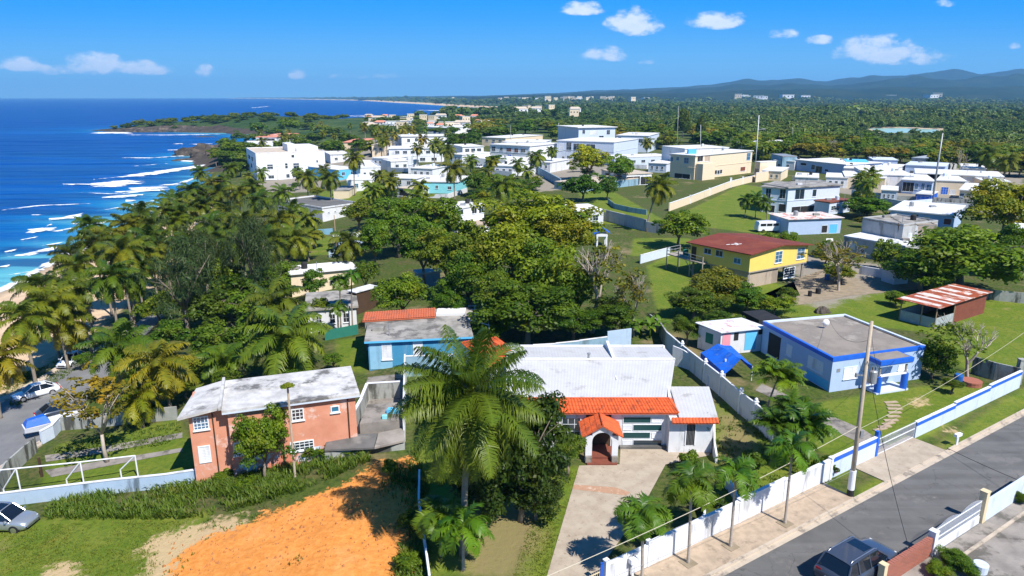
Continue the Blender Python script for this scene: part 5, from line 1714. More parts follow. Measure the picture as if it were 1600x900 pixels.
rg.box(((xL + xRb) / 2, yB + .05, ZE + .08), (xRb - xL, .15, .14))
rg.build('ridge_cap', 'white_clean', roofM)
vp = MB(); q = H(923, 572, zr); vp.tube([(q.x, yR + .1, zr), (q.x, yR + .1, zr + .5)], .12, 10); vp.tube([(q.x, yR + .1, zr + .5), (q.x, yR + .1, zr + .6)], .17, 10)
vp.build('roof_vent', 'grey_metal', roofM)
# walls: front wall under the eave
yW = T(1040, 699).y
wf = MB()
wf.prism([(xL, yW), (xR - .4, yW), (xR - .4, yF + .3), (xL, yF + .3)], -.3, 3.18); wf.prism([(xL, yF + .31), (xR - .4, yF + .31), (xRb - .2, yB - .3), (xL, yB - .3)], -.3, ZE - .14)
wf.build('wall', 'white_paint', tM)
# tiled eave
tl = MB()
eb0 = H(800, 646, 3.25); eb1 = H(1060, 646, 3.25)
tile_sheet(tl, (xL, eb0.y, 3.25), (eb1.x, eb0.y, 3.25), (xR - .25, yF, ZE + .02), (xL, yF, ZE + .02), pitch=.26, amp=.07, row=.42, th=.08)
tile_sheet(tl, (eb1.x, eb0.y, 3.25), (eb1.x, yF + 2.2, 3.35), (xR - .25, yF + 1.8, ZE + .02), (xR - .25, yF, ZE + .02), pitch=.26, amp=.06, row=.42, th=.08)
rr_ = [Vector((eb1.x, eb0.y, 3.3)), Vector((xR - .25, yF, ZE + .08))]
tl.tube(rr_, .09, 8); tl.tube([(xL, yF, ZE + .06), (xR - .25, yF, ZE + .06)], .08, 8)
tl.build('tiled_eave', 'orange_tile', tM)
sf = MB(); sf.prism([(xL, eb0.y + .05), (eb1.x - .05, eb0.y + .05), (eb1.x - .05, yW + .01), (xL, yW + .01)], 3.12, 3.2); sf.build('soffit', 'white_clean', tM)
WF = Wall((xL, yW), (xR - .4, yW), 0, 3.2)


def wpx(w, x0, y0, x1, y1):
    s0, za = w.px(x0, y1); s1, zb = w.px(x1, y0)
    return s0, s1, za, zb


s = wpx(WF, 877, 652, 908, 684); window(WF, s[0], s[1], s[2], s[3], 'dark', tM, (2, 2), frame=.07)
s = wpx(WF, 876, 686, 906, 702); window(WF, s[0], s[1], max(.25, s[2]), s[3], 'panel', tM, (0, 0), frame=.04)
for (x0, y0, x1, y1, st) in [(973, 652, 1017, 660, 'panel'), (989, 664, 1034, 672, 'panel'), (973, 676, 1016, 684, 'panel'), (989, 688, 1034, 696, 'dark')]:
    s = wpx(WF, x0, y0, x1, y1); window(WF, s[0], s[1], max(.10, s[2] - .05), s[3] + .05, st, tM, (0, 0), frame=.02, sill=False, name='window')
for (x0, y0, x1, y1) in [(973, 664, 987, 672), (973, 688, 987, 696), (1018, 652, 1034, 660), (1018, 676, 1034, 684)]:
    s = wpx(WF, x0, y0, x1, y1); window(WF, s[0], s[1], max(.12, s[2]), s[3], 'shut', tM, (0, 0), frame=.04, sill=False, name='window')
gr = MB()
for x in (1037, 1046, 972): 
    s0, _ = WF.px(x, 680); gr.obox(WF.P(s0, .1, .002), WF.u * .06, Vector((0, 0, 3.0)), WF.n * .03)
s0, _ = WF.px(972, 680); s1, _ = WF.px(1046, 680); gr.obox(WF.P(s0, 3.02, .002), WF.u * (s1 - s0), Vector((0, 0, .07)), WF.n * .04)
gr.build('wall_moulding', 'white_clean', tM)
pl_ = MB(); pl_.box(((H(968, 700, 0).x + H(1100, 700, 0).x) / 2, yW - .2, .12), (H(1100, 700, 0).x - H(968, 700, 0).x, .36, .24)); pl_.build('plinth_step', 'dark_slab', tM)
# right annexe with lower roof
zA = 3.35
ra, rb = H(1062, 651, zA - .2), H(1124, 657, zA - .2)
rc_, rd_ = H(1108, 604, zA), H(1050, 600, zA)
y0_ = (ra.y + rb.y) / 2; y1_ = rc_.y
rf = MB(); tile_sheet(rf, (ra.x - .1, y0_, zA - .2), (rb.x, y0_, zA - .2), (rc_.x, y1_, zA), (rd_.x - .3, y1_, zA), pitch=.3, amp=.010, row=50, th=.12)
rA = rf.build('annexe_roof', 'metal_white_roof', tM)
tl = MB(); tile_sheet(tl, (eb1.x - .7, y0_ - .35, zA - .45), (rb.x, y0_ - .35, zA - .45), (rb.x, y0_ + .02, zA - .13), (eb1.x - .7, y0_ + .02, zA - .13), pitch=.26, amp=.06, row=.4, th=.06)
tl.build('tiled_eave', 'orange_tile', rA)
yA = min(y0_ + .25, T(1100, 697).y); xa0, xa1 = xR - .42, rb.x - .25
wa = MB(); wa.prism([(xa0, yA), (xa1, yA), (rc_.x - .2, y1_ - .2), (xa0, y1_ - .2)], -.3, [zA - .34, zA - .34, zA - .14, zA - .14]); wa.build('annexe_wall', 'white_paint', tM)
WA = Wall((xa0, yA), (xa1, yA), 0, 3)
s0, za = WA.px(1071, 695); s1, zb = WA.px(1087, 658); za = max(za, .1)


def arch_mesh(w, s0, s1, z0, z1, o0, o1, ring=0, n=14):
    """arched opening face: solid (ring=0) or a surround of that width"""
    R_ = (s1 - s0) / 2; cz = z1 - R_; cx = (s0 + s1) / 2
    mb = MB()
    inner = [(s0, z0)] + [(cx - R_ * math.cos(math.pi * i / n), cz + R_ * math.sin(math.pi * i / n)) for i in range(n + 1)] + [(s1, z0)]
    if ring == 0:
        vs = [w.P(a, b, o1) for a, b in inner] + [w.P(a, b, o0) for a, b in inner]
        m_ = len(inner)
        fs = [tuple(range(m_))[::-1]] + [(i, i + 1, m_ + i + 1, m_ + i) for i in range(m_ - 1)]
        mb.add(vs, fs)
    else:
        R2 = R_ + ring
        outer = [(s0 - ring, z0)] + [(cx - R2 * math.cos(math.pi * i / n), cz + R2 * math.sin(math.pi * i / n)) for i in range(n + 1)] + [(s1 + ring, z0)]
        for i in range(len(inner) - 1):
            q = [w.P(*inner[i], o1), w.P(*inner[i + 1], o1), w.P(*outer[i + 1], o1), w.P(*outer[i], o1)]
            q0 = [w.P(*inner[i], o0), w.P(*inner[i + 1], o0), w.P(*outer[i + 1], o0), w.P(*outer[i], o0)]
            mb.add(q + q0, [(0, 1, 2, 3), (7, 6, 5, 4), (0, 4, 5, 1), (2, 6, 7, 3)])
    return mb


dr = arch_mesh(WA, s0, s1, za, zb, 0, .02).build('arched_door', 'dark', tM)
arch_mesh(WA, s0, s1, za, zb, 0, .07, ring=.09).build('door_surround', 'white_clean', dr)
gg = MB()
for i in range(1, 6):
    c = s0 + (s1 - s0) * i / 6; gg.obox(WA.P(c - .012, za, .025), WA.u * .024, Vector((0, 0, zb - za - .3)), WA.n * .02)
gg.build('door_grille', 'grey_metal', dr)
# porch
pl0, pl1 = T(912, 723), T(970, 722)
yp = (pl0.y + pl1.y) / 2
xp0, xp1 = XAT(Vector((0, yp, 0)), 915, 1.5), XAT(Vector((0, yp, 0)), 966, 1.5)
tP = tM
ze = ZAT(Vector((0, yp, 0)), 681); za_ = ZAT(Vector((0, yp, 0)), 671)
WP = Wall((xp0, yp), (xp1, yp), 0, ze)
op0, _ = WP.px(925, 700); op1, ztop = WP.px(957, 676)
# front frame: two piers and arch
pier = .42
pm = MB()
pm.obox(WP.P(0, -.1, 0), WP.u * op0, Vector((0, 0, ze + .1)), WP.n * -.42)
pm.obox(WP.P(op1, -.1, 0), WP.u * (WP.L - op1), Vector((0, 0, ze + .1)), WP.n * -.42)
R_ = (op1 - op0) / 2; cx = (op0 + op1) / 2; cz = ztop - R_
n_ = 16
prev = None
gab = [(op0, cz)] + [(cx - R_ * math.cos(math.pi * i / n_), cz + R_ * math.sin(math.pi * i / n_)) for i in range(n_ + 1)] + [(op1, cz)]


def gz(s_): return ze + .12 + (za_ - ze + .25) * (1 - abs(s_ - WP.L / 2) / (WP.L / 2))


for i in range(len(gab) - 1):
    a, b = gab[i], gab[i + 1]
    if abs(a[0] - b[0]) < 1e-5: continue
    f0 = [WP.P(a[0], a[1], 0), WP.P(b[0], b[1], 0), WP.P(b[0], gz(b[0]), 0), WP.P(a[0], gz(a[0]), 0)]
    f1 = [p - WP.n * .3 for p in f0]
    pm.add(f0 + f1, [(0, 1, 2, 3), (7, 6, 5, 4), (0, 4, 5, 1), (3, 2, 6, 7)])
pm.build('porch_front', 'white_paint', tP)
sd = MB()
for xx in (xp0 + .14, xp1 - .14):
    sd = MB(); sd.box((xx, (yp + yW) / 2 + .3, ze - .35), (.2, yW - yp - .2, .35)); sd.build('porch_beam', 'white_paint', tP)
bs = MB()
for xx in (xp0 + op0 / 2, xp1 - (WP.L - op1) / 2): 
    bs = MB(); bs.box((xx, yp - .02, .35), (.5, .5, .5)); bs.build('pier_base', 'slab', tP)
ap = WP.L / 2; ov = .32
rl, rr2, rap = WP.P(-ov, ze, 0), WP.P(WP.L + ov, ze, 0), WP.P(ap, za_ + .42, 0)
back = Vector((0, yW - yp, 0)); fr_ = Vector((0, -.25, 0))
tl = MB()
tile_sheet(tl, rl + back, rl + fr_, rap + fr_, rap + back, pitch=.26, amp=.06, row=.42, th=.07)
tile_sheet(tl, rr2 + fr_, rr2 + back, rap + back, rap + fr_, pitch=.26, amp=.06, row=.42, th=.07)
tl.tube([rap + fr_ + Vector((0, 0, .05)), rap + back + Vector((0, 0, .05))], .08, 8)
tl.build('porch_roof', 'orange_tile', tP)
fl = MB(); fl.prism([(xp0 + .1, yp - .5), (xp1 - .1, yp - .5), (xp1 - .1, yW), (xp0 + .1, yW)], -.2, .14); fl.prism([(xp0 + .5, yp + .3), (xp1 - .5, yp + .3), (xp1 - .5, yW), (xp0 + .5, yW)], .14, .30)
fl.build('porch_floor', 'redbrown', tP)
dk = MB(); dk.box(((xp0 + xp1) / 2, yW - .02, 1.55), (xp1 - xp0 - .5, .04, 2.9)); fd = dk.build("front_door", "dark_brown", tP)  # oversized dark door panel, its colour also stands in for shade inside the porch
lt = MB(); lt.box(((xp0 + xp1) / 2 - .12, yW - .05, 1.75), (.16, .04, .42)); lt.box(((xp0 + xp1) / 2 + .14, yW - .05, 1.75), (.16, .04, .42)); lt.build('door_light', 'lamp_glass', fd)
# curved garden wall behind annexe and low wall at its right front
q = [T(1110, 600), T(1100, 590), T(1090, 580), T(1072, 572), T(1058, 568)]
wallrun('curved_wall', 'low curved white wall in the side yard behind the annexe', [(1106, 604), (1097, 590), (1083, 580), (1066, 574), (1050, 570)], [(1.0, 1.1), (1.1, 1.6), (1.6, 2.0), (2.0, 2.2)], .15, 'white_paint')
wallrun('curved_wall', 'low curved white wall running from the annexe front corner towards the street', [(1113, 698), (1115, 712), (1119, 724)], [(2.2, 1.2), (1.2, .7)], .15, 'white_paint')
bare_tree(1098, 662, 16, 22, 'bare climbing shrub beside the arched side door', (1100, 700), 'sparse', (1.2, 1, .6), seed=21, depth=3, name='climbing_shrub')

# orange tile kiosk behind the giant palm
tK = thing('tiled_kiosk', 'small pavilion with hipped orange tile roof behind the giant palm', 'pavilion', T(800, 590))
zk = 4.4
ka, kb, kc = H(762, 572, zk - .6), H(822, 562, zk - .6), H(834, 532, zk - .6)
P4 = [ka, kb, kc, H(776, 524, zk - .6)]
apx = H(797, 516, zk + .3)
R = rect(ka, kb, H(805, 522, zk - .6)); cenk = sum(R, Vector((0, 0))) / 4
apx = Vector((cenk.x, cenk.y, zk + .35))
tl = MB(); E4 = [Vector((p.x, p.y, zk - .6)) for p in R]
for i in range(4):
    tile_sheet(tl, E4[i], E4[(i + 1) % 4], apx + (E4[(i + 1) % 4] - apx) * .04, apx + (E4[i] - apx) * .04, pitch=.26, amp=.06, row=.42, th=.06)
tl.build('roof', 'orange_tile', tK)
wk = MB(); I4 = off([Vector((p.x, p.y)) for p in E4], -.35); wk.prism(I4, -.2, zk - .65); wk.build('wall', 'white_paint', tK)
WK = Wall(I4[0], I4[1], 0, 3); window(WK, .6, 1.6, 1.2, 2.3, 'dark', tK)

# ================================================================ orange house
g0 = -0.9
tO = thing('orange_house', 'two storey salmon orange house with patchy whitewashed concrete roof', 'house', (-18, 52, g0))
ZO = g0 + 5.9
A_, B_, C_ = H(346, 642, ZO), H(562, 614, ZO), H(570, 569, ZO)
Rm = rect(A_, B_, C_)
umain = (Rm[1] - Rm[0]).normalized(); vmain = (Rm[3] - Rm[0]).normalized()
Lw = H(277, 644, ZO - .1)
wing = (Vector(Lw[:2]) - Rm[0]).dot(umain)
Wm = off(Rm, -.35)
mb = MB(); mb.prism(Wm, g0 - .6, ZO - .2); mb.prism([Wm[0] + umain * (wing + .35) + vmain * .35 * 0 - vmain * -.7, Wm[0] + vmain * .7, Wm[3] - vmain * .5, Wm[3] + umain * (wing + .35) - vmain * .5], g0 - .6, ZO - .32)
mb.build('wall', 'salmon_paint', tO)
mb = MB(); e1 = off(Wm, .015); mb.prism(e1, g0 - .6, g0 + 1.6); mb.build('patchy_base', 'salmon_base', tO)
rf = MB()
rf.slab(*[Vector((p.x, p.y, ZO)) for p in Rm], .2)
W4 = [Rm[0] + umain * wing + vmain * .45, Rm[0] + vmain * .45, Rm[3] - vmain * .1, Rm[3] + umain * (wing * .72) - vmain * .1]
rf.slab(Vector((*W4[0], ZO - .35)), Vector((*W4[1], ZO + .12)), Vector((*W4[2], ZO + .12)), Vector((*W4[3], ZO - .35)), .2)
r_ = rf.build('roof', 'whitewash_roof', tO)
rb_ = MB(); rb_.obox(Vector((*(Rm[0] + vmain * .1), ZO + .002)), Vector((*(-umain * .22), 0)), Vector((*(vmain * ((Rm[3] - Rm[0]).length)), 0)), Vector((0, 0, .28)))
rb_.obox(Vector((*(Rm[0] + vmain * 3.2 + umain * .05), ZO + .002)), Vector((*(umain * ((Rm[1] - Rm[0]).length - .1)), 0)), Vector((*(vmain * .10), 0)), Vector((0, 0, .05)))
rb_.build('roof_kerb', 'whitewash_roof', r_)
fm_ = MB(); P0 = Vector((*Rm[0], ZO - .21)); fm_.obox(Vector((*(Rm[0] - vmain * .01), ZO - .34)), Vector((*(umain * (Rm[1] - Rm[0]).length), 0)), Vector((*(vmain * .3), 0)), Vector((0, 0, .135)))
fm_.build('eave_beam', 'bluewhite_paint', tO)
WO = Wall(Wm[0], Wm[1], g0, ZO - .2)
WW = Wall(Wm[0] + umain * (wing + .35) + vmain * .7, Wm[0] + vmain * .7, g0, ZO - .3)
for (w, x0, y0, x1, y1, st, br2, nm) in [(WO, 456, 637, 474, 658, 'dark', (2, 2), 'window'), (WO, 517, 633, 530, 645, 'teal', (0, 0), 'window'), (WO, 454, 686, 490, 706, 'dark', (4, 2), 'window'),
                                         (WW, 303, 649, 325, 673, 'blue', (3, 3), 'window'), (WW, 312, 695, 328, 724, 'shut', (0, 0), 'door'), (WO, 366, 690, 380, 712, 'shut', (0, 0), 'window')]:
    s0, za = w.px(x0, y1); s1, zb = w.px(x1, y0)
    window(w, s0, s1, za, zb, st, tO, br2, name=nm, frame=.08, proud=.07)
pp = MB()
for x in (333, 545):
    w = WO if x > 400 else WW
    s0, _ = w.px(x, 660); pp = MB(); pp.tube([w.P(s0, g0 + .2, .08), w.P(s0, ZO - .4, .08)], .05, 6); pp.build('drainpipe', 'dark_brown', tO)
# side face windows (right)
WR = Wall(Wm[1], Wm[2], g0, ZO - .2)
for k in (.2, .45, .7): window(WR, WR.L * k, WR.L * k + .9, g0 + 3.8, g0 + 5.0, 'teal', tO)
# courtyard slabs right of the orange house
wallrun('courtyard_wall', 'weathered white courtyard wall right of the orange house', [(553, 672), (566, 648), (575, 625), (626, 622)], [1.6, 1.7, 1.7], .2, 'old_wall', cap='white_clean')
sheet('courtyard_floor', [(545, 680), (575, 590), (630, 585), (630, 690)], 'slab', .05)
tS = thing('low_flat_shed', 'low flat roofed concrete lean-to at the right foot of the orange house', 'shed', T(560, 705))
zz = 1.1
S4 = [H(507, 703, zz - .3), H(584, 699, zz - .3), H(590, 677, zz), H(512, 680, zz)]
mb = MB(); mb.slab(*S4, .16); mb.build('roof', 'dark_slab', tS)
S5 = [H(585, 699, zz - .25), H(632, 688, zz - .25), H(632, 668, zz), H(592, 676, zz)]
mb = MB(); mb.slab(*S5, .16); mb.build('roof_patch', 'slab', tS)
mb = MB(); mb.prism([S4[0][:2], S5[1][:2], S5[2][:2], S4[3][:2]], -1.5, zz - .6); mb.build('wall', 'old_wall', tS)
tS2 = thing('courtyard_store', 'roofless blotchy concrete store room in the courtyard right of the orange house', 'shed', T(600, 650))
mb = MB(); zz = 1.8
Q = [H(562, 662, zz), H(632, 655, zz), H(632, 628, zz), H(574, 632, zz)]
mb.slab(*Q, .15); mb.prism([p[:2] for p in Q], -.5, zz - .16); mb.build('roof_slab', 'slab', tS2)
mb = MB(); a, b = H(600, 657, zz + .05), H(655, 600, 0); mb.obox(H(597, 655, zz + .01), Vector((.4, 0, 0)), Vector((0, .3, 0)), Vector((0, 0, .3))); mb.build('roof_block', 'aqua_paint', tS2)
mb = MB(); mb.obox(H(604, 646, zz + .01), Vector((1.0, -.1, 0)), Vector((.1, .5, 0)), Vector((0, 0, .35))); tag(mb.build('water_tank', 'cyan_paint'), 'small blue box tank on the courtyard store roof', 'tank')
tW = wallrun('boundary_wall', 'tall thin white boundary wall along the left of the giant palm', [(632, 690), (633, 640), (634, 590)], [2.6, 2.6], .15, 'white_paint')
wallrun('garden_wall', 'blue grey garden wall in front of the blue house', [(633, 588), (700, 586), (730, 584)], [2.2, 2.2], .15, 'bluegrey_wall', cap='white_clean')
wallrun('thin_fence_wall', 'thin white metal boundary wall along the orange soil bank', [(656, 755), (655, 800), (662, 850), (672, 925)], [1.1, 1.1, 1.1], .10, 'bluewhite_paint', cap='white_clean')
mb = MB(); P = T(461, 745); mb.tube([P, P + Vector((.05, 0, ZAT(P, 605) - P.z))], [.1, .08], 8)
tp_ = thing('plant_topped_post', 'slim concrete post with a tuft growing on top before the orange house', 'post', P)
mb.build('post', 'pole_wood', tp_)
crown_obj('tuft', master('bush', 1), tp_, (.05, 0, ZAT(P, 605) - P.z + .1), (.55, .55, .25), 0, (1.6, 1.5, .8))
# broken wall and wooden boards near the orange house corner
wallrun('broken_wall', 'broken leaning concrete wall between the blue white wall and the round tree', [(330, 745), (344, 742), (352, 739)], [(.7, 2.3), (2.6, 2.6)], .2, 'grey_wood')
wallrun('corner_wall', 'brown stained wall stub at the end of the blue white wall', [(322, 744), (334, 748), (338, 742)], [.9, .9], .2, 'brown_plaster')

# ================================================================ left yard
wallrun('yard_wall', 'long weathered blue white yard wall at the bottom left', [(-40, 800), (0, 792), (80, 782), (180, 770), (260, 762), (325, 752)], [1.15] * 5, .18, 'blue_wall', cap='white_clean')
tF = thing('pipe_frame', 'white pipe goal-like fence frame standing behind the blue white wall', 'fence frame', T(110, 775))
fr = MB()


def pipe(mb, p, q, r=.06): mb.tube([p, q], r, 8)


fp = []
for (x, y, yt) in [(34, 775, 732), (132, 760, 722), (216, 745, 712)]:
    b = T(x, y); tt = b + Vector((0, 0, ZAT(b, yt) - b.z)); fp.append(tt)
    bk = T(x - 24, y + 8 if x > 50 else y + 12)
    pm = MB(); pipe(pm, b, tt); pm.build('post', 'white_clean', tF)
    pm = MB(); f2 = T(x - 26, y + 2); mid = f2 + Vector((0, 0, .75)); pipe(pm, tt, mid); pipe(pm, mid, f2); pm.build('brace', 'white_clean', tF)
pm = MB(); e = fp[0] + (fp[0] - fp[1]) * .9
pipe(pm, e, fp[0]); pipe(pm, fp[0], fp[1]); pipe(pm, fp[1], fp[2]); pm.build('top_rail', 'white_clean', tF)
wallrun('old_yard_wall', 'old stained concrete wall along the far side of the left yard', [(98, 672), (150, 668), (200, 662), (278, 655)], 1.35, .18, 'old_wall')
wallrun('old_yard_wall', 'dark stained concrete wall between the left yard and the beach road', [(-10, 790), (12, 748), (40, 722), (58, 706)], 1.5, .16, 'old_wall')
pst = MB(); P = T(66, 745); pst.box((P.x, P.y, P.z + .9), (.16, .16, 1.8)); tag(pst.build('wooden_post', 'dark_brown'), 'dark upright wooden post in the left yard corner', 'post')
wallrun('gate_wall', 'short blue white wall beside the parked boat at the yard corner', [(66, 694), (84, 684), (98, 668)], 1.3, .2, 'bluewhite_paint', cap='white_clean')

# ================================================================ blue and teal house with tile strip
tB = building('teal_house', 'blue and teal house with blotchy concrete roof and a red tile strip', 'house', (569, 534), (740, 526), (735, 492), 3.3, 'teal_paint', 'concrete_roof', over=.35, th=.22, fascia='cyan_paint',
              wins=[('F', 597, 537, 612, 562, 'shut', (0, 1)), ('F', 645, 533, 661, 556, 'shut', (0, 1))])
t = tB['t']
w = tB['W']['F']
s0, _ = w.px(578, 560); s1, _ = w.px(613, 560)
mb = MB(); mb.obox(w.P(max(.02, s0), tB['g'] + .02, .01), w.u * (s1 - s0), Vector((0, 0, 2.95)), w.n * .03); mb.build('pale_wall_panel', 'lightteal_paint', t)
for (x0, y0, x1, y1) in [(597, 539, 612, 562)]:
    s0, za = w.px(x0, y1); s1, zb = w.px(x1, y0); window(Wall(w.P(0, 0, .04)[:2], w.P(w.L, 0, .04)[:2], 0, 3), s0, s1, za, zb, 'shut', t, (0, 1))
z3 = 3.55
ts = MB(); a, b, c, d = H(566, 502, z3 - .2), H(680, 495, z3 - .2), H(680, 481, z3 + .15), H(570, 488, z3 + .15)
tile_sheet(ts, a, b, c, d, pitch=.28, amp=.06, row=.5, th=.12); ts.build('tile_strip', 'old_tile', t)
mb = MB()
mb.prism([H(570, 504, 3.2)[:2], H(744, 496, 3.2)[:2], H(735, 479, 3.2)[:2], H(572, 487, 3.2)[:2]], -.2, 3.15); mb.build('rear_wing', 'concrete_roof', t)
mb = MB(); mb.obox(H(681, 494, 3.16), Vector((3.4, .2, 0)), Vector((0, 2.2, 0)), Vector((0, 0, .3))); mb.build('white_roof_box', 'white_roof', t)
tR = thing('pergola_frame', 'open pale blue metal pergola grid right of the blue and teal house', 'pergola', T(750, 545))
mb = MB()
c0, c1, c2, c3 = H(733, 500, 3.1), H(764, 508, 3.1), H(760, 478, 3.1), H(732, 478, 3.1)
for i in range(5):
    pipe(mb, c0.lerp(c3, i / 4), c1.lerp(c2, i / 4), .05)
for i in range(4):
    pipe(mb, c0.lerp(c1, i / 3), c3.lerp(c2, i / 3), .05)
mb.build('grid', 'bluewhite_paint', tR)
for p in (c1, c2):
    mb = MB(); pipe(mb, Vector((p.x, p.y, 0)), p, .06); mb.build('leg', 'bluewhite_paint', tR)
wallrun('net_fence', 'dark green netted fence left of the blue and teal house', [(508, 532), (560, 522)], 1.3, .06, 'green_net')
wallrun('back_wall', 'patched blue grey wall behind the white metal roof', [(833, 562), (868, 560), (905, 556), (948, 550)], [1.7, 1.75, 1.8], .16, 'bluegrey_wall', cap='white_clean')
wallrun('back_wall', 'taller pale blue wall panel at the right end behind the white metal roof', [(948, 549), (985, 544)], 2.4, .16, 'blue_wall')

# white divider wall with finials
dv = [(1040, 545), (1064, 567), (1100, 597), (1125, 618), (1155, 646), (1178, 664), (1206, 690)]
tD = wallrun('divider_wall', 'long white divider wall with ball-topped posts between the white and pale blue houses', dv, 2.1, .18, 'white_paint')
for k in range(1, 6):
    P = T(*dv[k]); mb = MB(); mb.box((P.x, P.y, 1.1), (.3, .3, 2.3)); mb.box((P.x, P.y, 2.28), (.4, .4, .08))
    mb.tube([(P.x, P.y, 2.3), (P.x, P.y, 2.38), (P.x, P.y, 2.5), (P.x, P.y, 2.6)], [.08, .15, .15, .05], 10); mb.build('post', 'white_clean', tD)
wallrun('garden_wall', 'mossy white wall continuing up towards the lawn left of the painted shack', [(1015, 505), (1030, 522), (1040, 545)], [(1.2, 1.6), (1.6, 2.1)], .18, 'old_wall')

# ================================================================ pale blue house
zP = 3.55
ch = [(1193, 503), (1302, 560), (1445, 541), (1320, 492)]
wc = [H(x, y, zP) for x, y in ch]
tH = thing('pale_blue_house', 'pale blue flat roofed house with bright blue trim and porch', 'house', ((wc[0] + wc[2]) / 2)[:2] + (0,) if False else ((wc[0].x + wc[2].x) / 2, (wc[0].y + wc[2].y) / 2, 0))
poly = [Vector(p[:2]) for p in wc]     # left, front corner, right, back
mb = MB(); mb.prism(poly, -.5, zP - .12); mb.build('wall', 'paleblue_paint', tH)
ip = off(poly, -.28)
mb = MB(); mb.prism(ip, zP - .118, zP - .06); mb.build('roof', 'brown_roof', tH)
op = off(poly, .05)
mb = MB()
for i in (0, 1):
    j = (i + 1) % 4; mb.prism([op[i], op[j], ip[j], ip[i]], zP - .35, zP + .05)
mb.build('blue_fascia', 'blue_trim', tH)
mb = MB()
for i in (2, 3):
    j = (i + 1) % 4; mb.prism([op[i], op[j], ip[j], ip[i]], zP - .2, zP + .12)
mb.build('parapet', 'bluewhite_paint', tH)
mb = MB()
mb.prism([ip[2], ip[3], off(poly, -.45)[3], off(poly, -.45)[2]], zP - .055, zP + .02); mb.build('parapet_shadow_strip', 'dark_slab', tH)  # dark strip laid on the roof edge as the parapet's painted shadow
WHl = Wall(poly[0], poly[1], 0, zP); WHr = Wall(poly[1], poly[2], 0, zP)
for (w, x0, y0, x1, y1, st, br2) in [(WHl, 1229, 535, 1238, 560, 'shut', (0, 0)), (WHl, 1262, 553, 1287, 586, 'shut', (1, 0)), (WHr, 1318, 569, 1339, 595, 'shut', (1, 0)), (WHr, 1404, 556, 1418, 582, 'shut', (1, 0))]:
    s0, za = w.px(x0, (y1 + y0) / 2); s1, zb = w.px(x1, (y1 + y0) / 2)
    zc = w.px((x0 + x1) / 2, (y0 + y1) / 2)[1]; hh = 1.25
    window(w, s0, s1, zc - hh / 2, zc + hh / 2, st, tH, br2, frame=.06)
s0, _ = WHl.px(1200, 540); s1, _ = WHl.px(1219, 545)
mb = MB(); mb.obox(WHl.P(s0, .3, .005), WHl.u * (s1 - s0), Vector((0, 0, 2.5)), WHl.n * .012); mb.build('carport_opening', 'dark', tH)
s0, _ = WHl.px(1258, 600); s1, _ = WHl.px(1292, 620)
mb = MB(); mb.obox(WHl.P(s0, .1, .005), WHl.u * (s1 - s0), Vector((0, 0, .95)), WHl.n * .012); mb.build('painted_panel', 'cyan_paint', tH); MATS['bluewhite_paint']
for x, y in ((1310, 579),):
    s0, z_ = WHr.px(x, y); mb = MB(); mb.obox(WHr.P(s0 - .2, z_ - .15, .005), WHr.u * .4, Vector((0, 0, .35)), WHr.n * .03); mb.build('meter_box', 'grey_metal', tH)
# porch: slab projecting between 1365 and 1408
pa0, pa1 = WHr.px(1352, 560)[0], WHr.px(1402, 550)[0]
dpt = 1.9
zq = 3.3
mb = MB(); mb.obox(WHr.P(pa0, zq - .45, .01), WHr.u * (pa1 - pa0), WHr.n * dpt, Vector((0, 0, .2))); mb.build('porch_lintel', 'paleblue_paint', tH)
mb = MB(); mb.obox(WHr.P(pa0 - .05, zq - .245, .06), WHr.u * (pa1 - pa0 + .1), WHr.n * (dpt + .05), Vector((0, 0, .42))); mb.build('porch_fascia', 'blue_trim', tH)
mb = MB(); mb.obox(WHr.P(pa0 + .15, zq + .18, .1), WHr.u * (pa1 - pa0 - .3), WHr.n * (dpt - .3), Vector((0, 0, .03))); mb.build('porch_roof', 'brown_roof', tH)
for k, s_ in enumerate((pa0 + .35, pa1 - .35)):
    c = WHr.P(s_, 0, dpt - .3)
    mb = MB(); mb.tube([c, c + Vector((0, 0, 1.75))], .32, 16); cb_ = mb.build('column_base', 'blue_trim', tH, smooth=False)
    mb = MB(); mb.tube([c + Vector((0, 0, 1.752)), c + Vector((0, 0, 2.86))], .11, 10); mb.build('column_shaft', 'grey_wood', cb_)
mb = MB(); mb.obox(WHr.P(pa0, -.2, .01), WHr.u * (pa1 - pa0), WHr.n * dpt, Vector((0, 0, .36))); mb.build('porch_floor', 'bluewhite_paint', tH)
mb = MB(); mb.obox(WHr.P(pa0 + .9, .17, .012), WHr.u * .95, WHr.n * .04, Vector((0, 0, 2.05))); mb.build('front_door', 'white_clean', tH)
s0, _ = WHr.px(1352, 560)
mb = MB(); mb.obox(WHr.P(pa0 + .4, 1.75, dpt - .45), WHr.u * (pa1 - pa0 - .8), WHr.n * .35, Vector((0, 0, .12))); mb.build('awning_board', 'white_clean', tH)
# debris line and dish on the roof
mb = MB(); c = H(1289, 512, zP); cv = []
mb.tube([c, c + Vector((0, 0, .5))], .04, 6)
for i in range(7):
    for j in range(12):
        a = 6.283 * j / 12; r = .4 * i / 6
        cv.append(c + Vector((r * math.cos(a), -.1 - .25 * (1 - (i / 6) ** 2) + .1 * math.sin(a) * r, .6 + r * math.sin(a))))
mb.add(cv, [(i * 12 + j, i * 12 + (j + 1) % 12, (i + 1) * 12 + (j + 1) % 12, (i + 1) * 12 + j) for i in range(6) for j in range(12)])
tag(mb.build('satellite_dish', 'plate_white'), 'small white satellite dish on the brown roof of the pale blue house', 'dish')

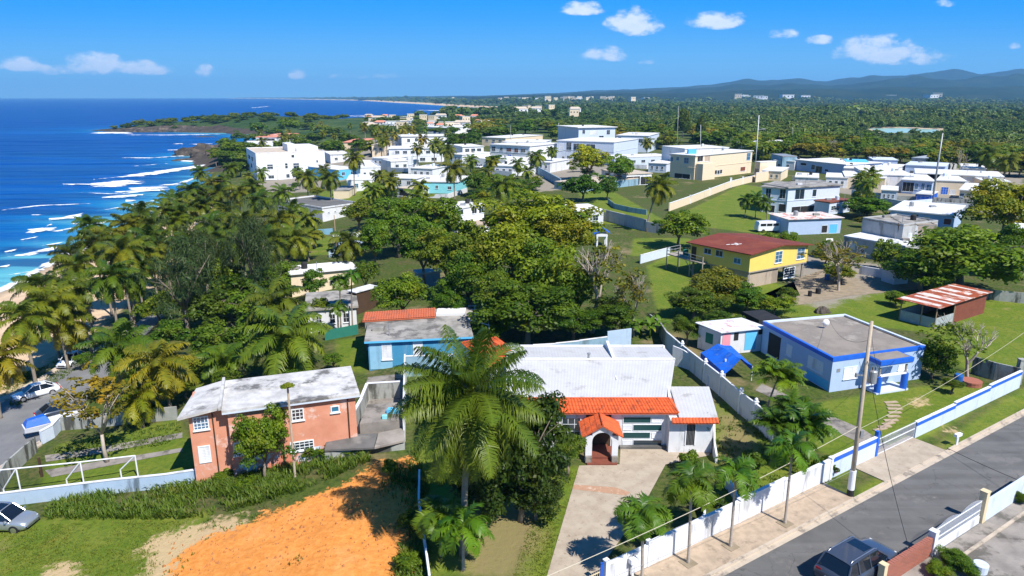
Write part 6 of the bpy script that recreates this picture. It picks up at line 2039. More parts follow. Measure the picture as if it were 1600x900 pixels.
# painted shack
zs = 3.0
A_, B_, C_ = H(1127, 519, zs - .25), H(1195, 512, zs - .25), H(1160, 490, zs)
tSh = thing('painted_shack', 'white shack with patched metal roof and pink and turquoise painted wall', 'shack', (A_.x + 2, A_.y + 2, 0))
Lf = H(1092, 506, zs - .1)
pl4 = [Vector(A_[:2]), Vector(B_[:2]), Vector(H(1200, 500, zs)[:2]), Vector(Lf[:2])]
back = H(1150, 490, zs)
pl5 = [pl4[0], pl4[1], pl4[1] + (Vector(back[:2]) - pl4[0]) * .9, Vector(back[:2]) , pl4[3]]
rp = [Vector((*pl4[0], zs - .2)), Vector((*pl4[1], zs - .2)), Vector((*(pl4[1] + (pl4[3] - pl4[0])), zs + .05)), Vector((*pl4[3], zs + .05))]
mb = MB(); ow_ = off([Vector(p[:2]) for p in rp], .3); mb.slab(*[Vector((ow_[i].x, ow_[i].y, rp[i].z)) for i in range(4)], .08)
mb.build('roof', 'patched_roof', tSh)
mb = MB(); mb.prism([Vector(p[:2]) for p in rp], -.2, zs - .3); mb.build('wall', 'white_paint', tSh)
WS = Wall(rp[0][:2], rp[1][:2], 0, zs); WSl = Wall(rp[3][:2], rp[0][:2], 0, zs)
for (f0, f1, z0_, z1_, mt, nm) in [(.04, .22, .9, 2.5, 'pink_paint', 'pink_panel'), (.56, .82, .3, 2.6, 'cyan_paint', 'turquoise_panel'), (.30, .40, 1.6, 2.5, 'dark', 'dark_opening'), (.86, .98, 2.0, 2.6, 'dark', 'dark_opening')]:
    mb = MB(); mb.obox(WS.P(WS.L * f0, z0_, .004), WS.u * WS.L * (f1 - f0), Vector((0, 0, z1_ - z0_)), WS.n * .03); mb.build(nm, mt, tSh)
mb = MB(); mb.obox(WSl.P(WSl.L * .35, 1.0, .004), WSl.u * 1.0, Vector((0, 0, 1.2)), WSl.n * .03); mb.build('side_window', 'green_net', tSh)
mb = MB(); mb.obox(WS.P(0, 2.62, .006), WS.u * WS.L, Vector((0, 0, .14)), WS.n * .05); mb.build('red_eave_board', 'rust', tSh)
# blue tarp canopy
zt0 = 1.5
a, b = T(1103, 588), T(1150, 612)
tT = thing('tarp_canopy', 'bright blue tarpaulin tent canopy over the yard by the divider wall', 'canopy', (a.x + 1.5, a.y + 2, 0))
r0, r1 = H(1121, 537, 2.6), H(1158, 560, 2.6)
e0, e1 = H(1095, 551, 1.7), H(1133, 584, 1.7)
f0_, f1_ = H(1142, 540, 1.9), H(1176, 572, 1.6)
mb = MB()
NU = 10
top_ = []
for i in range(NU + 1):
    u = i / NU; sag = .12 * math.sin(math.pi * u * 3) ** 2
    row = [e0.lerp(e1, u) - Vector((0, 0, 1.0)), e0.lerp(e1, u), e0.lerp(e1, u).lerp(r0.lerp(r1, u), .5) - Vector((0, 0, .08 + sag * .5)), r0.lerp(r1, u) - Vector((0, 0, sag)), r0.lerp(r1, u).lerp(f0_.lerp(f1_, u), .5) - Vector((0, 0, .08 + sag * .5)), f0_.lerp(f1_, u), f0_.lerp(f1_, u) - Vector((0, 0, .5))]
    top_.append(row)
vs = [p for r in top_ for p in r] + [p - Vector((0, 0, .03)) for r in top_ for p in r]
nr = 7; o_ = (NU + 1) * nr
fs = []
for i in range(NU):
    for j in range(nr - 1):
        k = i * nr + j; fs += [(k, k + nr, k + nr + 1, k + 1), (o_ + k, o_ + k + 1, o_ + k + nr + 1, o_ + k + nr)]
mb.add(vs, fs); mb.build('tarp', 'tarp', tT)
for p in (e0, e1, f0_, f1_):
    mb = MB(); pipe(mb, Vector((p.x, p.y, 0)), p, .04); mb.build('pole', 'white_clean', tT)
P = T(1131, 594); mb = MB(); mb.tube([P, P + Vector((0, 0, 2.3))], .09, 8); tag(mb.build('white_post', 'white_clean'), 'single white post standing behind the divider wall before the blue tarp', 'post')

# rusty shed
zS = 3.0
A_, B_, C_, D_ = H(1400, 468, zS - .3), H(1468, 484, zS - .3), H(1552, 456, zS), H(1490, 443, zS)
tRs = thing('rusty_shed', 'open shed with striped rusty metal roof on the lawn', 'shed', T(1470, 515))
Rr = [Vector(A_[:2]), Vector(B_[:2]), Vector(C_[:2]), Vector(D_[:2])]
mb = MB(); mb.slab(Vector((*Rr[0], zS - .15)), Vector((*Rr[1], zS - .15)), Vector((*Rr[2], zS)), Vector((*Rr[3], zS)), .06)
mb.build('roof', 'rust', tRs)
mb = MB()
for i, (k0, k1, s0_, s1_) in enumerate([(.06, .13, 0, .9), (.22, .27, .1, 1), (.33, .42, 0, .95), (.55, .60, 0, 1), (.68, .76, .05, .8), (.88, .92, 0, 1)]):
    a = Vector((*Rr[0].lerp(Rr[3], k0), 0)); b = Vector((*Rr[1].lerp(Rr[2], k0), 0)); c = Vector((*Rr[1].lerp(Rr[2], k1), 0)); d = Vector((*Rr[0].lerp(Rr[3], k1), 0))
    q = [a.lerp(b, s0_), a.lerp(b, s1_), d.lerp(c, s1_), d.lerp(c, s0_)]
    zf = lambda k: zS - .15 + .15 * k + .015
    q[0].z = q[1].z = zf(k0); q[2].z = q[3].z = zf(k1)
    mb.slab(*q, .012)
mb.build('pale_roof_sheets', 'rust_light', tRs)
inn = off(Rr, -.5)
mb = MB()
def wseg(m, a, b, h, th=.06):
    a, b = Vector(a[:2]), Vector(b[:2]); d = (b - a).normalized(); n = Vector((-d.y, d.x)) * th / 2
    m.prism([a - n, b - n, b + n, a + n], -.2, h)
wseg(mb, inn[0], inn[1], 1.35); wseg(mb, inn[3], inn[0], 1.35); wseg(mb, inn[1], inn[1].lerp(inn[2], .35), 1.35)
mb.build('zinc_wall', 'zinc', tRs)
mb = MB(); wseg(mb, inn[1].lerp(inn[2], .35), inn[2], zS - .3); wseg(mb, inn[2], inn[3], zS - .3); mb.build('dark_wall', 'redbrown', tRs)
for p in (inn[0], inn[1], inn[0].lerp(inn[1], .6), inn[1].lerp(inn[2], .35)):
    mb = MB(); mb.box((p.x, p.y, zS / 2 - .1), (.12, .12, zS - .2)); mb.build('post', 'wood', tRs)

# ================================================================ yellow house on stilts
zy = 6.2; zfl = 2.6
F0, F1 = H(1072, 378, zy - .75), H(1174, 398, zy - .75)   # left eave (front), from far-left to near corner
R1 = H(1272, 382, zy - .75); RB = H(1118, 350, zy)
tY = thing('yellow_house', 'yellow house raised on stilts with a broad dark red roof', 'house', (F1.x, F1.y + 3, 0))
e_near, e_far = Vector(F1[:2]), Vector(F0[:2])
gdir = (Vector(R1[:2]) - e_near)
uY = (e_near - e_far).normalized(); vY = Vector((-uY.y, uY.x)); 
if vY.dot(gdir) < 0: vY = -vY
wd_ = gdir.length
LY = (e_near - e_far).length
def Y(s, v, z): 
    p = e_far + uY * s + gdir.normalized() * v
    return Vector((p.x, p.y, z))
mb = MB()
mid = wd_ * .5
ez = zy - .75
mb.slab(Y(0, 0, ez), Y(LY, 0, ez), Y(LY, mid, zy), Y(0, mid, zy), .14)
mb.slab(Y(0, mid + .01, zy), Y(LY, mid + .01, zy), Y(LY, wd_, ez), Y(0, wd_, ez), .14)
mb.build('roof', 'red_roof', tY)
wl = [Y(.5, .6, 0), Y(LY - .6, .6, 0), Y(LY - .6, wd_ - .5, 0), Y(.5, wd_ - .5, 0)]
mb = MB(); mb.prism([p[:2] for p in wl], zfl, ez - .05)
pk = Y(LY - .6, mid, zy - .2)
for s_ in (LY - .6, .5):
    a, b, c = Y(s_, .6, ez - .05), Y(s_, wd_ - .5, ez - .05), Y(s_, mid, zy - .16)
    a2, b2, c2 = [p - Vector((*(uY * .15), 0)) * (1 if s_ > 1 else -1) for p in (a, b, c)]
    mb.add([a, b, c, a2, b2, c2], [(0, 1, 2), (5, 4, 3), (0, 3, 4, 1), (1, 4, 5, 2), (2, 5, 3, 0)])
mb.build('wall', 'yellow_paint', tY)
WYf = Wall(wl[0][:2], wl[1][:2], zfl, ez); WYg = Wall(wl[1][:2], wl[2][:2], zfl, ez)
for (w, x0, y0, x1, y1, st, b2) in [(WYg, 1211, 392, 1222, 411, 'blue', (1, 2)), (WYg, 1245, 387, 1257, 405, 'blue', (1, 2)), (WYf, 1172, 398, 1186, 414, 'teal', (1, 0)), (WYf, 1100, 388, 1112, 397, 'dark', (1, 0)), (WYf, 1118, 391, 1130, 401, 'dark', (1, 0)), (WYf, 1146, 403, 1158, 412, 'teal', (1, 0))]:
    s0, za = w.px(x0, (y0 + y1) / 2); s1, _ = w.px(x1, (y0 + y1) / 2); h_ = (y1 - y0) / PXM(w.P(s0, 4)) * 1.0
    zc = w.px((x0 + x1) / 2, (y0 + y1) / 2)[1]
    zc = min(max(zc, zfl + h_ / 2 + .1), ez - h_ / 2 - .15)
    if 0 <= min(s0, s1) and max(s0, s1) <= w.L + .3: window(w, s0, s1, zc - h_ / 2, zc + h_ / 2, st, tY, b2, frame=.08)
mb = MB(); mb.obox(WYf.P(WYf.L * .02, zfl + .1, .004), WYf.u * .9, Vector((0, 0, 2.1)), WYf.n * .03); mb.build('door', 'dark_brown', tY)
mb = MB(); mb.prism([p[:2] for p in wl], zfl - .2, zfl - .002); mb.build('floor_slab', 'grey_wood', tY)
for s_ in (.03, .35, .68, .97):
    for v_ in (.03, .97):
        p = wl[0].lerp(wl[1], s_).lerp(wl[3].lerp(wl[2], s_), v_)
        mb = MB(); mb.box((p.x, p.y, zfl / 2 - .2), (.3, .3, zfl)); mb.build('stilt', 'grey_wood', tY)
p0, p1, p2, p3 = wl[0].lerp(wl[1], .45), wl[1], wl[1].lerp(wl[2], .55), wl[0].lerp(wl[1], .45).lerp(wl[3].lerp(wl[2], .45), .55)
mb = MB(); mb.prism([p[:2] for p in off([Vector(q[:2]) for q in (p0, p1, p2, p3)], -.3)], -.2, zfl - .21); mb.build('ground_floor_wall', 'brown_plaster', tY)
Wg2 = Wall(p1[:2], wl[2][:2], 0, 2.5)
window(Wg2, Wg2.L * .60, Wg2.L * .80, .5, 2.2, 'dark', tY, (1, 3), frame=.1)
# white patch of torn paper/paint on the roof
mb = MB()
for (dx_, dy_, w_, h_) in [(0, 0, .9, .2), (.5, .35, .35, .5), (.9, -.1, .8, .15), (-.8, .1, .7, .15), (.4, -.4, .5, .2)]:
    q = H(1146, 382, zy - .42)
    k = Vector((q.x + dx_, q.y + dy_, 0)); v_ = (Vector(k[:2]) - e_far).dot(vY)
    zz_ = ez + (zy - ez) * max(0, min(1, v_ / mid)) + .02
    mb.box((k.x, k.y, zz_ + .05), (w_, h_, .04), .4)
tag(mb.build('white_debris', 'plate_white'), 'small heap of white litter lying on the dark red roof', 'litter')
# deck
zd = 2.7
dA, dB = H(1042, 396, zd), H(1098, 412, zd)
tDk = thing('wooden_deck', 'raised grey wooden deck with railings at the left of the yellow house', 'deck', (dA.x, dA.y, 0))
d0 = wl[0]
ex0 = Vector((*dA[:2], zd)); ex1 = Vector((*dB[:2], zd)); bk0 = ex0 + Vector((*(vY * 3.4), 0)); bk1 = ex1 + Vector((*(vY * 3.0), 0))
mb = MB(); mb.slab(ex0, ex1, bk1, bk0, .16); mb.build('deck_floor', 'grey_wood', tDk)
rl_ = MB()
for a, b in ((ex0, ex1), (ex0, bk0)):
    for zz_ in (.5, 1.0): pipe(rl_, a + Vector((0, 0, zz_)), b + Vector((0, 0, zz_)), .045)
rl_.build('railing', 'grey_metal', tDk)
for p in (ex0, ex0.lerp(ex1, .33), ex0.lerp(ex1, .66), ex1, bk0):
    mb = MB(); mb.box((p.x, p.y, 1.85), (.14, .14, 3.75)); mb.build('post', 'grey_wood', tDk)
mb = MB(); pipe(mb, ex0.lerp(ex1, .5), Vector((*ex0.lerp(ex1, .85)[:2], 0)), .06); mb.build('brace', 'grey_wood', tDk)
mb = MB(); q = ex0.lerp(bk0, .5).lerp(ex1.lerp(bk1, .5), .35); mb.tube([q + Vector((0, 0, .02)), q + Vector((0, 0, .9)), q + Vector((0, 0, 1.0))], [.42, .45, .3], 14)
tag(mb.build('water_barrel', 'green_net'), 'green barrel standing on the wooden deck', 'barrel')
wallrun('garden_wall', 'white garden wall behind the wooden deck', [(1000, 412), (1046, 399)], 1.5, .15, 'bluewhite_paint', cap='white_clean')
for i, (x, y) in enumerate([(1278, 459), (1265, 463)]):
    P = T(x, y); mb = MB(); mb.tube([P, P + Vector((0, 0, .75))], .38 - i * .1, 14); mb.tube([P + Vector((0, 0, .74)), P + Vector((0, 0, .8))], .41 - i * .1, 14)
    tag(mb.build('black_bin', 'dark'), ['larger black bin at the end of the lawn edging stones', 'smaller black bin beside the larger one by the lawn'][i], 'bin')
P = T(1292, 437); mb = MB(); mb.tube([P, P + Vector((0, 0, .9))], .4, 14); tag(mb.build('dark_barrel', 'barrel_blue'), 'dark blue barrel beside the timber pile', 'barrel')
for i in range(5):
    P = T(1258 + i * 6, 436 - i * 2); mb = MB(); mb.box((P.x, P.y, .2 + .09 * i), (3.8, .2, .07), .3 + .12 * i)
    tag(mb.build('timber_plank', 'dirt_track'), 'loose plank in the timber pile beside the yellow house', 'plank', 'planks beside the yellow house')
t = rock('rubble_pile', 'small dark mound of rubble on the lawn behind the pale blue house', T(1284, 489).x, T(1284, 489).y, .95, .6, 1.0, 71, None, -.2); t['category'] = 'mound'

# ================================================================ front walls and gates
fw = [(935, 908), (1016, 889), (1096, 863), (1172, 829), (1246, 797), (1268, 787), (1325, 764)]
oW = 3.15


def sAt(px, py): return (T(px, py) - pa).dot(ud)


sv = [sAt(*p) for p in fw]
t = thing('front_wall', 'long stepped white front wall between the white house yard and the pavement', 'wall', along(sv[0], oW))
hs_ = [1.55, 1.7, 1.7, 1.85, 1.7, 1.7]
for i in range(6):
    mb = MB(); mb.prism([along(sv[i], oW - .09)[:2], along(sv[i + 1], oW - .09)[:2], along(sv[i + 1], oW + .09)[:2], along(sv[i], oW + .09)[:2]], -.2, hs_[i])
    p = mb.build('wall_panel', 'white_paint', t)
    mb = MB(); mb.prism([along(sv[i], oW - .13)[:2], along(sv[i + 1], oW - .13)[:2], along(sv[i + 1], oW + .13)[:2], along(sv[i], oW + .13)[:2]], hs_[i] + .002, hs_[i] + .07)
    mb.build('coping', 'white_clean', p)
for i in (0, 1, 3, 4, 6):
    c = along(sv[i], oW); mb = MB(); mb.box((c.x, c.y, .90), (.26, .26, 1.84), math.atan2(ud.y, ud.x)); mb.box((c.x, c.y, 1.86), (.34, .34, .08), math.atan2(ud.y, ud.x)); mb.build('pilaster', 'white_clean', t)
mb = MB(); c = along(sv[0] - .35, oW); mb.box((c.x, c.y, .9), (.14, .14, 1.8)); mb.build('gate_post', 'blue_trim', t)


def barfence(name, label, s0, s1, o, h, mat, n, cat='gate', solid=0, scal=0.0, group=None):
    t = thing(name, label, cat, along(s0, o), 0, group)
    mb = MB()
    for z_ in (solid + .06, h * .55, h - .12):
        mb.obox(along(s0, o - .025, z_), ud * (s1 - s0), nd * .05, Vector((0, 0, .05)))
    mb.build('rail', mat, t)
    mb = MB()
    for i in range(n + 1):
        s_ = s0 + (s1 - s0) * i / n
        mb.tube([along(s_, o, solid + .05), along(s_, o, h + scal * math.sin(math.pi * ((i / n * 2) % 1)))], .018, 5)
    mb.build('bars', mat, t)
    if solid:
        mb = MB(); mb.prism([along(s0, o - .08)[:2], along(s1, o - .08)[:2], along(s1, o + .08)[:2], along(s0, o + .08)[:2]], -.2, solid); mb.build('base_wall', 'white_paint', t)
    return t


barfence('driveway_gate', 'pale bar gate across the foot of the driveway at the bottom edge', sv[0] - 5.0, sv[0] - .5, oW, 1.35, 'cream_post', 30)
s4, s5 = sAt(1325, 764), sAt(1395, 727)
t = thing('striped_wall', 'white wall with blue stripe right of the utility pole, ending at the gate', 'wall', along(s4, oW + .1))
for (x0, x1, h_) in ((s4 + .1, s5, 1.75),):
    mb = MB(); mb.prism([along(x0, oW)[:2], along(x1, oW)[:2], along(x1, oW + .18)[:2], along(x0, oW + .18)[:2]], -.2, h_); mb.build('wall_panel', 'bluewhite_paint', t)
    mb = MB(); mb.prism([along(x0, oW - .012)[:2], along(x1, oW - .012)[:2], along(x1, oW + .192)[:2], along(x0, oW + .192)[:2]], h_ - .40, h_ - .05); mb.build('stripe', 'blue_trim', t)
    mb = MB(); mb.prism([along(x0, oW - .03)[:2], along(x1, oW - .03)[:2], along(x1, oW + .21)[:2], along(x0, oW + .21)[:2]], h_ + .002, h_ + .06); mb.build('coping', 'white_clean', t)
c = along(s5 + .12, oW + .1); mb = MB(); mb.box((c.x, c.y, 1.1), (.3, .3, 2.3), math.atan2(ud.y, ud.x)); mb.build('end_post', 'blue_trim', t)
s6, s7 = sAt(1451, 693), sAt(1597, 609)
barfence('house_gate', 'white bar gate between the two blue striped walls', s5 + .35, s6 - .1, oW + .1, 1.55, 'white_clean', 34)
t = thing('striped_wall', 'white wall with stepped blue stripe along the lawn at the right edge', 'wall', along(s6, oW + .1))
nst = 3
for i in range(nst):
    x0, x1 = s6 + (s7 + .3 - s6) * i / nst, s6 + (s7 + .3 - s6) * (i + 1) / nst; h_ = 1.45 + .16 * i
    mb = MB(); mb.prism([along(x0, oW)[:2], along(x1, oW)[:2], along(x1, oW + .18)[:2], along(x0, oW + .18)[:2]], -.2, h_); mb.build('wall_panel', 'bluewhite_paint', t)
    mb = MB(); mb.prism([along(x0, oW - .012)[:2], along(x1, oW - .012)[:2], along(x1, oW + .192)[:2], along(x0, oW + .192)[:2]], h_ - .36, h_ - .05); mb.build('stripe', 'blue_trim', t)
    mb = MB(); mb.prism([along(x0 - .05, oW - .03)[:2], along(x1, oW - .03)[:2], along(x1, oW + .21)[:2], along(x0 - .05, oW + .21)[:2]], h_ + .002, h_ + .07); mb.build('coping', 'white_clean', t)
# inner retaining wall in the side yard (dips then meets the front wall)
wallrun('retaining_wall', 'low curved white retaining wall behind the front wall near the third small palm', [(1168, 800), (1152, 785), (1142, 772), (1132, 760)], [(.8, .5), (.5, .9), (.9, 1.0)], .15, 'white_paint')
wallrun('retaining_wall', 'short white wall stub behind the front wall near the second small palm', [(1080, 838), (1100, 815), (1101, 785)], [(.6, .6), (.6, 1.6)], .15, 'white_paint')
# mail box
P = T(1494, 697); t = thing('mailbox', 'white T shaped mailbox stand on the grass verge outside the striped wall', 'mailbox', P)
mb = MB(); mb.box((P.x, P.y, .45), (.14, .14, .95)); mb.build('stand', 'white_clean', t)
mb = MB(); mb.box((P.x, P.y, 1.02), (.75, .28, .24), .5); mb.build('box', 'white_clean', t)
P = T(988, 905); t = thing('mailbox', 'white mailbox on a post outside the front wall at the bottom edge', 'mailbox', P)
mb = MB(); mb.box((P.x, P.y, .6), (.12, .12, 1.2)); mb.build('stand', 'white_clean', t)
mb = MB(); mb.box((P.x, P.y, 1.3), (.5, .3, .3), .5); mb.build('box', 'white_clean', t)
# planters at the pavement palms
for i, (x, y) in enumerate([(1003, 908), (1075, 882), (1141, 856), (1226, 820)]):
    P = T(x, y); mb = MB(); mb.box((P.x, P.y, .135), (.85, .85, .04), math.atan2(ud.y, ud.x))
    tag(mb.build('tree_pit', 'dirt_track'), ['earth pit round the small pavement palm nearest the camera', 'earth pit round the second pavement palm', 'earth pit round the third pavement palm', 'earth pit round the fourth pavement palm'][i], 'tree pit')
# right edge
wallrun('concrete_wall', 'mould stained concrete wall at the right side of the blue house lawn', [(1517, 583), (1552, 594), (1590, 603)], 1.9, .18, 'old_wall')
P = T(1589, 600); mb = MB(); mb.box((P.x, P.y, 1.3), (.5, .5, 2.6)); mb.box((P.x, P.y, 2.65), (.6, .6, .1)); tag(mb.build('gate_pillar', 'old_wall'), 'grey gate pillar with white edge at the right end of the striped wall', 'pillar')
P = T(1496, 600); mb = MB(); mb.tube([P, P + Vector((0, 0, .1)), P + Vector((0, 0, .3)), P + Vector((0, 0, .9)), P + Vector((0, 0, 1.05))], [.36, .42, .4, .42, .37], 16); tag(mb.build('blue_barrel', 'barrel_blue'), 'blue plastic barrel beside the planter tree', 'barrel')
P = T(1517, 601); mb = MB()
for k in range(3): mb.tube([P + Vector((0, 0, .16 * k)), P + Vector((0, 0, .16 * k + .15))], .95 - .02 * (k % 2), 18)
tag(mb.build('brick_planter', 'planter_brick'), 'round red brick planter at the foot of the crooked tree', 'planter')
# opposite side of the street (bottom right)
oB = -7.35
b0, b1 = (T(1364, 905) - pa).dot(ud), (T(1480, 868) - pa).dot(ud)
sB0 = (H(1383, 886, 1.3) - pa).dot(ud); oB = (H(1383, 886, 1.3) - pa).dot(nd)
sB1 = (H(1480, 852, 1.3) - pa).dot(ud); sB2 = (H(1578, 800, 1.7) - pa).dot(ud); oB1 = (H(1480, 852, 1.3) - pa).dot(nd)
t = thing('brick_garden_wall', 'red brick garden wall at the bottom right beside the parked dark car', 'wall', along(sB0, oB))
mb = MB(); q = [along(sB0, oB - .12), along(sB1, oB - .12), along(sB1, oB + .12), along(sB0, oB + .12)]
mb.prism([p[:2] for p in q], -.3, 1.3); bw = mb.build('wall_panel', 'brick_wall', t)
uvl = bw.data.uv_layers.new(name='UVMap')
for p_ in bw.data.polygons:
    for li in p_.loop_indices:
        co = bw.matrix_basis @ bw.data.vertices[bw.data.loops[li].vertex_index].co + Vector(t.location)
        s_ = (co - pa).dot(ud); uvl.data[li].uv = (s_, co.z) if abs(p_.normal.z) < .5 else (s_, (co - pa).dot(nd))
mb = MB(); L_ = sB1 - sB0; k_ = int(L_ / .24)
for i in range(k_): mb.prism([along(sB0 + i * .24 + .01, oB - .15)[:2], along(sB0 + i * .24 + .22, oB - .15)[:2], along(sB0 + i * .24 + .22, oB + .15)[:2], along(sB0 + i * .24 + .01, oB + .15)[:2]], 1.302, 1.37 + random.uniform(0, .012))
mb.build('coping_bricks', 'planter_brick', t)
for (s_, lb, m_, hh, sz) in [(sB0 - .2, 'cream square pillar at the left end of the brick wall', 'cream_post', 1.55, .36), (sB1 + .25, 'white pillar between the brick wall and the white gate', 'white_clean', 1.65, .42), (sB2 + .2, 'tall cream pillar at the right end of the white gate', 'cream_post', 2.3, .45)]:
    c = along(s_, oB); mb = MB(); mb.box((c.x, c.y, hh / 2 - .1), (sz, sz, hh + .2), math.atan2(ud.y, ud.x)); mb.box((c.x, c.y, hh + .04), (sz + .06, sz + .06, .08), math.atan2(ud.y, ud.x)); tag(mb.build('pillar', m_), lb, 'pillar')
barfence('scalloped_gate', 'white scalloped metal gate on a low wall at the bottom right', sB1 + .5, sB2 - .1, oB, 1.75, 'white_clean', 46, solid=.55, scal=.28)
mb = MB(); mb.prism([along(sB2 + .4, oB)[:2], along(sB2 + 8, oB)[:2], along(sB2 + 8, oB - .2)[:2], along(sB2 + .4, oB - .2)[:2]], -.3, 1.6); tag(mb.build('side_wall', 'bluewhite_paint'), 'pale wall running off the right edge past the white gate', 'wall')
strip('opposite_yard', -6, 40, oB - 12, oB - .13, -.3, .03, 'slab')
for (x, y, w_, h_, lb, tn) in [(1500, 893, 34, 14, 'leafy green bush behind the brick wall at the bottom edge', (.7, 1, .6)), (1470, 905, 26, 12, 'light green bush at the bottom edge before the brick wall', (1, 1.2, .6)), (1600, 790, 14, 12, 'bush beside the tall cream pillar', (.8, 1, .6))]:
    bush(x, y, w_, h_, lb, tint=tn, kind='near')
mb = MB(); P = T(1530, 893); mb.tube([P, P + Vector((0, 0, .55)), P + Vector((0, 0, .6))], [.42, .45, .38], 16); tag(mb.build('blue_tub', 'bluewhite_paint'), 'pale blue tub beside the leafy bush at the bottom right', 'tub')
# ================================================================ the town
def wr(face, n, z0, z1, w, L0=.08, L1=.92, st='dark', bars=(1, 1)):
    """n evenly spaced windows along a face"""
    out = []
    for i in range(n):
        c = L0 + (L1 - L0) * (i + .5) / n
        out.append(('r' + face, c - w / 2, c + w / 2, z0, z1, st, bars))
    return out


# white three storey block by the sea
K = building('white_block', 'white three storey block with few small windows, nearest the sea', 'apartment block', (399, 240), (507, 236.5), (503, 228), 10.5, 'white_clean', 'tan_roof', over=0, th=.2, parapet=.25, ptm='white_clean',
             wins=[('F', 417, 257, 427, 264, 'dark'), ('F', 445, 255, 450, 263, 'dark', (0, 1)), ('F', 458, 255, 468, 264, 'dark'), ('F', 419, 274, 429, 282, 'dark'), ('F', 447, 272, 453, 278, 'dark', (0, 1)), ('F', 455, 242, 460, 246, 'black', (0, 0)),
                   ('F', 457, 272, 466, 280, 'dark'), ('F', 494, 250, 497, 254, 'dark', (0, 0)), ('rL', .2, .4, 6.5, 8.2, 'dark'), ('rL', .55, .7, 6.5, 8.2, 'dark'), ('rL', .4, .55, 3.2, 5, 'dark')])
add_block(K, .50, .62, .2, .6, K['zt'], K['zt'] + 2.9, 'stair_tower', 'white_clean'); add_block(K, .62, .94, .15, .7, K['zt'], K['zt'] + 1.9, 'rooftop_room', 'white_clean')
# aqua house and neighbours
building('aqua_house', 'pale aqua house with flat roof and covered terrace', 'house', (650, 283), (716, 284), (700, 274), 3.8, 'aqua_paint', 'white_roof', over=.25, parapet=0, wins=[('rF', .45, .52, 1.6, 2.6, 'dark'), ('rF', .1, .25, 1.4, 2.6, 'dark', (2, 1)), ('rF', .75, .85, 1.4, 2.4, 'dark')])
building('aqua_wing', 'white wing with brown lean-to left of the aqua house', 'house', (598, 277), (650, 279), (640, 272), 3.4, 'white_paint', 'white_roof', over=.2, wins=wr('F', 3, 1.2, 2.5, .12))
building('terrace_canopy', 'small brown roofed lean-to in front of the aqua wing', 'canopy', (618, 293), (650, 296), (645, 288), 2.6, 'white_paint', 'tan_roof', over=.3, th=.12, wins=[('rF', .1, .9, .2, 2.2, 'black', (0, 0))])
building('sea_house', 'white low house with teal windows below the aqua wing', 'house', (541, 281), (598, 280), (590, 272), 3.6, 'white_clean', 'white_roof', over=.1, wins=[('rF', .2, .32, .9, 2.3, 'teal'), ('rF', .6, .7, 1.2, 2.4, 'teal')])
building('blue_gable_house', 'house with bright blue wall right of the white block', 'house', (526, 265), (560, 262), (552, 254), 3.8, 'cyan_paint', 'white_roof', over=.1, wins=wr('F', 2, 1.4, 2.6, .15))
building('white_stepped_house', 'white stepped house behind the tall coconut palm', 'house', (562, 262), (595, 261), (590, 251), 4.2, 'white_clean', 'white_roof', over=.1, parapet=.3, wins=wr('F', 3, 1.2, 2.4, .12))
building('parking_roof', 'grey flat roof with white parapet below the white block', 'garage', (503, 326), (562, 318), (540, 301), 3.0, 'white_paint', 'asphalt', over=0, th=.2, parapet=.35, ptm='white_paint', wins=wr('F', 5, 1.6, 1.9, .05))
building('low_grey_house', 'pale flat roofed store behind the grey parking roof', 'house', (520, 297), (545, 297), (542, 290), 2.8, 'cream_paint', 'concrete_roof', over=.1)
wv_ = wr('F', 5, 4.0, 5.4, .09)
V1 = building('upper_villa', 'white two storey villa with flat roof on the left of the town', 'villa', (626, 213), (702, 212), (698, 209), 7.2, 'white_clean', 'white_roof', over=.5, wins=[('F', 636, 217, 641, 222, 'dark'), ('F', 648, 216, 653, 221, 'dark'), ('F', 687, 217, 692, 222, 'dark'), ('F', 632, 229, 640, 234, 'dark')])
building('long_villa', 'long white villa with dark windows below the upper villa', 'villa', (606, 232), (695, 231), (690, 227), 6.6, 'white_clean', 'white_roof', over=.4, wins=wr('F', 6, 4.2, 5.5, .08) + wr('F', 4, 1.0, 2.4, .10))
building('veranda_house', 'white house with open veranda left end of the long villa', 'house', (604, 235), (632, 235), (630, 231), 4.5, 'white_paint', 'concrete_roof', over=.3, wins=[('rF', .1, .9, 1.2, 3.4, 'black', (3, 0))])
building('lower_villa', 'low white house with curved steps before the long villa', 'house', (610, 252), (655, 250), (648, 246), 3.6, 'white_paint', 'white_roof', over=.2, wins=wr('F', 3, 1.0, 2.2, .12))
building('side_villa', 'white open fronted villa between the palms left of the van', 'villa', (722, 229), (757, 228), (752, 224), 6.4, 'white_clean', 'white_roof', over=.3, wins=wr('F', 3, 3.8, 5.4, .2) + wr('F', 3, .8, 2.4, .2))
building('van_house', 'white curved parapet wall house behind the parked van', 'house', (728, 246), (790, 250), (785, 243), 3.4, 'white_clean', 'white_roof', over=0, wins=[('rF', .05, .3, .6, 2.2, 'black', (0, 0))])
building('balcony_villa', 'white villa with blue door and brown balcony windows', 'villa', (764, 225), (828, 228), (824, 221), 6.8, 'white_clean', 'white_roof', over=.4, parapet=.0, wins=[('rF', .04, .14, 3.6, 5.8, 'dark'), ('rF', .25, .33, 4, 5.4, 'dark'), ('rF', .42, .55, 3.8, 5.4, 'redbrown'), ('rF', .62, .72, 3.6, 5.4, 'redbrown'), ('rF', .45, .55, .4, 2.6, 'bluedoor'), ('rF', .2, .3, 1, 2.2, 'dark'), ('rF', .78, .9, 3.8, 5.4, 'dark')])
building('balcony_annex', 'white roofed annex behind the balcony villa', 'house', (785, 221), (850, 222), (846, 218), 7.2, 'white_clean', 'white_roof', over=.3)
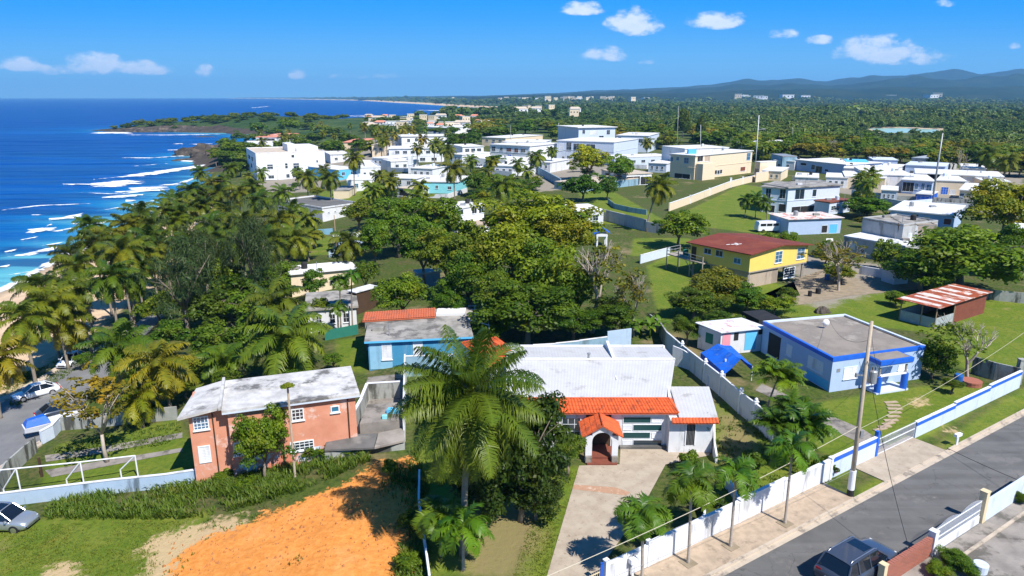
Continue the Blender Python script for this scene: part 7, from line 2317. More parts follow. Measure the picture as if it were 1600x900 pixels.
# three storey villa
Q = building('modern_villa', 'large white three storey villa with glazed lower floors', 'villa', (869, 219), (960, 222), (950, 215), 8.4, 'bluewhite_paint', 'white_roof', over=.25, wins=[('F', 885, 222, 893, 236, 'dark', (1, 1)), ('F', 896, 224, 911, 237, 'dark', (2, 0)), ('F', 873, 224, 880, 236, 'shut', (0, 0)), ('F', 886, 243, 890, 253, 'dark'), ('F', 878, 244, 882, 253, 'dark'), ('F', 898, 243, 912, 258, 'teal', (2, 0)), ('F', 916, 225, 930, 236, 'dark', (1, 0))])
Q2 = building('rooftop_villa', 'upper storey white villa with overhanging flat roof, highest in the town', 'villa', (903, 199), (965, 198), (960, 194.5), 11.8, 'bluewhite_paint', 'white_roof', over=.9, th=.35, wins=[('F', 910, 203, 914, 209, 'dark'), ('F', 922, 204, 934, 210, 'shut'), ('F', 936, 212, 943, 219, 'dark'), ('F', 948, 203, 953, 210, 'dark')])
building('villa_side_wing', 'white side wing right of the highest villa', 'villa', (962, 211), (1014, 212), (1010, 207), 8.6, 'bluewhite_paint', 'white_roof', over=.3, wins=[('F', 966, 214, 971, 219, 'dark'), ('F', 970, 226, 974, 231, 'pink'), ('F', 998, 217, 1004, 223, 'dark')])
building('villa_low_front', 'long low white building below the villa side wing', 'house', (960, 246), (1050, 243), (1040, 239), 3.6, 'bluewhite_paint', 'white_roof', over=.1, wins=wr('F', 5, 1.0, 2.2, .07))
wallrun('terrace_wall', 'stained retaining wall below the three storey villa', [(838, 270), (862, 284), (876, 292)], [2.6, 2.6], .3, 'bluegrey_wall')
building('terrace_roof', 'flat tan terrace roof before the three storey villa', 'terrace', (866, 283), (905, 288), (908, 268), 2.4, 'bluegrey_wall', 'tan_roof', over=0)
# open pavilion
Pv = building('open_pavilion', 'white open sided pavilion house with pale flat roof', 'house', (978, 272), (1020, 270), (1000, 262), 3.8, 'white_clean', 'tan_roof', over=.25, wins=[('F', 979, 276, 999, 298, 'black', (1, 0)), ('F', 1001, 276, 1018, 296, 'black', (1, 0)), ('rL', .15, .35, 1.2, 3.0, 'dark'), ('rL', .5, .85, 1.2, 3.0, 'dark')])
wallrun('slat_fence', 'dark slatted low fence on the lawn below the open pavilion', [(950, 318), (960, 326), (985, 332), (1010, 336)], 1.3, .1, 'bluegrey_wall')
wallrun('long_fence_wall', 'long cream panelled wall in front of the cream house', [(1045, 330), (1078, 318), (1108, 306), (1141, 293), (1160, 288), (1180, 283)], 2.0, .25, 'cream_paint', cap='white_clean', posts=[(1, .45, 2.2, 'white_clean'), (2, .45, 2.2, 'white_clean'), (3, .6, 3.0, 'white_clean'), (4, .45, 2.4, 'white_clean')])
wallrun('grey_garden_wall', 'dark grey wall across the middle lawn', [(926, 340), (965, 350), (1010, 362), (1035, 366)], [2.6, 2.6, 2.2], .25, 'grey_plaster')
# cream house
Cr = building('cream_house', 'large cream two storey house with roof terrace and blue water tank', 'house', (1087, 243), (1178, 235), (1150, 231.5), 8.4, 'cream_paint', 'white_roof', over=.35, wins=[('L', 1047, 245, 1052, 252, 'blue'), ('L', 1057, 245, 1061, 251, 'blue'), ('L', 1069, 246, 1076, 256, 'blue'), ('L', 1054, 270, 1078, 286, 'black', (1, 0)), ('F', 1090, 242, 1098, 252, 'black', (1, 0)), ('F', 1101, 243, 1109, 252, 'brown_plaster', (1, 0)), ('F', 1090, 264, 1098, 281, 'dark', (0, 1)), ('F', 1101, 266, 1110, 282, 'dark', (0, 1)), ('F', 1116, 266, 1120, 272, 'dark', (0, 0)), ('F', 1121, 266, 1124, 272, 'dark', (0, 0)), ('F', 1125, 265, 1128, 271, 'dark', (0, 0)), ('F', 1167, 239, 1172, 250, 'blue', (0, 1)), ('F', 1157, 261, 1164, 267, 'redbrown', (0, 0)), ('F', 1104, 287, 1108, 295, 'blue', (0, 0))])
add_block(Cr, .02, .22, -.25, 0, Cr['g'], Cr['g'] + 5.6, 'bay', 'cream_paint')
building('rear_house', 'white upper block behind the cream house', 'house', (1070, 232), (1140, 230), (1135, 225), 9.0, 'white_clean', 'white_roof', over=.2)
q = H(1081, 236, Cr['zt'] + .9); mb = MB(); mb.box((q.x, q.y, Cr['zt'] + .75), (2.8, 2.2, 1.5)); tag(mb.build('water_tank', 'cyan_paint'), 'blue water tank on the roof of the cream house', 'water tank')
building('cream_gatehouse', 'small barred gatehouse at the right end of the cream house', 'house', (1179, 252), (1188, 253), (1188, 249), 5.4, 'cream_paint', 'white_roof', over=.1, wins=[('rF', .1, .9, 1, 3, 'dark', (2, 2))])
wallrun('long_fence_wall', 'cream wall running right from the cream house gate', [(1180, 285), (1205, 281), (1228, 278)], 3.2, .25, 'cream_paint', cap='white_clean')
building('white_box_house', 'small white house with blue tank behind the cream wall', 'house', (1208, 250), (1242, 252), (1240, 247), 3.6, 'white_paint', 'white_roof', over=.1, wins=wr('F', 2, 1.2, 2.2, .12))
building('blue_tank_house', 'grey blue rooftop room behind the small white house', 'house', (1223, 244), (1246, 244), (1244, 240), 5.4, 'bluegrey_wall', 'grey_metal', over=.1)
# right hand town
building('plain_villa', 'long pale blue single storey villa with white roof on the right', 'villa', (1242, 249), (1322, 257), (1318, 248), 4.2, 'paleblue_paint', 'white_roof', over=.4, wins=[('F', 1251, 254, 1260, 259, 'black', (0, 0)), ('F', 1268, 257, 1273, 265, 'dark'), ('F', 1275, 259, 1284, 271, 'dark', (1, 0)), ('F', 1289, 264, 1294, 268, 'black', (0, 0))])
building('car_roof_house', 'white house with row of arches right of the long villa', 'house', (1318, 262), (1368, 264), (1362, 258), 3.6, 'white_paint', 'white_roof', over=.2, wins=wr('F', 5, .8, 2.2, .12))
building('teal_roof_house', 'house with teal roof behind the right hand villas', 'house', (1322, 252), (1358, 253), (1356, 249), 4.4, 'white_paint', 'cyan_paint', over=.2)
building('pale_back_house', 'pale blue roofed house at the back of the right hand town', 'house', (1364, 249), (1404, 250), (1402, 246), 4.4, 'paleblue_paint', 'bluewhite_paint', over=.2, wins=wr('F', 3, 1, 2, .12))
building('far_grey_house', 'grey cluttered rooftop house at the back right of the town', 'house', (1424, 246), (1476, 249), (1474, 244), 4.6, 'grey_plaster', 'zinc', over=.1, wins=wr('F', 4, 1, 2.2, .1))
building('blue_back_house', 'long blue house behind the domed house on the right', 'house', (1414, 257), (1478, 260), (1474, 254), 4.2, 'paleblue_paint', 'bluewhite_paint', over=.2, wins=wr('F', 4, 1, 2.2, .1, st='dark'))
building('white_awning_house', 'white house with awning row behind the cream cube house', 'house', (1366, 260), (1402, 262), (1400, 256), 3.8, 'white_clean', 'white_roof', over=.3, wins=wr('F', 3, 1, 2.4, .18))
building('cube_house', 'cream cube house with one big barred window', 'house', (1345, 276), (1384, 278), (1380, 268), 4.2, 'cream_paint', 'white_roof', over=.1, wins=[('F', 1354, 280, 1371, 292, 'black', (2, 1))])
building('beige_cube', 'beige windowless cube left of the cream cube house', 'house', (1320, 275), (1347, 276), (1344, 268), 3.8, 'cream_paint', 'white_roof', over=.05)
building('dome_roof_house', 'house with broad white low pitched roof behind the cube house', 'house', (1356, 272), (1430, 274), (1415, 262), 4.8, 'white_paint', 'white_roof', over=.2)
building('porch_villa', 'white and blue villa with pillared porch behind the tall pole', 'villa', (1408, 280), (1460, 283), (1450, 272), 4.2, 'paleblue_paint', 'white_roof', over=.4, wins=[('F', 1411, 284, 1427, 300, 'black', (2, 0)), ('F', 1430, 286, 1434, 296, 'blue'), ('F', 1440, 286, 1444, 297, 'blue'), ('F', 1448, 288, 1456, 300, 'blue')])
building('blue_gate_house', 'beige house with blue painted gate right of the tall pole', 'house', (1460, 281), (1512, 283), (1508, 272), 4.2, 'cream_paint', 'white_roof', over=.2, wins=[('F', 1471, 292, 1480, 308, 'bluedoor', (2, 2), 'gate'), ('F', 1484, 296, 1492, 308, 'shut', (0, 0))])
building('long_right_house', 'long low white roofed house reaching the right trees', 'house', (1430, 270), (1570, 276), (1560, 268), 4.6, 'white_paint', 'white_roof', over=.5, wins=wr('F', 6, 1, 2.2, .06))
building('right_house', 'cream house with white roof partly behind the yellow green tree', 'house', (1498, 296), (1560, 300), (1556, 288), 4.0, 'cream_paint', 'white_roof', over=.3, wins=[('F', 1500, 302, 1506, 308, 'dark'), ('F', 1494, 310, 1500, 322, 'black', (0, 0))])
wallrun('blue_wall', 'low white and blue yard wall before the pillared porch villa', [(1380, 318), (1410, 324), (1432, 322), (1455, 320)], 1.6, .2, 'bluewhite_paint')
building('garage_blue', 'small blue fronted garage by the tall pole', 'garage', (1430, 302), (1456, 304), (1454, 298), 2.6, 'blue_trim', 'white_roof', over=.1, wins=[('rF', .1, .9, .2, 2, 'bluedoor', (2, 1))])
# light two storey house
W2 = building('two_storey_house', 'pale two storey house with grey roof and ground floor veranda', 'house', (1232, 293), (1318, 288), (1300, 280), 6.6, 'bluewhite_paint', 'concrete_roof', over=.5, wins=[('F', 1243, 296, 1256, 311, 'dark', (1, 0)), ('F', 1270, 296, 1275, 307, 'dark', (0, 0)), ('F', 1237, 323, 1276, 336, 'black', (2, 0)), ('F', 1280, 323, 1286, 333, 'dark')])
building('two_storey_wing', 'left wing with dark windows of the pale two storey house', 'house', (1188, 291), (1233, 294), (1232, 284), 6.4, 'bluewhite_paint', 'concrete_roof', over=.4, wins=[('F', 1197, 294, 1204, 310, 'dark'), ('F', 1219, 295, 1227, 311, 'dark'), ('F', 1217, 318, 1228, 332, 'black', (0, 0)), ('F', 1200, 320, 1210, 334, 'black', (0, 0))])
building('brown_annex', 'low annex with rusty brown roof right of the two storey house', 'shed', (1297, 316), (1332, 311), (1335, 304), 3.2, 'bluewhite_paint', 'redbrown', over=.2, wins=[('F', 1299, 322, 1305, 328, 'dark'), ('F', 1307, 322, 1311, 328, 'dark')])
# blue shack with rusty roof
Bs = building('blue_shack', 'blue wooden shack with white and rusty corrugated roof', 'shack', (1232, 343), (1320, 340), (1330, 329), 3.4, 'paleblue_paint', 'rust_light', over=.4, th=.1, wins=[('F', 1284, 352, 1292, 364, 'black', (0, 0)), ('F', 1296, 350, 1306, 376, 'cyan_paint', (0, 0), 'door')])
mb = MB(); P = T(1297, 386); mb.slab(P + Vector((-.9, 0, 0)), P + Vector((.9, 0, 0)), P + Vector((.6, .5, 1.6)), P + Vector((-.7, .5, 1.6)), .05); tag(mb.build('white_board', 'plate_white'), 'white board leaning under the blue shack', 'board')
# white flat house right
building('flat_white_house', 'pale blue house with brilliant white flat roof', 'house', (1388, 327), (1492, 336), (1527, 322), 4.2, 'paleblue_paint', 'white_clean', over=.4, wins=[('F', 1410, 337, 1416, 345, 'blue'), ('F', 1427, 334, 1435, 343, 'blue'), ('F', 1444, 338, 1452, 348, 'cream_paint', (0, 0)), ('F', 1475, 341, 1488, 352, 'redbrown', (0, 0)), ('F', 1392, 338, 1398, 343, 'shut', (0, 0))])
# concrete terrace house
G1 = building('terrace_house', 'unfinished grey concrete two level house with roof terrace', 'house', (1318, 368), (1415, 384), (1400, 358), 3.4, 'grey_plaster', 'white_paint', over=.1, wins=[('F', 1378, 386, 1389, 394, 'dark', (1, 1)), ('F', 1345, 388, 1350, 396, 'dark', (0, 0)), ('F', 1330, 380, 1335, 390, 'shut', (0, 0))])
building('grey_upper_room', 'grey upper storey room with stained wall on the concrete house', 'house', (1348, 341), (1412, 352), (1430, 340), 6.0, 'grey_plaster', 'concrete_roof', over=0, parapet=.2)
building('brown_upper_room', 'brown upper room beside the grey one with a pale door', 'house', (1408, 350), (1464, 352), (1466, 342), 5.85, 'brown_plaster', 'concrete_roof', over=0, parapet=.15, wins=[('F', 1418, 352, 1432, 370, 'shut', (0, 1), 'door')])
wallrun('yard_wall', 'low white planter wall before the concrete terrace house', [(1342, 428), (1365, 432), (1392, 437), (1412, 436)], [1.4, 1.4, 1.8], .25, 'white_paint', posts=[(2, .4, 2.0, 'white_clean')])
building('water_closet', 'small pale shed at the foot of the concrete terrace house', 'shed', (1400, 420), (1424, 418), (1422, 410), 2.6, 'bluewhite_paint', 'white_roof', over=.15)
# central houses
Wt = building('white_terrace_house', 'white house with roof terrace openings in the middle distance', 'house', (707, 327), (758, 318), (745, 310), 4.4, 'white_clean', 'white_roof', over=.2, wins=[('F', 712, 329, 724, 335, 'dark', (1, 0)), ('F', 737, 322, 745, 333, 'black', (1, 0)), ('F', 748, 324, 756, 332, 'dark', (1, 0))])
mb = MB(); P = T(770, 367); 
building('brown_terrace', 'brown paved terrace below the white terrace house', 'terrace', (715, 356), (775, 346), (768, 340), .9, 'brown_plaster', 'brown_plaster', over=0)
building('white_hut', 'white flat roofed hut peeping right of the central stand', 'house', (900, 330), (945, 328), (920, 318), 3.2, 'white_paint', 'white_clean', over=.2, wins=wr('F', 2, .8, 2.2, .2))
# playhouse
P = T(940, 385)
t = thing('playhouse', 'white frame playhouse with blue tarp roof on the middle lawn', 'playhouse', P)
for dx, dy in ((-.9, 0), (.9, 0), (-.9, 2), (.9, 2)):
    mb = MB(); mb.box((P.x + dx, P.y + dy, 1.2), (.3, .3, 2.4)); mb.build('post', 'white_clean', t)
for q_ in (0, 2):
    mb = MB(); mb.box((P.x, P.y + q_, 2.2), (2.2, .28, .5)); mb.build('beam', 'white_clean', t)
mb = MB(); p = P + Vector((0, 1, 0)); mb.slab(p + Vector((-1.6, -1.4, 2.5)), p + Vector((.4, -1.4, 3.4)), p + Vector((.4, 1.4, 3.4)), p + Vector((-1.6, 1.4, 2.5)), .06); mb.slab(p + Vector((.41, -1.4, 3.4)), p + Vector((1.6, -1.4, 2.6)), p + Vector((1.6, 1.4, 2.6)), p + Vector((.41, 1.4, 3.4)), .06); mb.build('roof', 'tarp', t)
# white roofed bungalow and neighbours
building('bungalow', 'cream bungalow with bright white roof left of the central stand', 'bungalow', (450, 428), (558, 418), (548, 407), 3.4, 'cream_paint', 'white_clean', over=.4, wins=[('rF', .25, .32, 1.1, 2.2, 'shut'), ('rF', .6, .7, 1.1, 2.2, 'dark')])
building('grey_roof_house', 'low house with blotchy grey and white roofs behind the teal house', 'house', (476, 484), (560, 478), (556, 452), 3.0, 'white_paint', 'concrete_roof', over=.3, wins=wr('F', 3, .8, 2.1, .12, st='black'))
building('lean_to', 'small dark lean-to with pale slanted roof by the grey roofed house', 'shed', (556, 457), (592, 447), (588, 441), 3.1, 'dark_brown', 'white_paint', over=.2, th=.12)
building('small_blue_wall_house', 'small pale blue house behind the single palm', 'house', (527, 374), (572, 370), (574, 361), 3.0, 'paleblue_paint', 'white_clean', over=.3, wins=wr('F', 2, .8, 2.0, .15))
wallrun('blue_yard_wall', 'pale blue low wall right of the small lawn', [(496, 368), (520, 366)], 1.4, .15, 'lightteal_paint')
wallrun('blue_yard_wall', 'pale blue ramp wall below the small blue house', [(514, 402), (536, 398), (556, 404)], 1.3, .15, 'paleblue_paint')
building('court_house', 'hidden pale roofs between the central trees', 'house', (650, 427), (690, 424), (688, 418), 2.6, 'bluegrey_wall', 'zinc', over=.2)
# red roof seaside house
Rd = building('red_roof_villa', 'white seaside villa with salmon tile roof near the bluff', 'villa', (398, 214), (433, 214), (430, 208), 6.4, 'white_clean', 'salmon_tile', over=.6, wins=[('rF', .2, .9, 3.2, 5.2, 'black', (3, 0)), ('rF', .5, .7, .8, 2.2, 'dark')])
building('villa_plinth_house', 'white terrace base of the salmon roofed villa', 'terrace', (388, 224), (432, 223), (430, 219), 3.2, 'white_clean', 'white_roof', over=0)
building('orange_roof_house', 'far house with orange tile roof among the palms', 'house', (535, 222), (566, 222), (563, 216), 5, 'cream_paint', 'salmon_tile', over=.4)
building('peach_house', 'peach walled far house between palm crowns', 'house', (580, 226), (600, 226), (598, 220), 6, 'cream_paint', 'tan_roof', over=.2, wins=wr('F', 2, 3, 4.4, .2))
building('dark_shutter_house', 'grey roofed low house between the white block and the palms', 'house', (515, 241), (548, 240), (545, 235), 4, 'white_paint', 'white_roof', over=.3, wins=wr('F', 2, 1, 2.2, .15))
building('tower_room', 'white slim stair tower before the long villa', 'tower', (637, 244), (642, 244), (642, 242), 6.5, 'white_clean', 'white_clean', over=0)
building('edge_house', 'pale blue house cut off by the right edge', 'house', (1590, 362), (1640, 366), (1640, 352), 5.6, 'paleblue_paint', 'white_clean', over=.1, wins=[('rF', .04, .12, 2.8, 4.2, 'dark')])
for i_, (x0_, x1_, y_, h_, wm_, lb_) in enumerate([(768, 806, 258, 3.4, 'white_clean', 'low white house below the balcony villa'), (640, 676, 262, 3.4, 'white_clean', 'low white house between the lower villa and the aqua house'), (1012, 1042, 254, 3.6, 'bluewhite_paint', 'small pale house left of the cream house'), (1190, 1222, 266, 3.4, 'cream_paint', 'small cream house behind the cream wall on the right'),
        (1290, 1326, 276, 3.4, 'white_clean', 'white cube house in front of the long pale blue villa'), (1504, 1542, 262, 4, 'white_paint', 'white house behind the long right hand house'), (1535, 1580, 282, 4, 'cream_paint', 'cream house at the back right by the palms'), (1376, 1404, 296, 3.2, 'bluewhite_paint', 'small pale store left of the pillared porch villa'),
        (452, 490, 326, 3.2, 'white_paint', 'small white house hidden in the palms left of the parking roof'), (580, 606, 246, 5, 'white_clean', 'white two level house left of the veranda house'), (700, 722, 240, 5, 'white_clean', 'narrow white house right of the long villa'), (830, 860, 252, 4, 'white_paint', 'white garage house left of the three storey villa'), (1242, 1280, 276, 3.2, 'white_paint', 'low white house behind the pale two storey house'), (660, 700, 198, 5, 'white_clean', 'far white house behind the upper villa'), (752, 790, 214, 5, 'cream_paint', 'cream house behind the side villa'), (606, 632, 214, 6, 'white_paint', 'white house left of the upper villa'), (1150, 1180, 222, 5, 'cream_paint', 'cream house in the trees behind the white lamp pole')]):
    building('town_house', lb_, 'house', (x0_, y_), (x1_, y_ + 1.5), ((x0_ + x1_) / 2, y_ - 6), h_, wm_, 'white_roof', over=.25, wins=wr('F', 3, h_ - 2.4, h_ - 1.2, .13) + ([('rF', .42, .52, .05, 2.1, 'bluedoor', (0, 0), 'door')] if h_ > 4 else []))
for lb_, pts_, h_ in [('white yard wall below the balcony villa', [(760, 272), (800, 276), (836, 272)], 1.8), ('white yard wall before the lower villa', [(606, 268), (650, 270), (690, 268)], 1.6), ('cream yard wall left of the three storey villa', [(840, 262), (866, 268)], 2),
        ('white yard wall before the long pale blue villa', [(1238, 282), (1290, 290), (1316, 292)], 1.6), ('white yard wall before the cube house', [(1330, 306), (1378, 312)], 1.8), ('stained wall behind the flat white roofed house', [(1392, 314), (1470, 318), (1530, 322)], 1.6), ('white yard wall right of the beige gate house', [(1462, 326), (1520, 330)], 1.8),
        ('white yard wall below the aqua house', [(640, 312), (700, 310), (730, 300)], 1.3), ('white yard wall below the white terrace house', [(704, 362), (715, 372)], 1.4), ('grey wall beside the parking roof', [(566, 322), (600, 316)], 1.6), ('white wall before the villa low wing', [(965, 262), (1010, 264), (1042, 262)], 1.6), ('old wall at the back of the right lawn', [(1500, 462), (1560, 470), (1600, 474)], 1.5)]:
    wallrun('town_yard_wall', lb_, pts_, h_, .2, 'white_paint' if 'white' in lb_[:6] else 'old_wall')
# dark shed roof behind pale blue house
building('dark_lean_to', 'dark open lean-to behind the pale blue house', 'shed', (1186, 500), (1220, 497), (1214, 482), 2.4, 'dark', 'dark', over=0, th=.05)

# ---------------------------------------------------------------- trees filling the gardens between the houses
rg_ = random.Random(21)


def clear(x, y, w, h):
    for (x0, y0, x1, y1, L_) in BB:
        ix = min(x + w, x1) - max(x - w, x0); iy = min(y + h, y1) - max(y - h, y0)
        if ix > .25 * w and iy > .35 * h: return False
    return True


GREEN = [((560, 235), (760, 330), 24), ((430, 290), (620, 420), 22), ((760, 235), (1000, 300), 22), ((960, 235), (1240, 262), 18), ((1200, 250), (1560, 320), 22), ((1160, 300), (1420, 440), 14), ((640, 320), (760, 400), 16), ((990, 380), (1060, 430), 0), ((380, 225), (560, 300), 16)]
for gi, ((x0, y0), (x1, y1), n_) in enumerate(GREEN):
    nm = ['garden tree between the villas and the aqua house', 'garden tree near the walled parking roof', 'garden tree below the modern villas', 'garden tree behind the cream house', 'garden tree among the right hand villas', 'garden tree near the concrete terrace house', 'garden tree around the white terrace house', '', 'garden tree around the white block'][gi]
    k_ = 0; tr_ = 0
    while k_ < n_ and tr_ < 900:
        tr_ += 1
        x, y = rg_.uniform(x0, x1), rg_.uniform(y0, y1)
        s_ = PXM(T(x, y)); Rm_ = rg_.uniform(1.6, 3.4); w_ = Rm_ * s_; h_ = w_ * .62
        yc_ = y - h_ * 1.0
        if not clear(x, yc_, w_, h_): continue
        if 1060 < x < 1290 and y > 330: continue
        if (900 < x < 1060 and 300 < y < 345) or (1090 < x < 1240 and 290 < y < 350): continue
        if rg_.random() < .28:
            Hh = rg_.uniform(5, 8); palm(x, y - Hh * s_, Hh, nm.replace('tree', 'palm'), 'garden palms in the town', R=rg_.uniform(3, 4), lod='palm_mid', tint=(1, 1.05, .75), lean=(0, 0))
        else:
            tree(x, yc_, w_, h_, Rm_ * .9, nm, 'garden trees in the town', kind='mid' if y > 260 else 'far', tint=rg_.choice([(.7, .9, .6), (.95, 1.05, .6), (1.3, 1.2, .7), (.5, .75, .5)]), name='garden_tree', nl=4)
        k_ += 1

# ---------------------------------------------------------------- small far houses
def far_house(i, wall, roof, w, d, h, gable):
    t = thing('far_house', 'tiny far off white house among the trees', 'house', (0, 0, 0), 0, 'far off houses')
    mb = MB(); mb.box((0, 0, h / 2 - .5), (w, d, h + 1)); mb.build('wall', wall, t)
    mb = MB()
    if gable:
        mb.add([(-w / 2 - .4, -d / 2 - .4, h), (w / 2 + .4, -d / 2 - .4, h), (w / 2 + .4, d / 2 + .4, h), (-w / 2 - .4, d / 2 + .4, h), (-w / 2 + 1, 0, h + 2), (w / 2 - 1, 0, h + 2)], [(0, 1, 5, 4), (1, 2, 5), (2, 3, 4, 5), (3, 0, 4), (3, 2, 1, 0)])
    else: mb.box((0, 0, h + .15), (w + .6, d + .6, .3))
    mb.build('roof', roof, t)
    mb = MB()
    for k in range(3): mb.box((-w / 3 + k * w / 3, -d / 2 - .02, h * .55), (w * .12, .06, 1.2))
    mb.build('windows', 'dark', t)
    return t


protos = [far_house(0, 'white_clean', 'white_roof', 12, 9, 4, 0), far_house(1, 'white_paint', 'salmon_tile', 11, 9, 3.6, 1), far_house(2, 'cream_paint', 'white_roof', 9, 8, 6, 0), far_house(3, 'white_clean', 'tan_roof', 14, 9, 4, 1)]
used = [False] * 4
rf_ = random.Random(5)
spots = []; SQ = []
for _ in range(46): spots.append((rf_.uniform(575, 760), rf_.uniform(186, 206), 1.01, 'small house in the seaside quarter before the far bay', 'houses of the seaside quarter'))
for _ in range(40): spots.append((rf_.gauss(880, 55), rf_.uniform(157, 161), 2.6, 'tiny pale house of the far town on the plain', 'houses of the far middle town'))
for _ in range(26): spots.append((rf_.uniform(1120, 1260), rf_.uniform(154.5, 156.5), 4.2, 'tiny pale building on the far plain below the hills', 'buildings on the far plain'))
for _ in range(14): spots.append((rf_.uniform(1280, 1580), rf_.uniform(153.6, 156), 4.2, 'tiny pale building below the right hand hills', 'buildings below the right hills'))
for _ in range(10): spots.append((rf_.uniform(800, 900), rf_.uniform(172, 190), 1.1, 'lone pale house half hidden in the wood', 'lone houses in the wood'))
for (x, y, s, lb, g) in spots:
    if s < 1.05:
        if s > 1: s = 1.0; SQ.append((x, y))
    k = rf_.choice([0, 0, 1, 2, 3]) if s < 2 else rf_.choice([0, 2])
    P = T(x, y)
    if P.y > 5000 or P.y < 0 or P.z > 20:
        d_ = raydir(x, 153); P = Vector((d_[0], d_[1], 0)) * (rf_.uniform(3600, 4900) / d_[1]); P.z = tz(P.x, P.y)
    lift = 0 if s == 1.0 else 6 if s < 2 else 10 if s < 4 else 16
    o = protos[k] if not used[k] else copy_tree(protos[k]); used[k] = True
    o.location = (P.x, P.y, P.z + lift * .0 + (3 if s == 1.0 else lift)); o.rotation_euler.z = rf_.uniform(-.5, .5); o.scale = ((s if s != 1.0 else .72) * rf_.uniform(.7, 1.3),) * 3
    o['label'] = lb; o['group'] = g

for i in range(44):
    x, y = rf_.uniform(570, 765), rf_.uniform(186, 208)
    tree(x, y - 3, rf_.uniform(6, 12), rf_.uniform(3.5, 6), 4, 'bushy tree between the houses of the seaside quarter', 'trees of the seaside quarter', kind='far', tint=rf_.choice([(.6, .8, .5), (.9, 1, .6)]), name='quarter_tree', nl=3)

# ================================================================ vehicles
def car(name, label, cat, P, heading, kind='sedan', paint='paint_white', Lc=4.5, Wc=1.78):
    t = thing(name, label, cat, P, heading)
    if kind == 'sedan':
        prof = [(-2.25, .42, .62, .80), (-2.15, .30, .80, .90), (-1.9, .24, .92, .97), (-1.5, .22, .97, 1.0), (-.9, .22, .96, 1.0), (0, .22, .92, 1.0), (.75, .22, .88, 1.0), (1.2, .22, .80, .99), (1.8, .24, .72, .95), (2.1, .30, .62, .86), (2.25, .40, .52, .72)]
        cab = [(-1.75, .96, .80), (-1.05, 1.40, .66), (-.2, 1.45, .67), (.35, 1.40, .66), (1.15, .90, .78)]
        H0 = 1.45
    else:
        prof = [(-2.35, .50, .80, .84), (-2.3, .36, 1.02, .95), (-2.0, .30, 1.10, .99), (-1.4, .28, 1.12, 1.0), (-.6, .28, 1.10, 1.0), (.2, .28, 1.07, 1.0), (.85, .28, 1.04, 1.0), (1.3, .30, 1.02, .99), (1.9, .32, .96, .95), (2.2, .38, .84, .86), (2.35, .48, .68, .74)]
        cab = [(-2.18, 1.08, .84), (-1.85, 1.66, .72), (-.4, 1.74, .72), (.35, 1.68, .71), (1.15, 1.06, .80)]
    sx = Lc / (4.5 if kind == 'sedan' else 4.7); hw = Wc / 2
    M = Matrix.Translation(P) @ Matrix.Rotation(heading, 4, 'Z')
    mb = MB(); V = []
    for (x, zb, zt_, wf_) in prof:
        w = hw * wf_
        V += [(x * sx, -w * .90, zb), (x * sx, -w, zb + .16), (x * sx, -w, zt_ - .20), (x * sx, -w * .94, zt_ - .05), (x * sx, -w * .6, zt_ + .015), (x * sx, 0, zt_ + .03), (x * sx, w * .6, zt_ + .015), (x * sx, w * .94, zt_ - .05), (x * sx, w, zt_ - .20), (x * sx, w, zb + .16), (x * sx, w * .90, zb)]
    n = 11; Fs = []
    for i in range(len(prof) - 1):
        for j in range(n - 1):
            Fs.append((i * n + j, (i + 1) * n + j, (i + 1) * n + j + 1, i * n + j + 1)[::-1])
        Fs.append((i * n, i * n + n - 1, (i + 1) * n + n - 1, (i + 1) * n)[::-1])
    Fs.append(tuple(range(n))[::-1]); k = (len(prof) - 1) * n; Fs.append(tuple(range(k, k + n)))
    mb.add([M @ Vector(v) for v in V], Fs); body = mb.build('body', paint, t, smooth=False)
    for p in body.data.polygons: p.use_smooth = len(p.vertices) == 4
    # cabin glass
    mb = MB(); V = []
    for (x, z, wf_) in cab: 
        w0 = hw * .93
        V += [(x * sx, -hw * (wf_ + (.0)), z), (x * sx, hw * (wf_), z)]
    base = [(x * sx, s * hw * .92, (prof[4][2] - .05)) for (x, _, _) in cab for s in (-1, 1)]
    m_ = len(cab)
    allv = V + base; Fs = []
    for i in range(m_ - 1):
        Fs.append((2 * i, 2 * i + 2, 2 * i + 3, 2 * i + 1)[::-1])
        Fs.append((2 * i, 2 * m_ + 2 * i, 2 * m_ + 2 * i + 2, 2 * i + 2)[::-1])
        Fs.append((2 * i + 1, 2 * i + 3, 2 * m_ + 2 * i + 3, 2 * m_ + 2 * i + 1)[::-1])
    mb.add([M @ Vector(v) for v in allv], Fs); mb.build('window_glass', 'glass_car', t)
    # roof panel and pillars
    mb = MB()
    tp = [c for c in cab[1:-1]]
    V = []
    for (x, z, wf_) in tp: V += [(x * sx, -hw * wf_ * 1.01, z + .015), (x * sx, -hw * wf_ * .6, z + .045), (x * sx, hw * wf_ * .6, z + .045), (x * sx, hw * wf_ * 1.01, z + .015)]
    Fs = [(4 * i + j, 4 * i + 4 + j, 4 * i + 5 + j, 4 * i + 1 + j)[::-1] for i in range(len(tp) - 1) for j in range(3)]
    mb.add([M @ Vector(v) for v in V], Fs)
    for s in (-1, 1):
        for (a, b) in ((0, 1), (3, 4)):
            p, q = cab[a], cab[b]
            mb.tube([M @ Vector((p[0] * sx, s * hw * (p[2] + .01), p[1])), M @ Vector((q[0] * sx, s * hw * (q[2] + .01), q[1] + .01))], .045, 5)
        xm = -.35 * sx
        mb.tube([M @ Vector((xm, s * hw * .93, prof[4][2] - .05)), M @ Vector((xm, s * hw * .68, cab[2][1]))], .04, 5)
        if kind == 'suv': mb.tube([M @ Vector((-1.3 * sx, s * hw * .93, prof[4][2] - .05)), M @ Vector((-1.3 * sx, s * hw * .72, cab[1][1] + .03))], .05, 5)
    mb.build('roof_panel', paint, t)
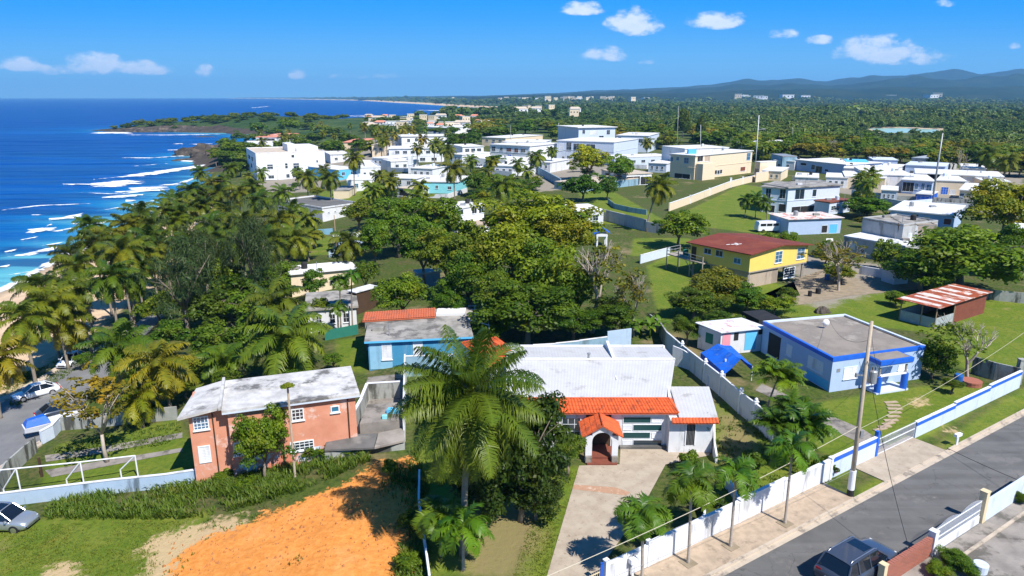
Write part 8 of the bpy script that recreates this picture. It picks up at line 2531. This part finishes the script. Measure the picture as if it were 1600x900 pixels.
    if kind == 'suv':
        mb = MB()
        for s in (-1, 1): mb.tube([M @ Vector((-1.75 * sx, s * hw * .62, 1.72)), M @ Vector((-1.6 * sx, s * hw * .62, 1.80)), M @ Vector((.2 * sx, s * hw * .62, 1.80)), M @ Vector((.4 * sx, s * hw * .62, 1.72))], .022, 6)
        mb.build('roof_rail', 'chrome', t)
        mb = MB()
        c = [M @ Vector(v) for v in ((-.45 * sx, -hw * .48, 1.79), (.25 * sx, -hw * .48, 1.75), (.25 * sx, hw * .48, 1.75), (-.45 * sx, hw * .48, 1.79))]
        mb.slab(*c, .02); mb.build('sunroof', 'glass_car', t)
    for x in (-1.38 * sx, 1.38 * sx):
        for s in (-1, 1):
            r = .33 if kind == 'sedan' else .37
            mb = MB(); mb.tube([M @ Vector((x, s * (hw - .20), r)), M @ Vector((x, s * (hw + .005), r))], r, 20); w = mb.build('wheel', 'black_rubber', t)
            mb = MB(); mb.tube([M @ Vector((x, s * (hw + .004), r)), M @ Vector((x, s * (hw + .016), r))], r * .62, 12)
            mb.build('rim', 'chrome', w)
    for s in (-1, 1):
        zf = prof[-2][2]
        mb = MB(); mb.obox(M @ Vector((2.12 * sx, s * hw * .58 - .16, zf - .16)), (M.to_3x3() @ Vector((.09, 0, 0))), (M.to_3x3() @ Vector((0, .32, 0))), Vector((0, 0, .15))); mb.build('headlight', 'lamp_glass', t)
        zr_ = prof[1][2]
        mb = MB(); mb.obox(M @ Vector((-2.33 * sx, s * hw * .66 - .15, zr_ - .24)), (M.to_3x3() @ Vector((.12, 0, 0))), (M.to_3x3() @ Vector((0, .30, 0))), Vector((0, 0, .2))); mb.build('tail_light', 'tail_red', t)
        mb = MB(); mb.obox(M @ Vector((.85 * sx, s * (hw + .09) - .09, prof[4][2] - .06)), (M.to_3x3() @ Vector((.12, 0, 0))), (M.to_3x3() @ Vector((0, .18, 0))), Vector((0, 0, .14))); mb.build('mirror', paint, t)
    mb = MB(); mb.obox(M @ Vector((2.24 * sx, -.4, .42)), (M.to_3x3() @ Vector((.03, 0, 0))), (M.to_3x3() @ Vector((0, .8, 0))), Vector((0, 0, .18))); mb.build('grille', 'dark', t)
    mb = MB(); mb.obox(M @ Vector((-2.36 * sx, -.26, .62)), (M.to_3x3() @ Vector((.03, 0, 0))), (M.to_3x3() @ Vector((0, .52, 0))), Vector((0, 0, .13))); mb.build('number_plate', 'plate_white', t)
    return t


ang = math.atan2(ud.y, ud.x)
c = along((H(1341, 874, 1.0) - pa).dot(ud), (H(1341, 874, 1.0) - pa).dot(nd), .02)
car('parked_suv', 'dark slate blue SUV with sunroof parked on the street beside the brick wall', 'car', c, ang, 'suv', 'paint_slate', 4.8, 1.9).scale = (1.2, 1.2, 1.15)
P = T(14, 822); car('parked_suv', 'silver SUV on the grass cut off by the bottom left edge', 'car', T(10, 824), math.radians(-4), 'suv', 'paint_silver', 4.5, 1.8)
a, b = T(28, 629), T(86, 610); car('parked_car', 'white sedan parked on the beach road nearest the left edge', 'car', T(57, 619), math.atan2((b - a).y, (b - a).x) + math.pi, 'sedan', 'paint_white', 4.6, 1.8)
a, b = T(98, 577), T(132, 556); car('parked_car', 'white car farther up the beach road half hidden by palms', 'car', T(113, 568), math.atan2((b - a).y, (b - a).x) + math.pi, 'sedan', 'paint_white', 4.4, 1.8)
car('parked_car', 'dark car behind the boat at the yard corner', 'car', T(96, 648), .8, 'sedan', 'paint_slate', 4.4, 1.75)
P = T(745, 263); car('parked_suv', 'white van parked before the curved wall house', 'car', P, 2.6, 'suv', 'paint_white', 5, 2)
P = T(1203, 362)
t = thing('camper_van', 'white minibus with dark side windows parked behind the red roofed house', 'van', P, -.05)
mb = MB(); W0 = Matrix.Translation(P) @ Matrix.Rotation(.12, 4, 'Z')
sec = [(-3.2, .5, 1.5, .9), (-3.0, .4, 2.3, 1.0), (-.5, .4, 2.4, 1.0), (1.6, .4, 2.35, 1.0), (2.5, .4, 1.4, .98), (3.3, .45, 1.15, .9)]
V = []
for (x, z0_, z1_, wf_) in sec: V += [(x, -wf_, z0_), (x, -wf_, z1_ - .2), (x, -wf_ * .8, z1_), (x, wf_ * .8, z1_), (x, wf_, z1_ - .2), (x, wf_, z0_)]
Fs = [(i * 6 + j, (i + 1) * 6 + j, (i + 1) * 6 + j + 1, i * 6 + j + 1)[::-1] for i in range(5) for j in range(5)] + [(0, 1, 2, 3, 4, 5)[::-1], tuple(range(30, 36))]
mb.add([W0 @ Vector(v) for v in V], Fs); mb.build('body', 'paint_white', t)
for (x0, x1) in ((-2.7, -1.5), (-1.3, -.1), (.1, 1.3)):
    mb = MB(); mb.obox(W0 @ Vector((x0, -1.02, 1.45)), W0.to_3x3() @ Vector((x1 - x0, 0, 0)), W0.to_3x3() @ Vector((0, -.03, 0)), Vector((0, 0, .5))); mb.build('window', 'glass_car', t)
for x in (-2, 2):
    for s in (-1, 1):
        mb = MB(); mb.tube([W0 @ Vector((x, s * .8, .38)), W0 @ Vector((x, s * 1.02, .38))], .38, 14); mb.build('wheel', 'black_rubber', t)
# boat on the road side
P = T(84, 672); a_ = .75
t = thing('parked_boat', 'small white boat with blue cover beside the road at the yard corner', 'boat', P, 0)
W0 = Matrix.Translation(P) @ Matrix.Rotation(a_, 4, 'Z')
V = []; sec = [(-2.4, .75, .35), (-1.2, .9, .25), (.4, .85, .25), (1.6, .6, .4), (2.6, .08, .8)]
for (x, w, zk_) in sec: V += [(x, -w, 1.15 + (.15 if x > 1 else 0)), (x, -w * .75, zk_ + .3), (x, 0, zk_), (x, w * .75, zk_ + .3), (x, w, 1.15 + (.15 if x > 1 else 0))]
Fs = [(i * 5 + j, (i + 1) * 5 + j, (i + 1) * 5 + j + 1, i * 5 + j + 1) for i in range(4) for j in range(4)] + [(i * 5 + 4, (i + 1) * 5 + 4, (i + 1) * 5, i * 5) for i in range(4)] + [(0, 1, 2, 3, 4)]
mb = MB(); mb.add([W0 @ Vector(v) for v in V], Fs); mb.build('hull', 'paint_white', t)
mb = MB(); mb.add([W0 @ Vector(v) for v in [(-2.3, -.7, 1.2), (-.2, -.8, 1.2), (-.2, .8, 1.2), (-2.3, .7, 1.2), (-2, -.3, 1.75), (-.5, -.35, 1.85), (-.5, .35, 1.85), (-2, .3, 1.75)]], [(0, 1, 5, 4), (1, 2, 6, 5), (2, 3, 7, 6), (3, 0, 4, 7), (4, 5, 6, 7)]); mb.build('cover', 'tarp', t)
mb = MB(); mb.box((P.x, P.y, P.z + .15), (1.4, 1.2, .3), a_); mb.build('cradle', 'grey_wood', t)
P = T(757, 365); car('parked_car', 'white car parked under the terrace left of the central stand', 'car', P, .3, 'sedan', 'paint_white', 4.6, 1.8)
# far motor boats and whitecaps stay with the foam

# ================================================================ poles and wires
def pole(name, label, base, toppx, r=.14, mat='pole_wood', cat='utility pole', arm=0, group=None, trans=False):
    b = T(*base); z = ZAT(b, toppx[1]); top = Vector((XAT(b, toppx[0], z), b.y, z))
    t = thing(name, label, cat, b, 0, group)
    mb = MB(); mb.tube([b - Vector((0, 0, .3)), b.lerp(top, .5), top], [r, r * .85, r * .65], 10); mb.build('shaft', mat, t, smooth=True)
    if arm:
        mb = MB(); c = b.lerp(top, .93); mb.box((c.x, c.y, c.z), (arm, .1, .12), .4); mb.build('crossarm', 'grey_wood', t)
        mb = MB()
        for k in (-1, 0, 1): mb.tube([c + Vector((k * arm * .42, k * arm * .17, .06)), c + Vector((k * arm * .42, k * arm * .17, .28))], .05, 6)
        mb.build('insulator', 'glass_dark', t)
    return t, b, top


tp, ub, ut = pole('utility_pole', 'tall pale utility pole with transformer and wires at the corner of the front wall', (1328, 776), (1362, 502), .175, arm=0)
mb = MB(); mb.tube([ub + Vector((0, 0, .0)), ub.lerp(ut, .045)], [.235, .23], 12); mb.build('black_base_band', 'dark', tp)
mb = MB(); mb.tube([ub.lerp(ut, .046), ub.lerp(ut, .16)], [.23, .225], 12); mb.build('white_band', 'white_clean', tp)
tc_ = ub.lerp(ut, .70)
mb = MB(); o_ = Vector((.50, -.1, 0)); mb.tube([tc_ + o_ + Vector((0, 0, -.45)), tc_ + o_ + Vector((0, 0, -.42)), tc_ + o_ + Vector((0, 0, .42)), tc_ + o_ + Vector((0, 0, .5))], [.22, .27, .27, .2], 16); trn = mb.build('transformer', 'grey_metal', tp)
mb = MB()
for k in (-.1, .1): mb.tube([tc_ + o_ + Vector((k, 0, .5)), tc_ + o_ + Vector((k, 0, .72))], .04, 6)
mb.build('bushing', 'dark_brown', trn)
mb = MB(); c = tc_ + Vector((-.3, 0, .1)); mb.box(c, (.5, .08, .08)); mb.tube([c + Vector((-.3, 0, -.15)), c + Vector((-.3, 0, .15))], .1, 8); mb.build('cutout', 'grey_metal', tp)
c = ub.lerp(ut, .38); mb = MB(); mb.box(c + Vector((.22, -.1, 0)), (.2, .2, .45)); mb.build('meter_box', 'grey_metal', tp)


def wire(label, a, b, sag, r=.018, mat='black_rubber', group=None):
    mb = MB(); n_ = 24
    pts = [a.lerp(b, i / n_) - Vector((0, 0, sag * 4 * (i / n_) * (1 - i / n_))) for i in range(n_ + 1)]
    mb.tube(pts, r, 5)
    tag(mb.build('cable', mat), label, 'cable', group)


surf('cable_pale', (.55, .50, .38), bump=0)
wire('pale cable sagging from the utility pole over the pavement palms to the lower left', ub.lerp(ut, .42), H(700, 965, 5.5), .5, .018, 'cable_pale')
wire('thin cable running low along the front wall from the utility pole', ub.lerp(ut, .16), H(900, 925, 1.6), .25, .012, 'grey_metal')
wire('pale cable from the utility pole past the pale blue house to the right edge', ub.lerp(ut, .40), H(1640, 490, 6.5), .7, .014, 'cable_pale')
wire('dark cable from the utility pole to the blue porch', ub.lerp(ut, .62), H(1400, 560, 3.2), .3, .012)
wire('dark cable from the top of the utility pole across the brown roof to the back', ub.lerp(ut, .9), H(1296, 500, 4.2), 1.0, .012)
wire('dark cable crossing the street from the utility pole to the brick wall', ub.lerp(ut, .80), Vector(along(sB0 + 2.6, oB, 1.5)), .6, .018)
wire('dark cable crossing the street at the far right', H(1480, 700, .35), H(1640, 770, 1.5), .1, .02)
for k, dz in enumerate((.97, .86, .74)):
    wire(['upper loose jumper wire at the top of the utility pole', 'middle loose jumper wire on the utility pole', 'lower loose jumper wire above the transformer'][k], ub.lerp(ut, dz), tc_ + Vector((.9 - .7 * k, 0, .5 + .3 * k)), .4, .012)
for (nm, lb, b, tpx, r, m_) in [('concrete_pole', 'tall leaning grey pole in the middle of the right hand town', (1456, 318), (1473, 208), .26, 'grey_metal'), ('concrete_pole', 'white pole with lamp behind the cream house', (1180, 262), (1186, 180), .22, 'white_paint'),
                          ('lamp_pole', 'tall thin mast behind the left part of the cream house', (1057, 258), (1060, 166), .12, 'grey_metal'), ('thin_pole', 'thin pole behind the cream house, left of the tall slim tree', (1094, 250), (1095, 195), .12, 'white_paint'),
                          ('thin_pole', 'short pole standing in the wood edge left of the highest villa', (872, 226), (873, 192), .14, 'white_paint'), ('thin_pole', 'thin pole behind the balcony villa', (797, 232), (798, 196), .10, 'grey_metal'),
                          ('thin_pole', 'short pole at the wood edge right of the cream house', (1238, 240), (1239, 198), .12, 'grey_metal'), ('wooden_pole', 'brown leaning pole in the small lawn left of the single palm', (527, 410), (522, 336), .11, 'wood'),
                          ('short_pole', 'white thin pole standing in the central trees', (678, 352), (676, 325), .08, 'white_paint'), ('short_pole', 'dark post at the corner of the grey upper room', (1357, 390), (1361, 342), .12, 'dark_brown'), ('short_pole', 'second dark post before the brown upper room', (1402, 402), (1404, 348), .12, 'dark_brown')]:
    pole(nm, lb, b, tpx, r, m_, 'pole')
b_ = T(1180, 262); z_ = ZAT(b_, 203); P = Vector((XAT(b_, 1183, z_), b_.y, z_)); mb = MB(); mb.tube([P, P + Vector((2.2, 0, .4))], .1, 6); mb.box((P.x + 2.6, P.y, P.z + .4), (1.2, .5, .35)); tag(mb.build('street_light', 'grey_metal'), 'lamp arm fixed on the white pole behind the cream house', 'street light')

# clods and stones on the cleared lot, grass creeping in
rc = np.random.default_rng(9)
CV = []; CF = []
wl_ = np.array(pxpoly([(560, 742), (636, 718), (655, 770), (640, 830), (655, 900), (250, 900), (262, 840), (400, 806), (480, 775)]))
pp_ = rc.uniform(wl_.min(0), wl_.max(0), (1500, 2)); pp_ = pp_[inside(wl_, pp_[:, 0], pp_[:, 1])]
for (x, y) in pp_[:620]:
    s_ = rc.uniform(.03, .11) if rc.random() < .93 else rc.uniform(.12, .2); z = tz(x, y); b = len(CV); a = rc.uniform(0, 6)
    for k in range(4): CV.append((x + s_ * math.cos(a + k * 1.57) * rc.uniform(.7, 1.3), y + s_ * math.sin(a + k * 1.57) * rc.uniform(.7, 1.3), z - .05))
    CV.append((x + rc.normal() * s_ * .3, y + rc.normal() * s_ * .3, z + s_ * .9 + .04))
    CF += [(b + k, b + (k + 1) % 4, b + 4, b + 4) for k in range(4)]
me_ = bpy.data.meshes.new('soil_clods'); me_.from_pydata(CV, [], [f[:3] for f in CF]); me_.materials.append(MATS['redbrown'])
surf('clod', (.46, .18, .05), (.26, .12, .05), scale=3, amt=1); me_.materials[0] = MATS['clod']
oc_ = bpy.data.objects.new('soil_clods', me_); col.objects.link(oc_); oc_['kind'] = 'stuff'
tufts('creeping_weeds', [[(250, 850), (300, 818), (400, 792), (480, 765), (480, 785), (400, 812), (320, 845), (280, 900), (230, 900)], [(600, 735), (640, 730), (650, 790), (630, 840)], [(400, 880), (470, 860), (480, 880), (420, 900)]], 5, .16, .03).color = (1.1, 1.1, .8, 1)

# ---------------------------------------------------------------- the air
m = bpy.data.materials.new('haze_air'); m.use_nodes = True; n = m.node_tree; n.nodes.clear()
out = N(n, 'ShaderNodeOutputMaterial'); pv = N(n, 'ShaderNodeVolumePrincipled')
pv.inputs['Color'].default_value = (.24, .58, 1.0, 1)
pv.inputs['Density'].default_value = HAZE_D
pv.inputs['Anisotropy'].default_value = 0.0
n.links.new(pv.outputs[0], out.inputs['Volume'])
MATS['haze_air'] = m
mb = MB(); mb.prism([(-15600, -3600), (14200, -3600), (14200, 16400), (-15600, 16400)], -24.0, 400.0)
tag(mb.build('haze', 'haze_air'), kind='stuff')


# ---------------------------------------------------------------- labels for look-alikes: counted from the left
ONES = 'zeroth first second third fourth fifth sixth seventh eighth ninth tenth eleventh twelfth thirteenth fourteenth fifteenth sixteenth seventeenth eighteenth nineteenth'.split()
TENS = {20: 'twent', 30: 'thirt', 40: 'fort', 50: 'fift', 60: 'sixt', 70: 'sevent', 80: 'eight', 90: 'ninet'}


def ordinal(k):
    if k < 20: return ONES[k]
    h, r = divmod(k, 100)
    if h: return ('hundred and ' + ordinal(r)) if r else 'hundredth'
    t_, o_ = k - k % 10, k % 10
    return TENS[t_] + ('ieth' if o_ == 0 else 'y-' + ONES[o_])


bpy.context.view_layer.update()
byl = {}
for o in col.objects:
    if o.parent is None and 'label' in o.keys(): byl.setdefault(o['label'], []).append(o)
for lb, os_ in byl.items():
    if len(os_) < 2: continue
    os_.sort(key=lambda o: o.location.x / max(1.0, o.location.y))
    for k, o in enumerate(os_): o['label'] = lb + ', ' + (ordinal(k + 1) + ' from the left' if k < len(os_) - 1 or k < 2 else 'rightmost of them')
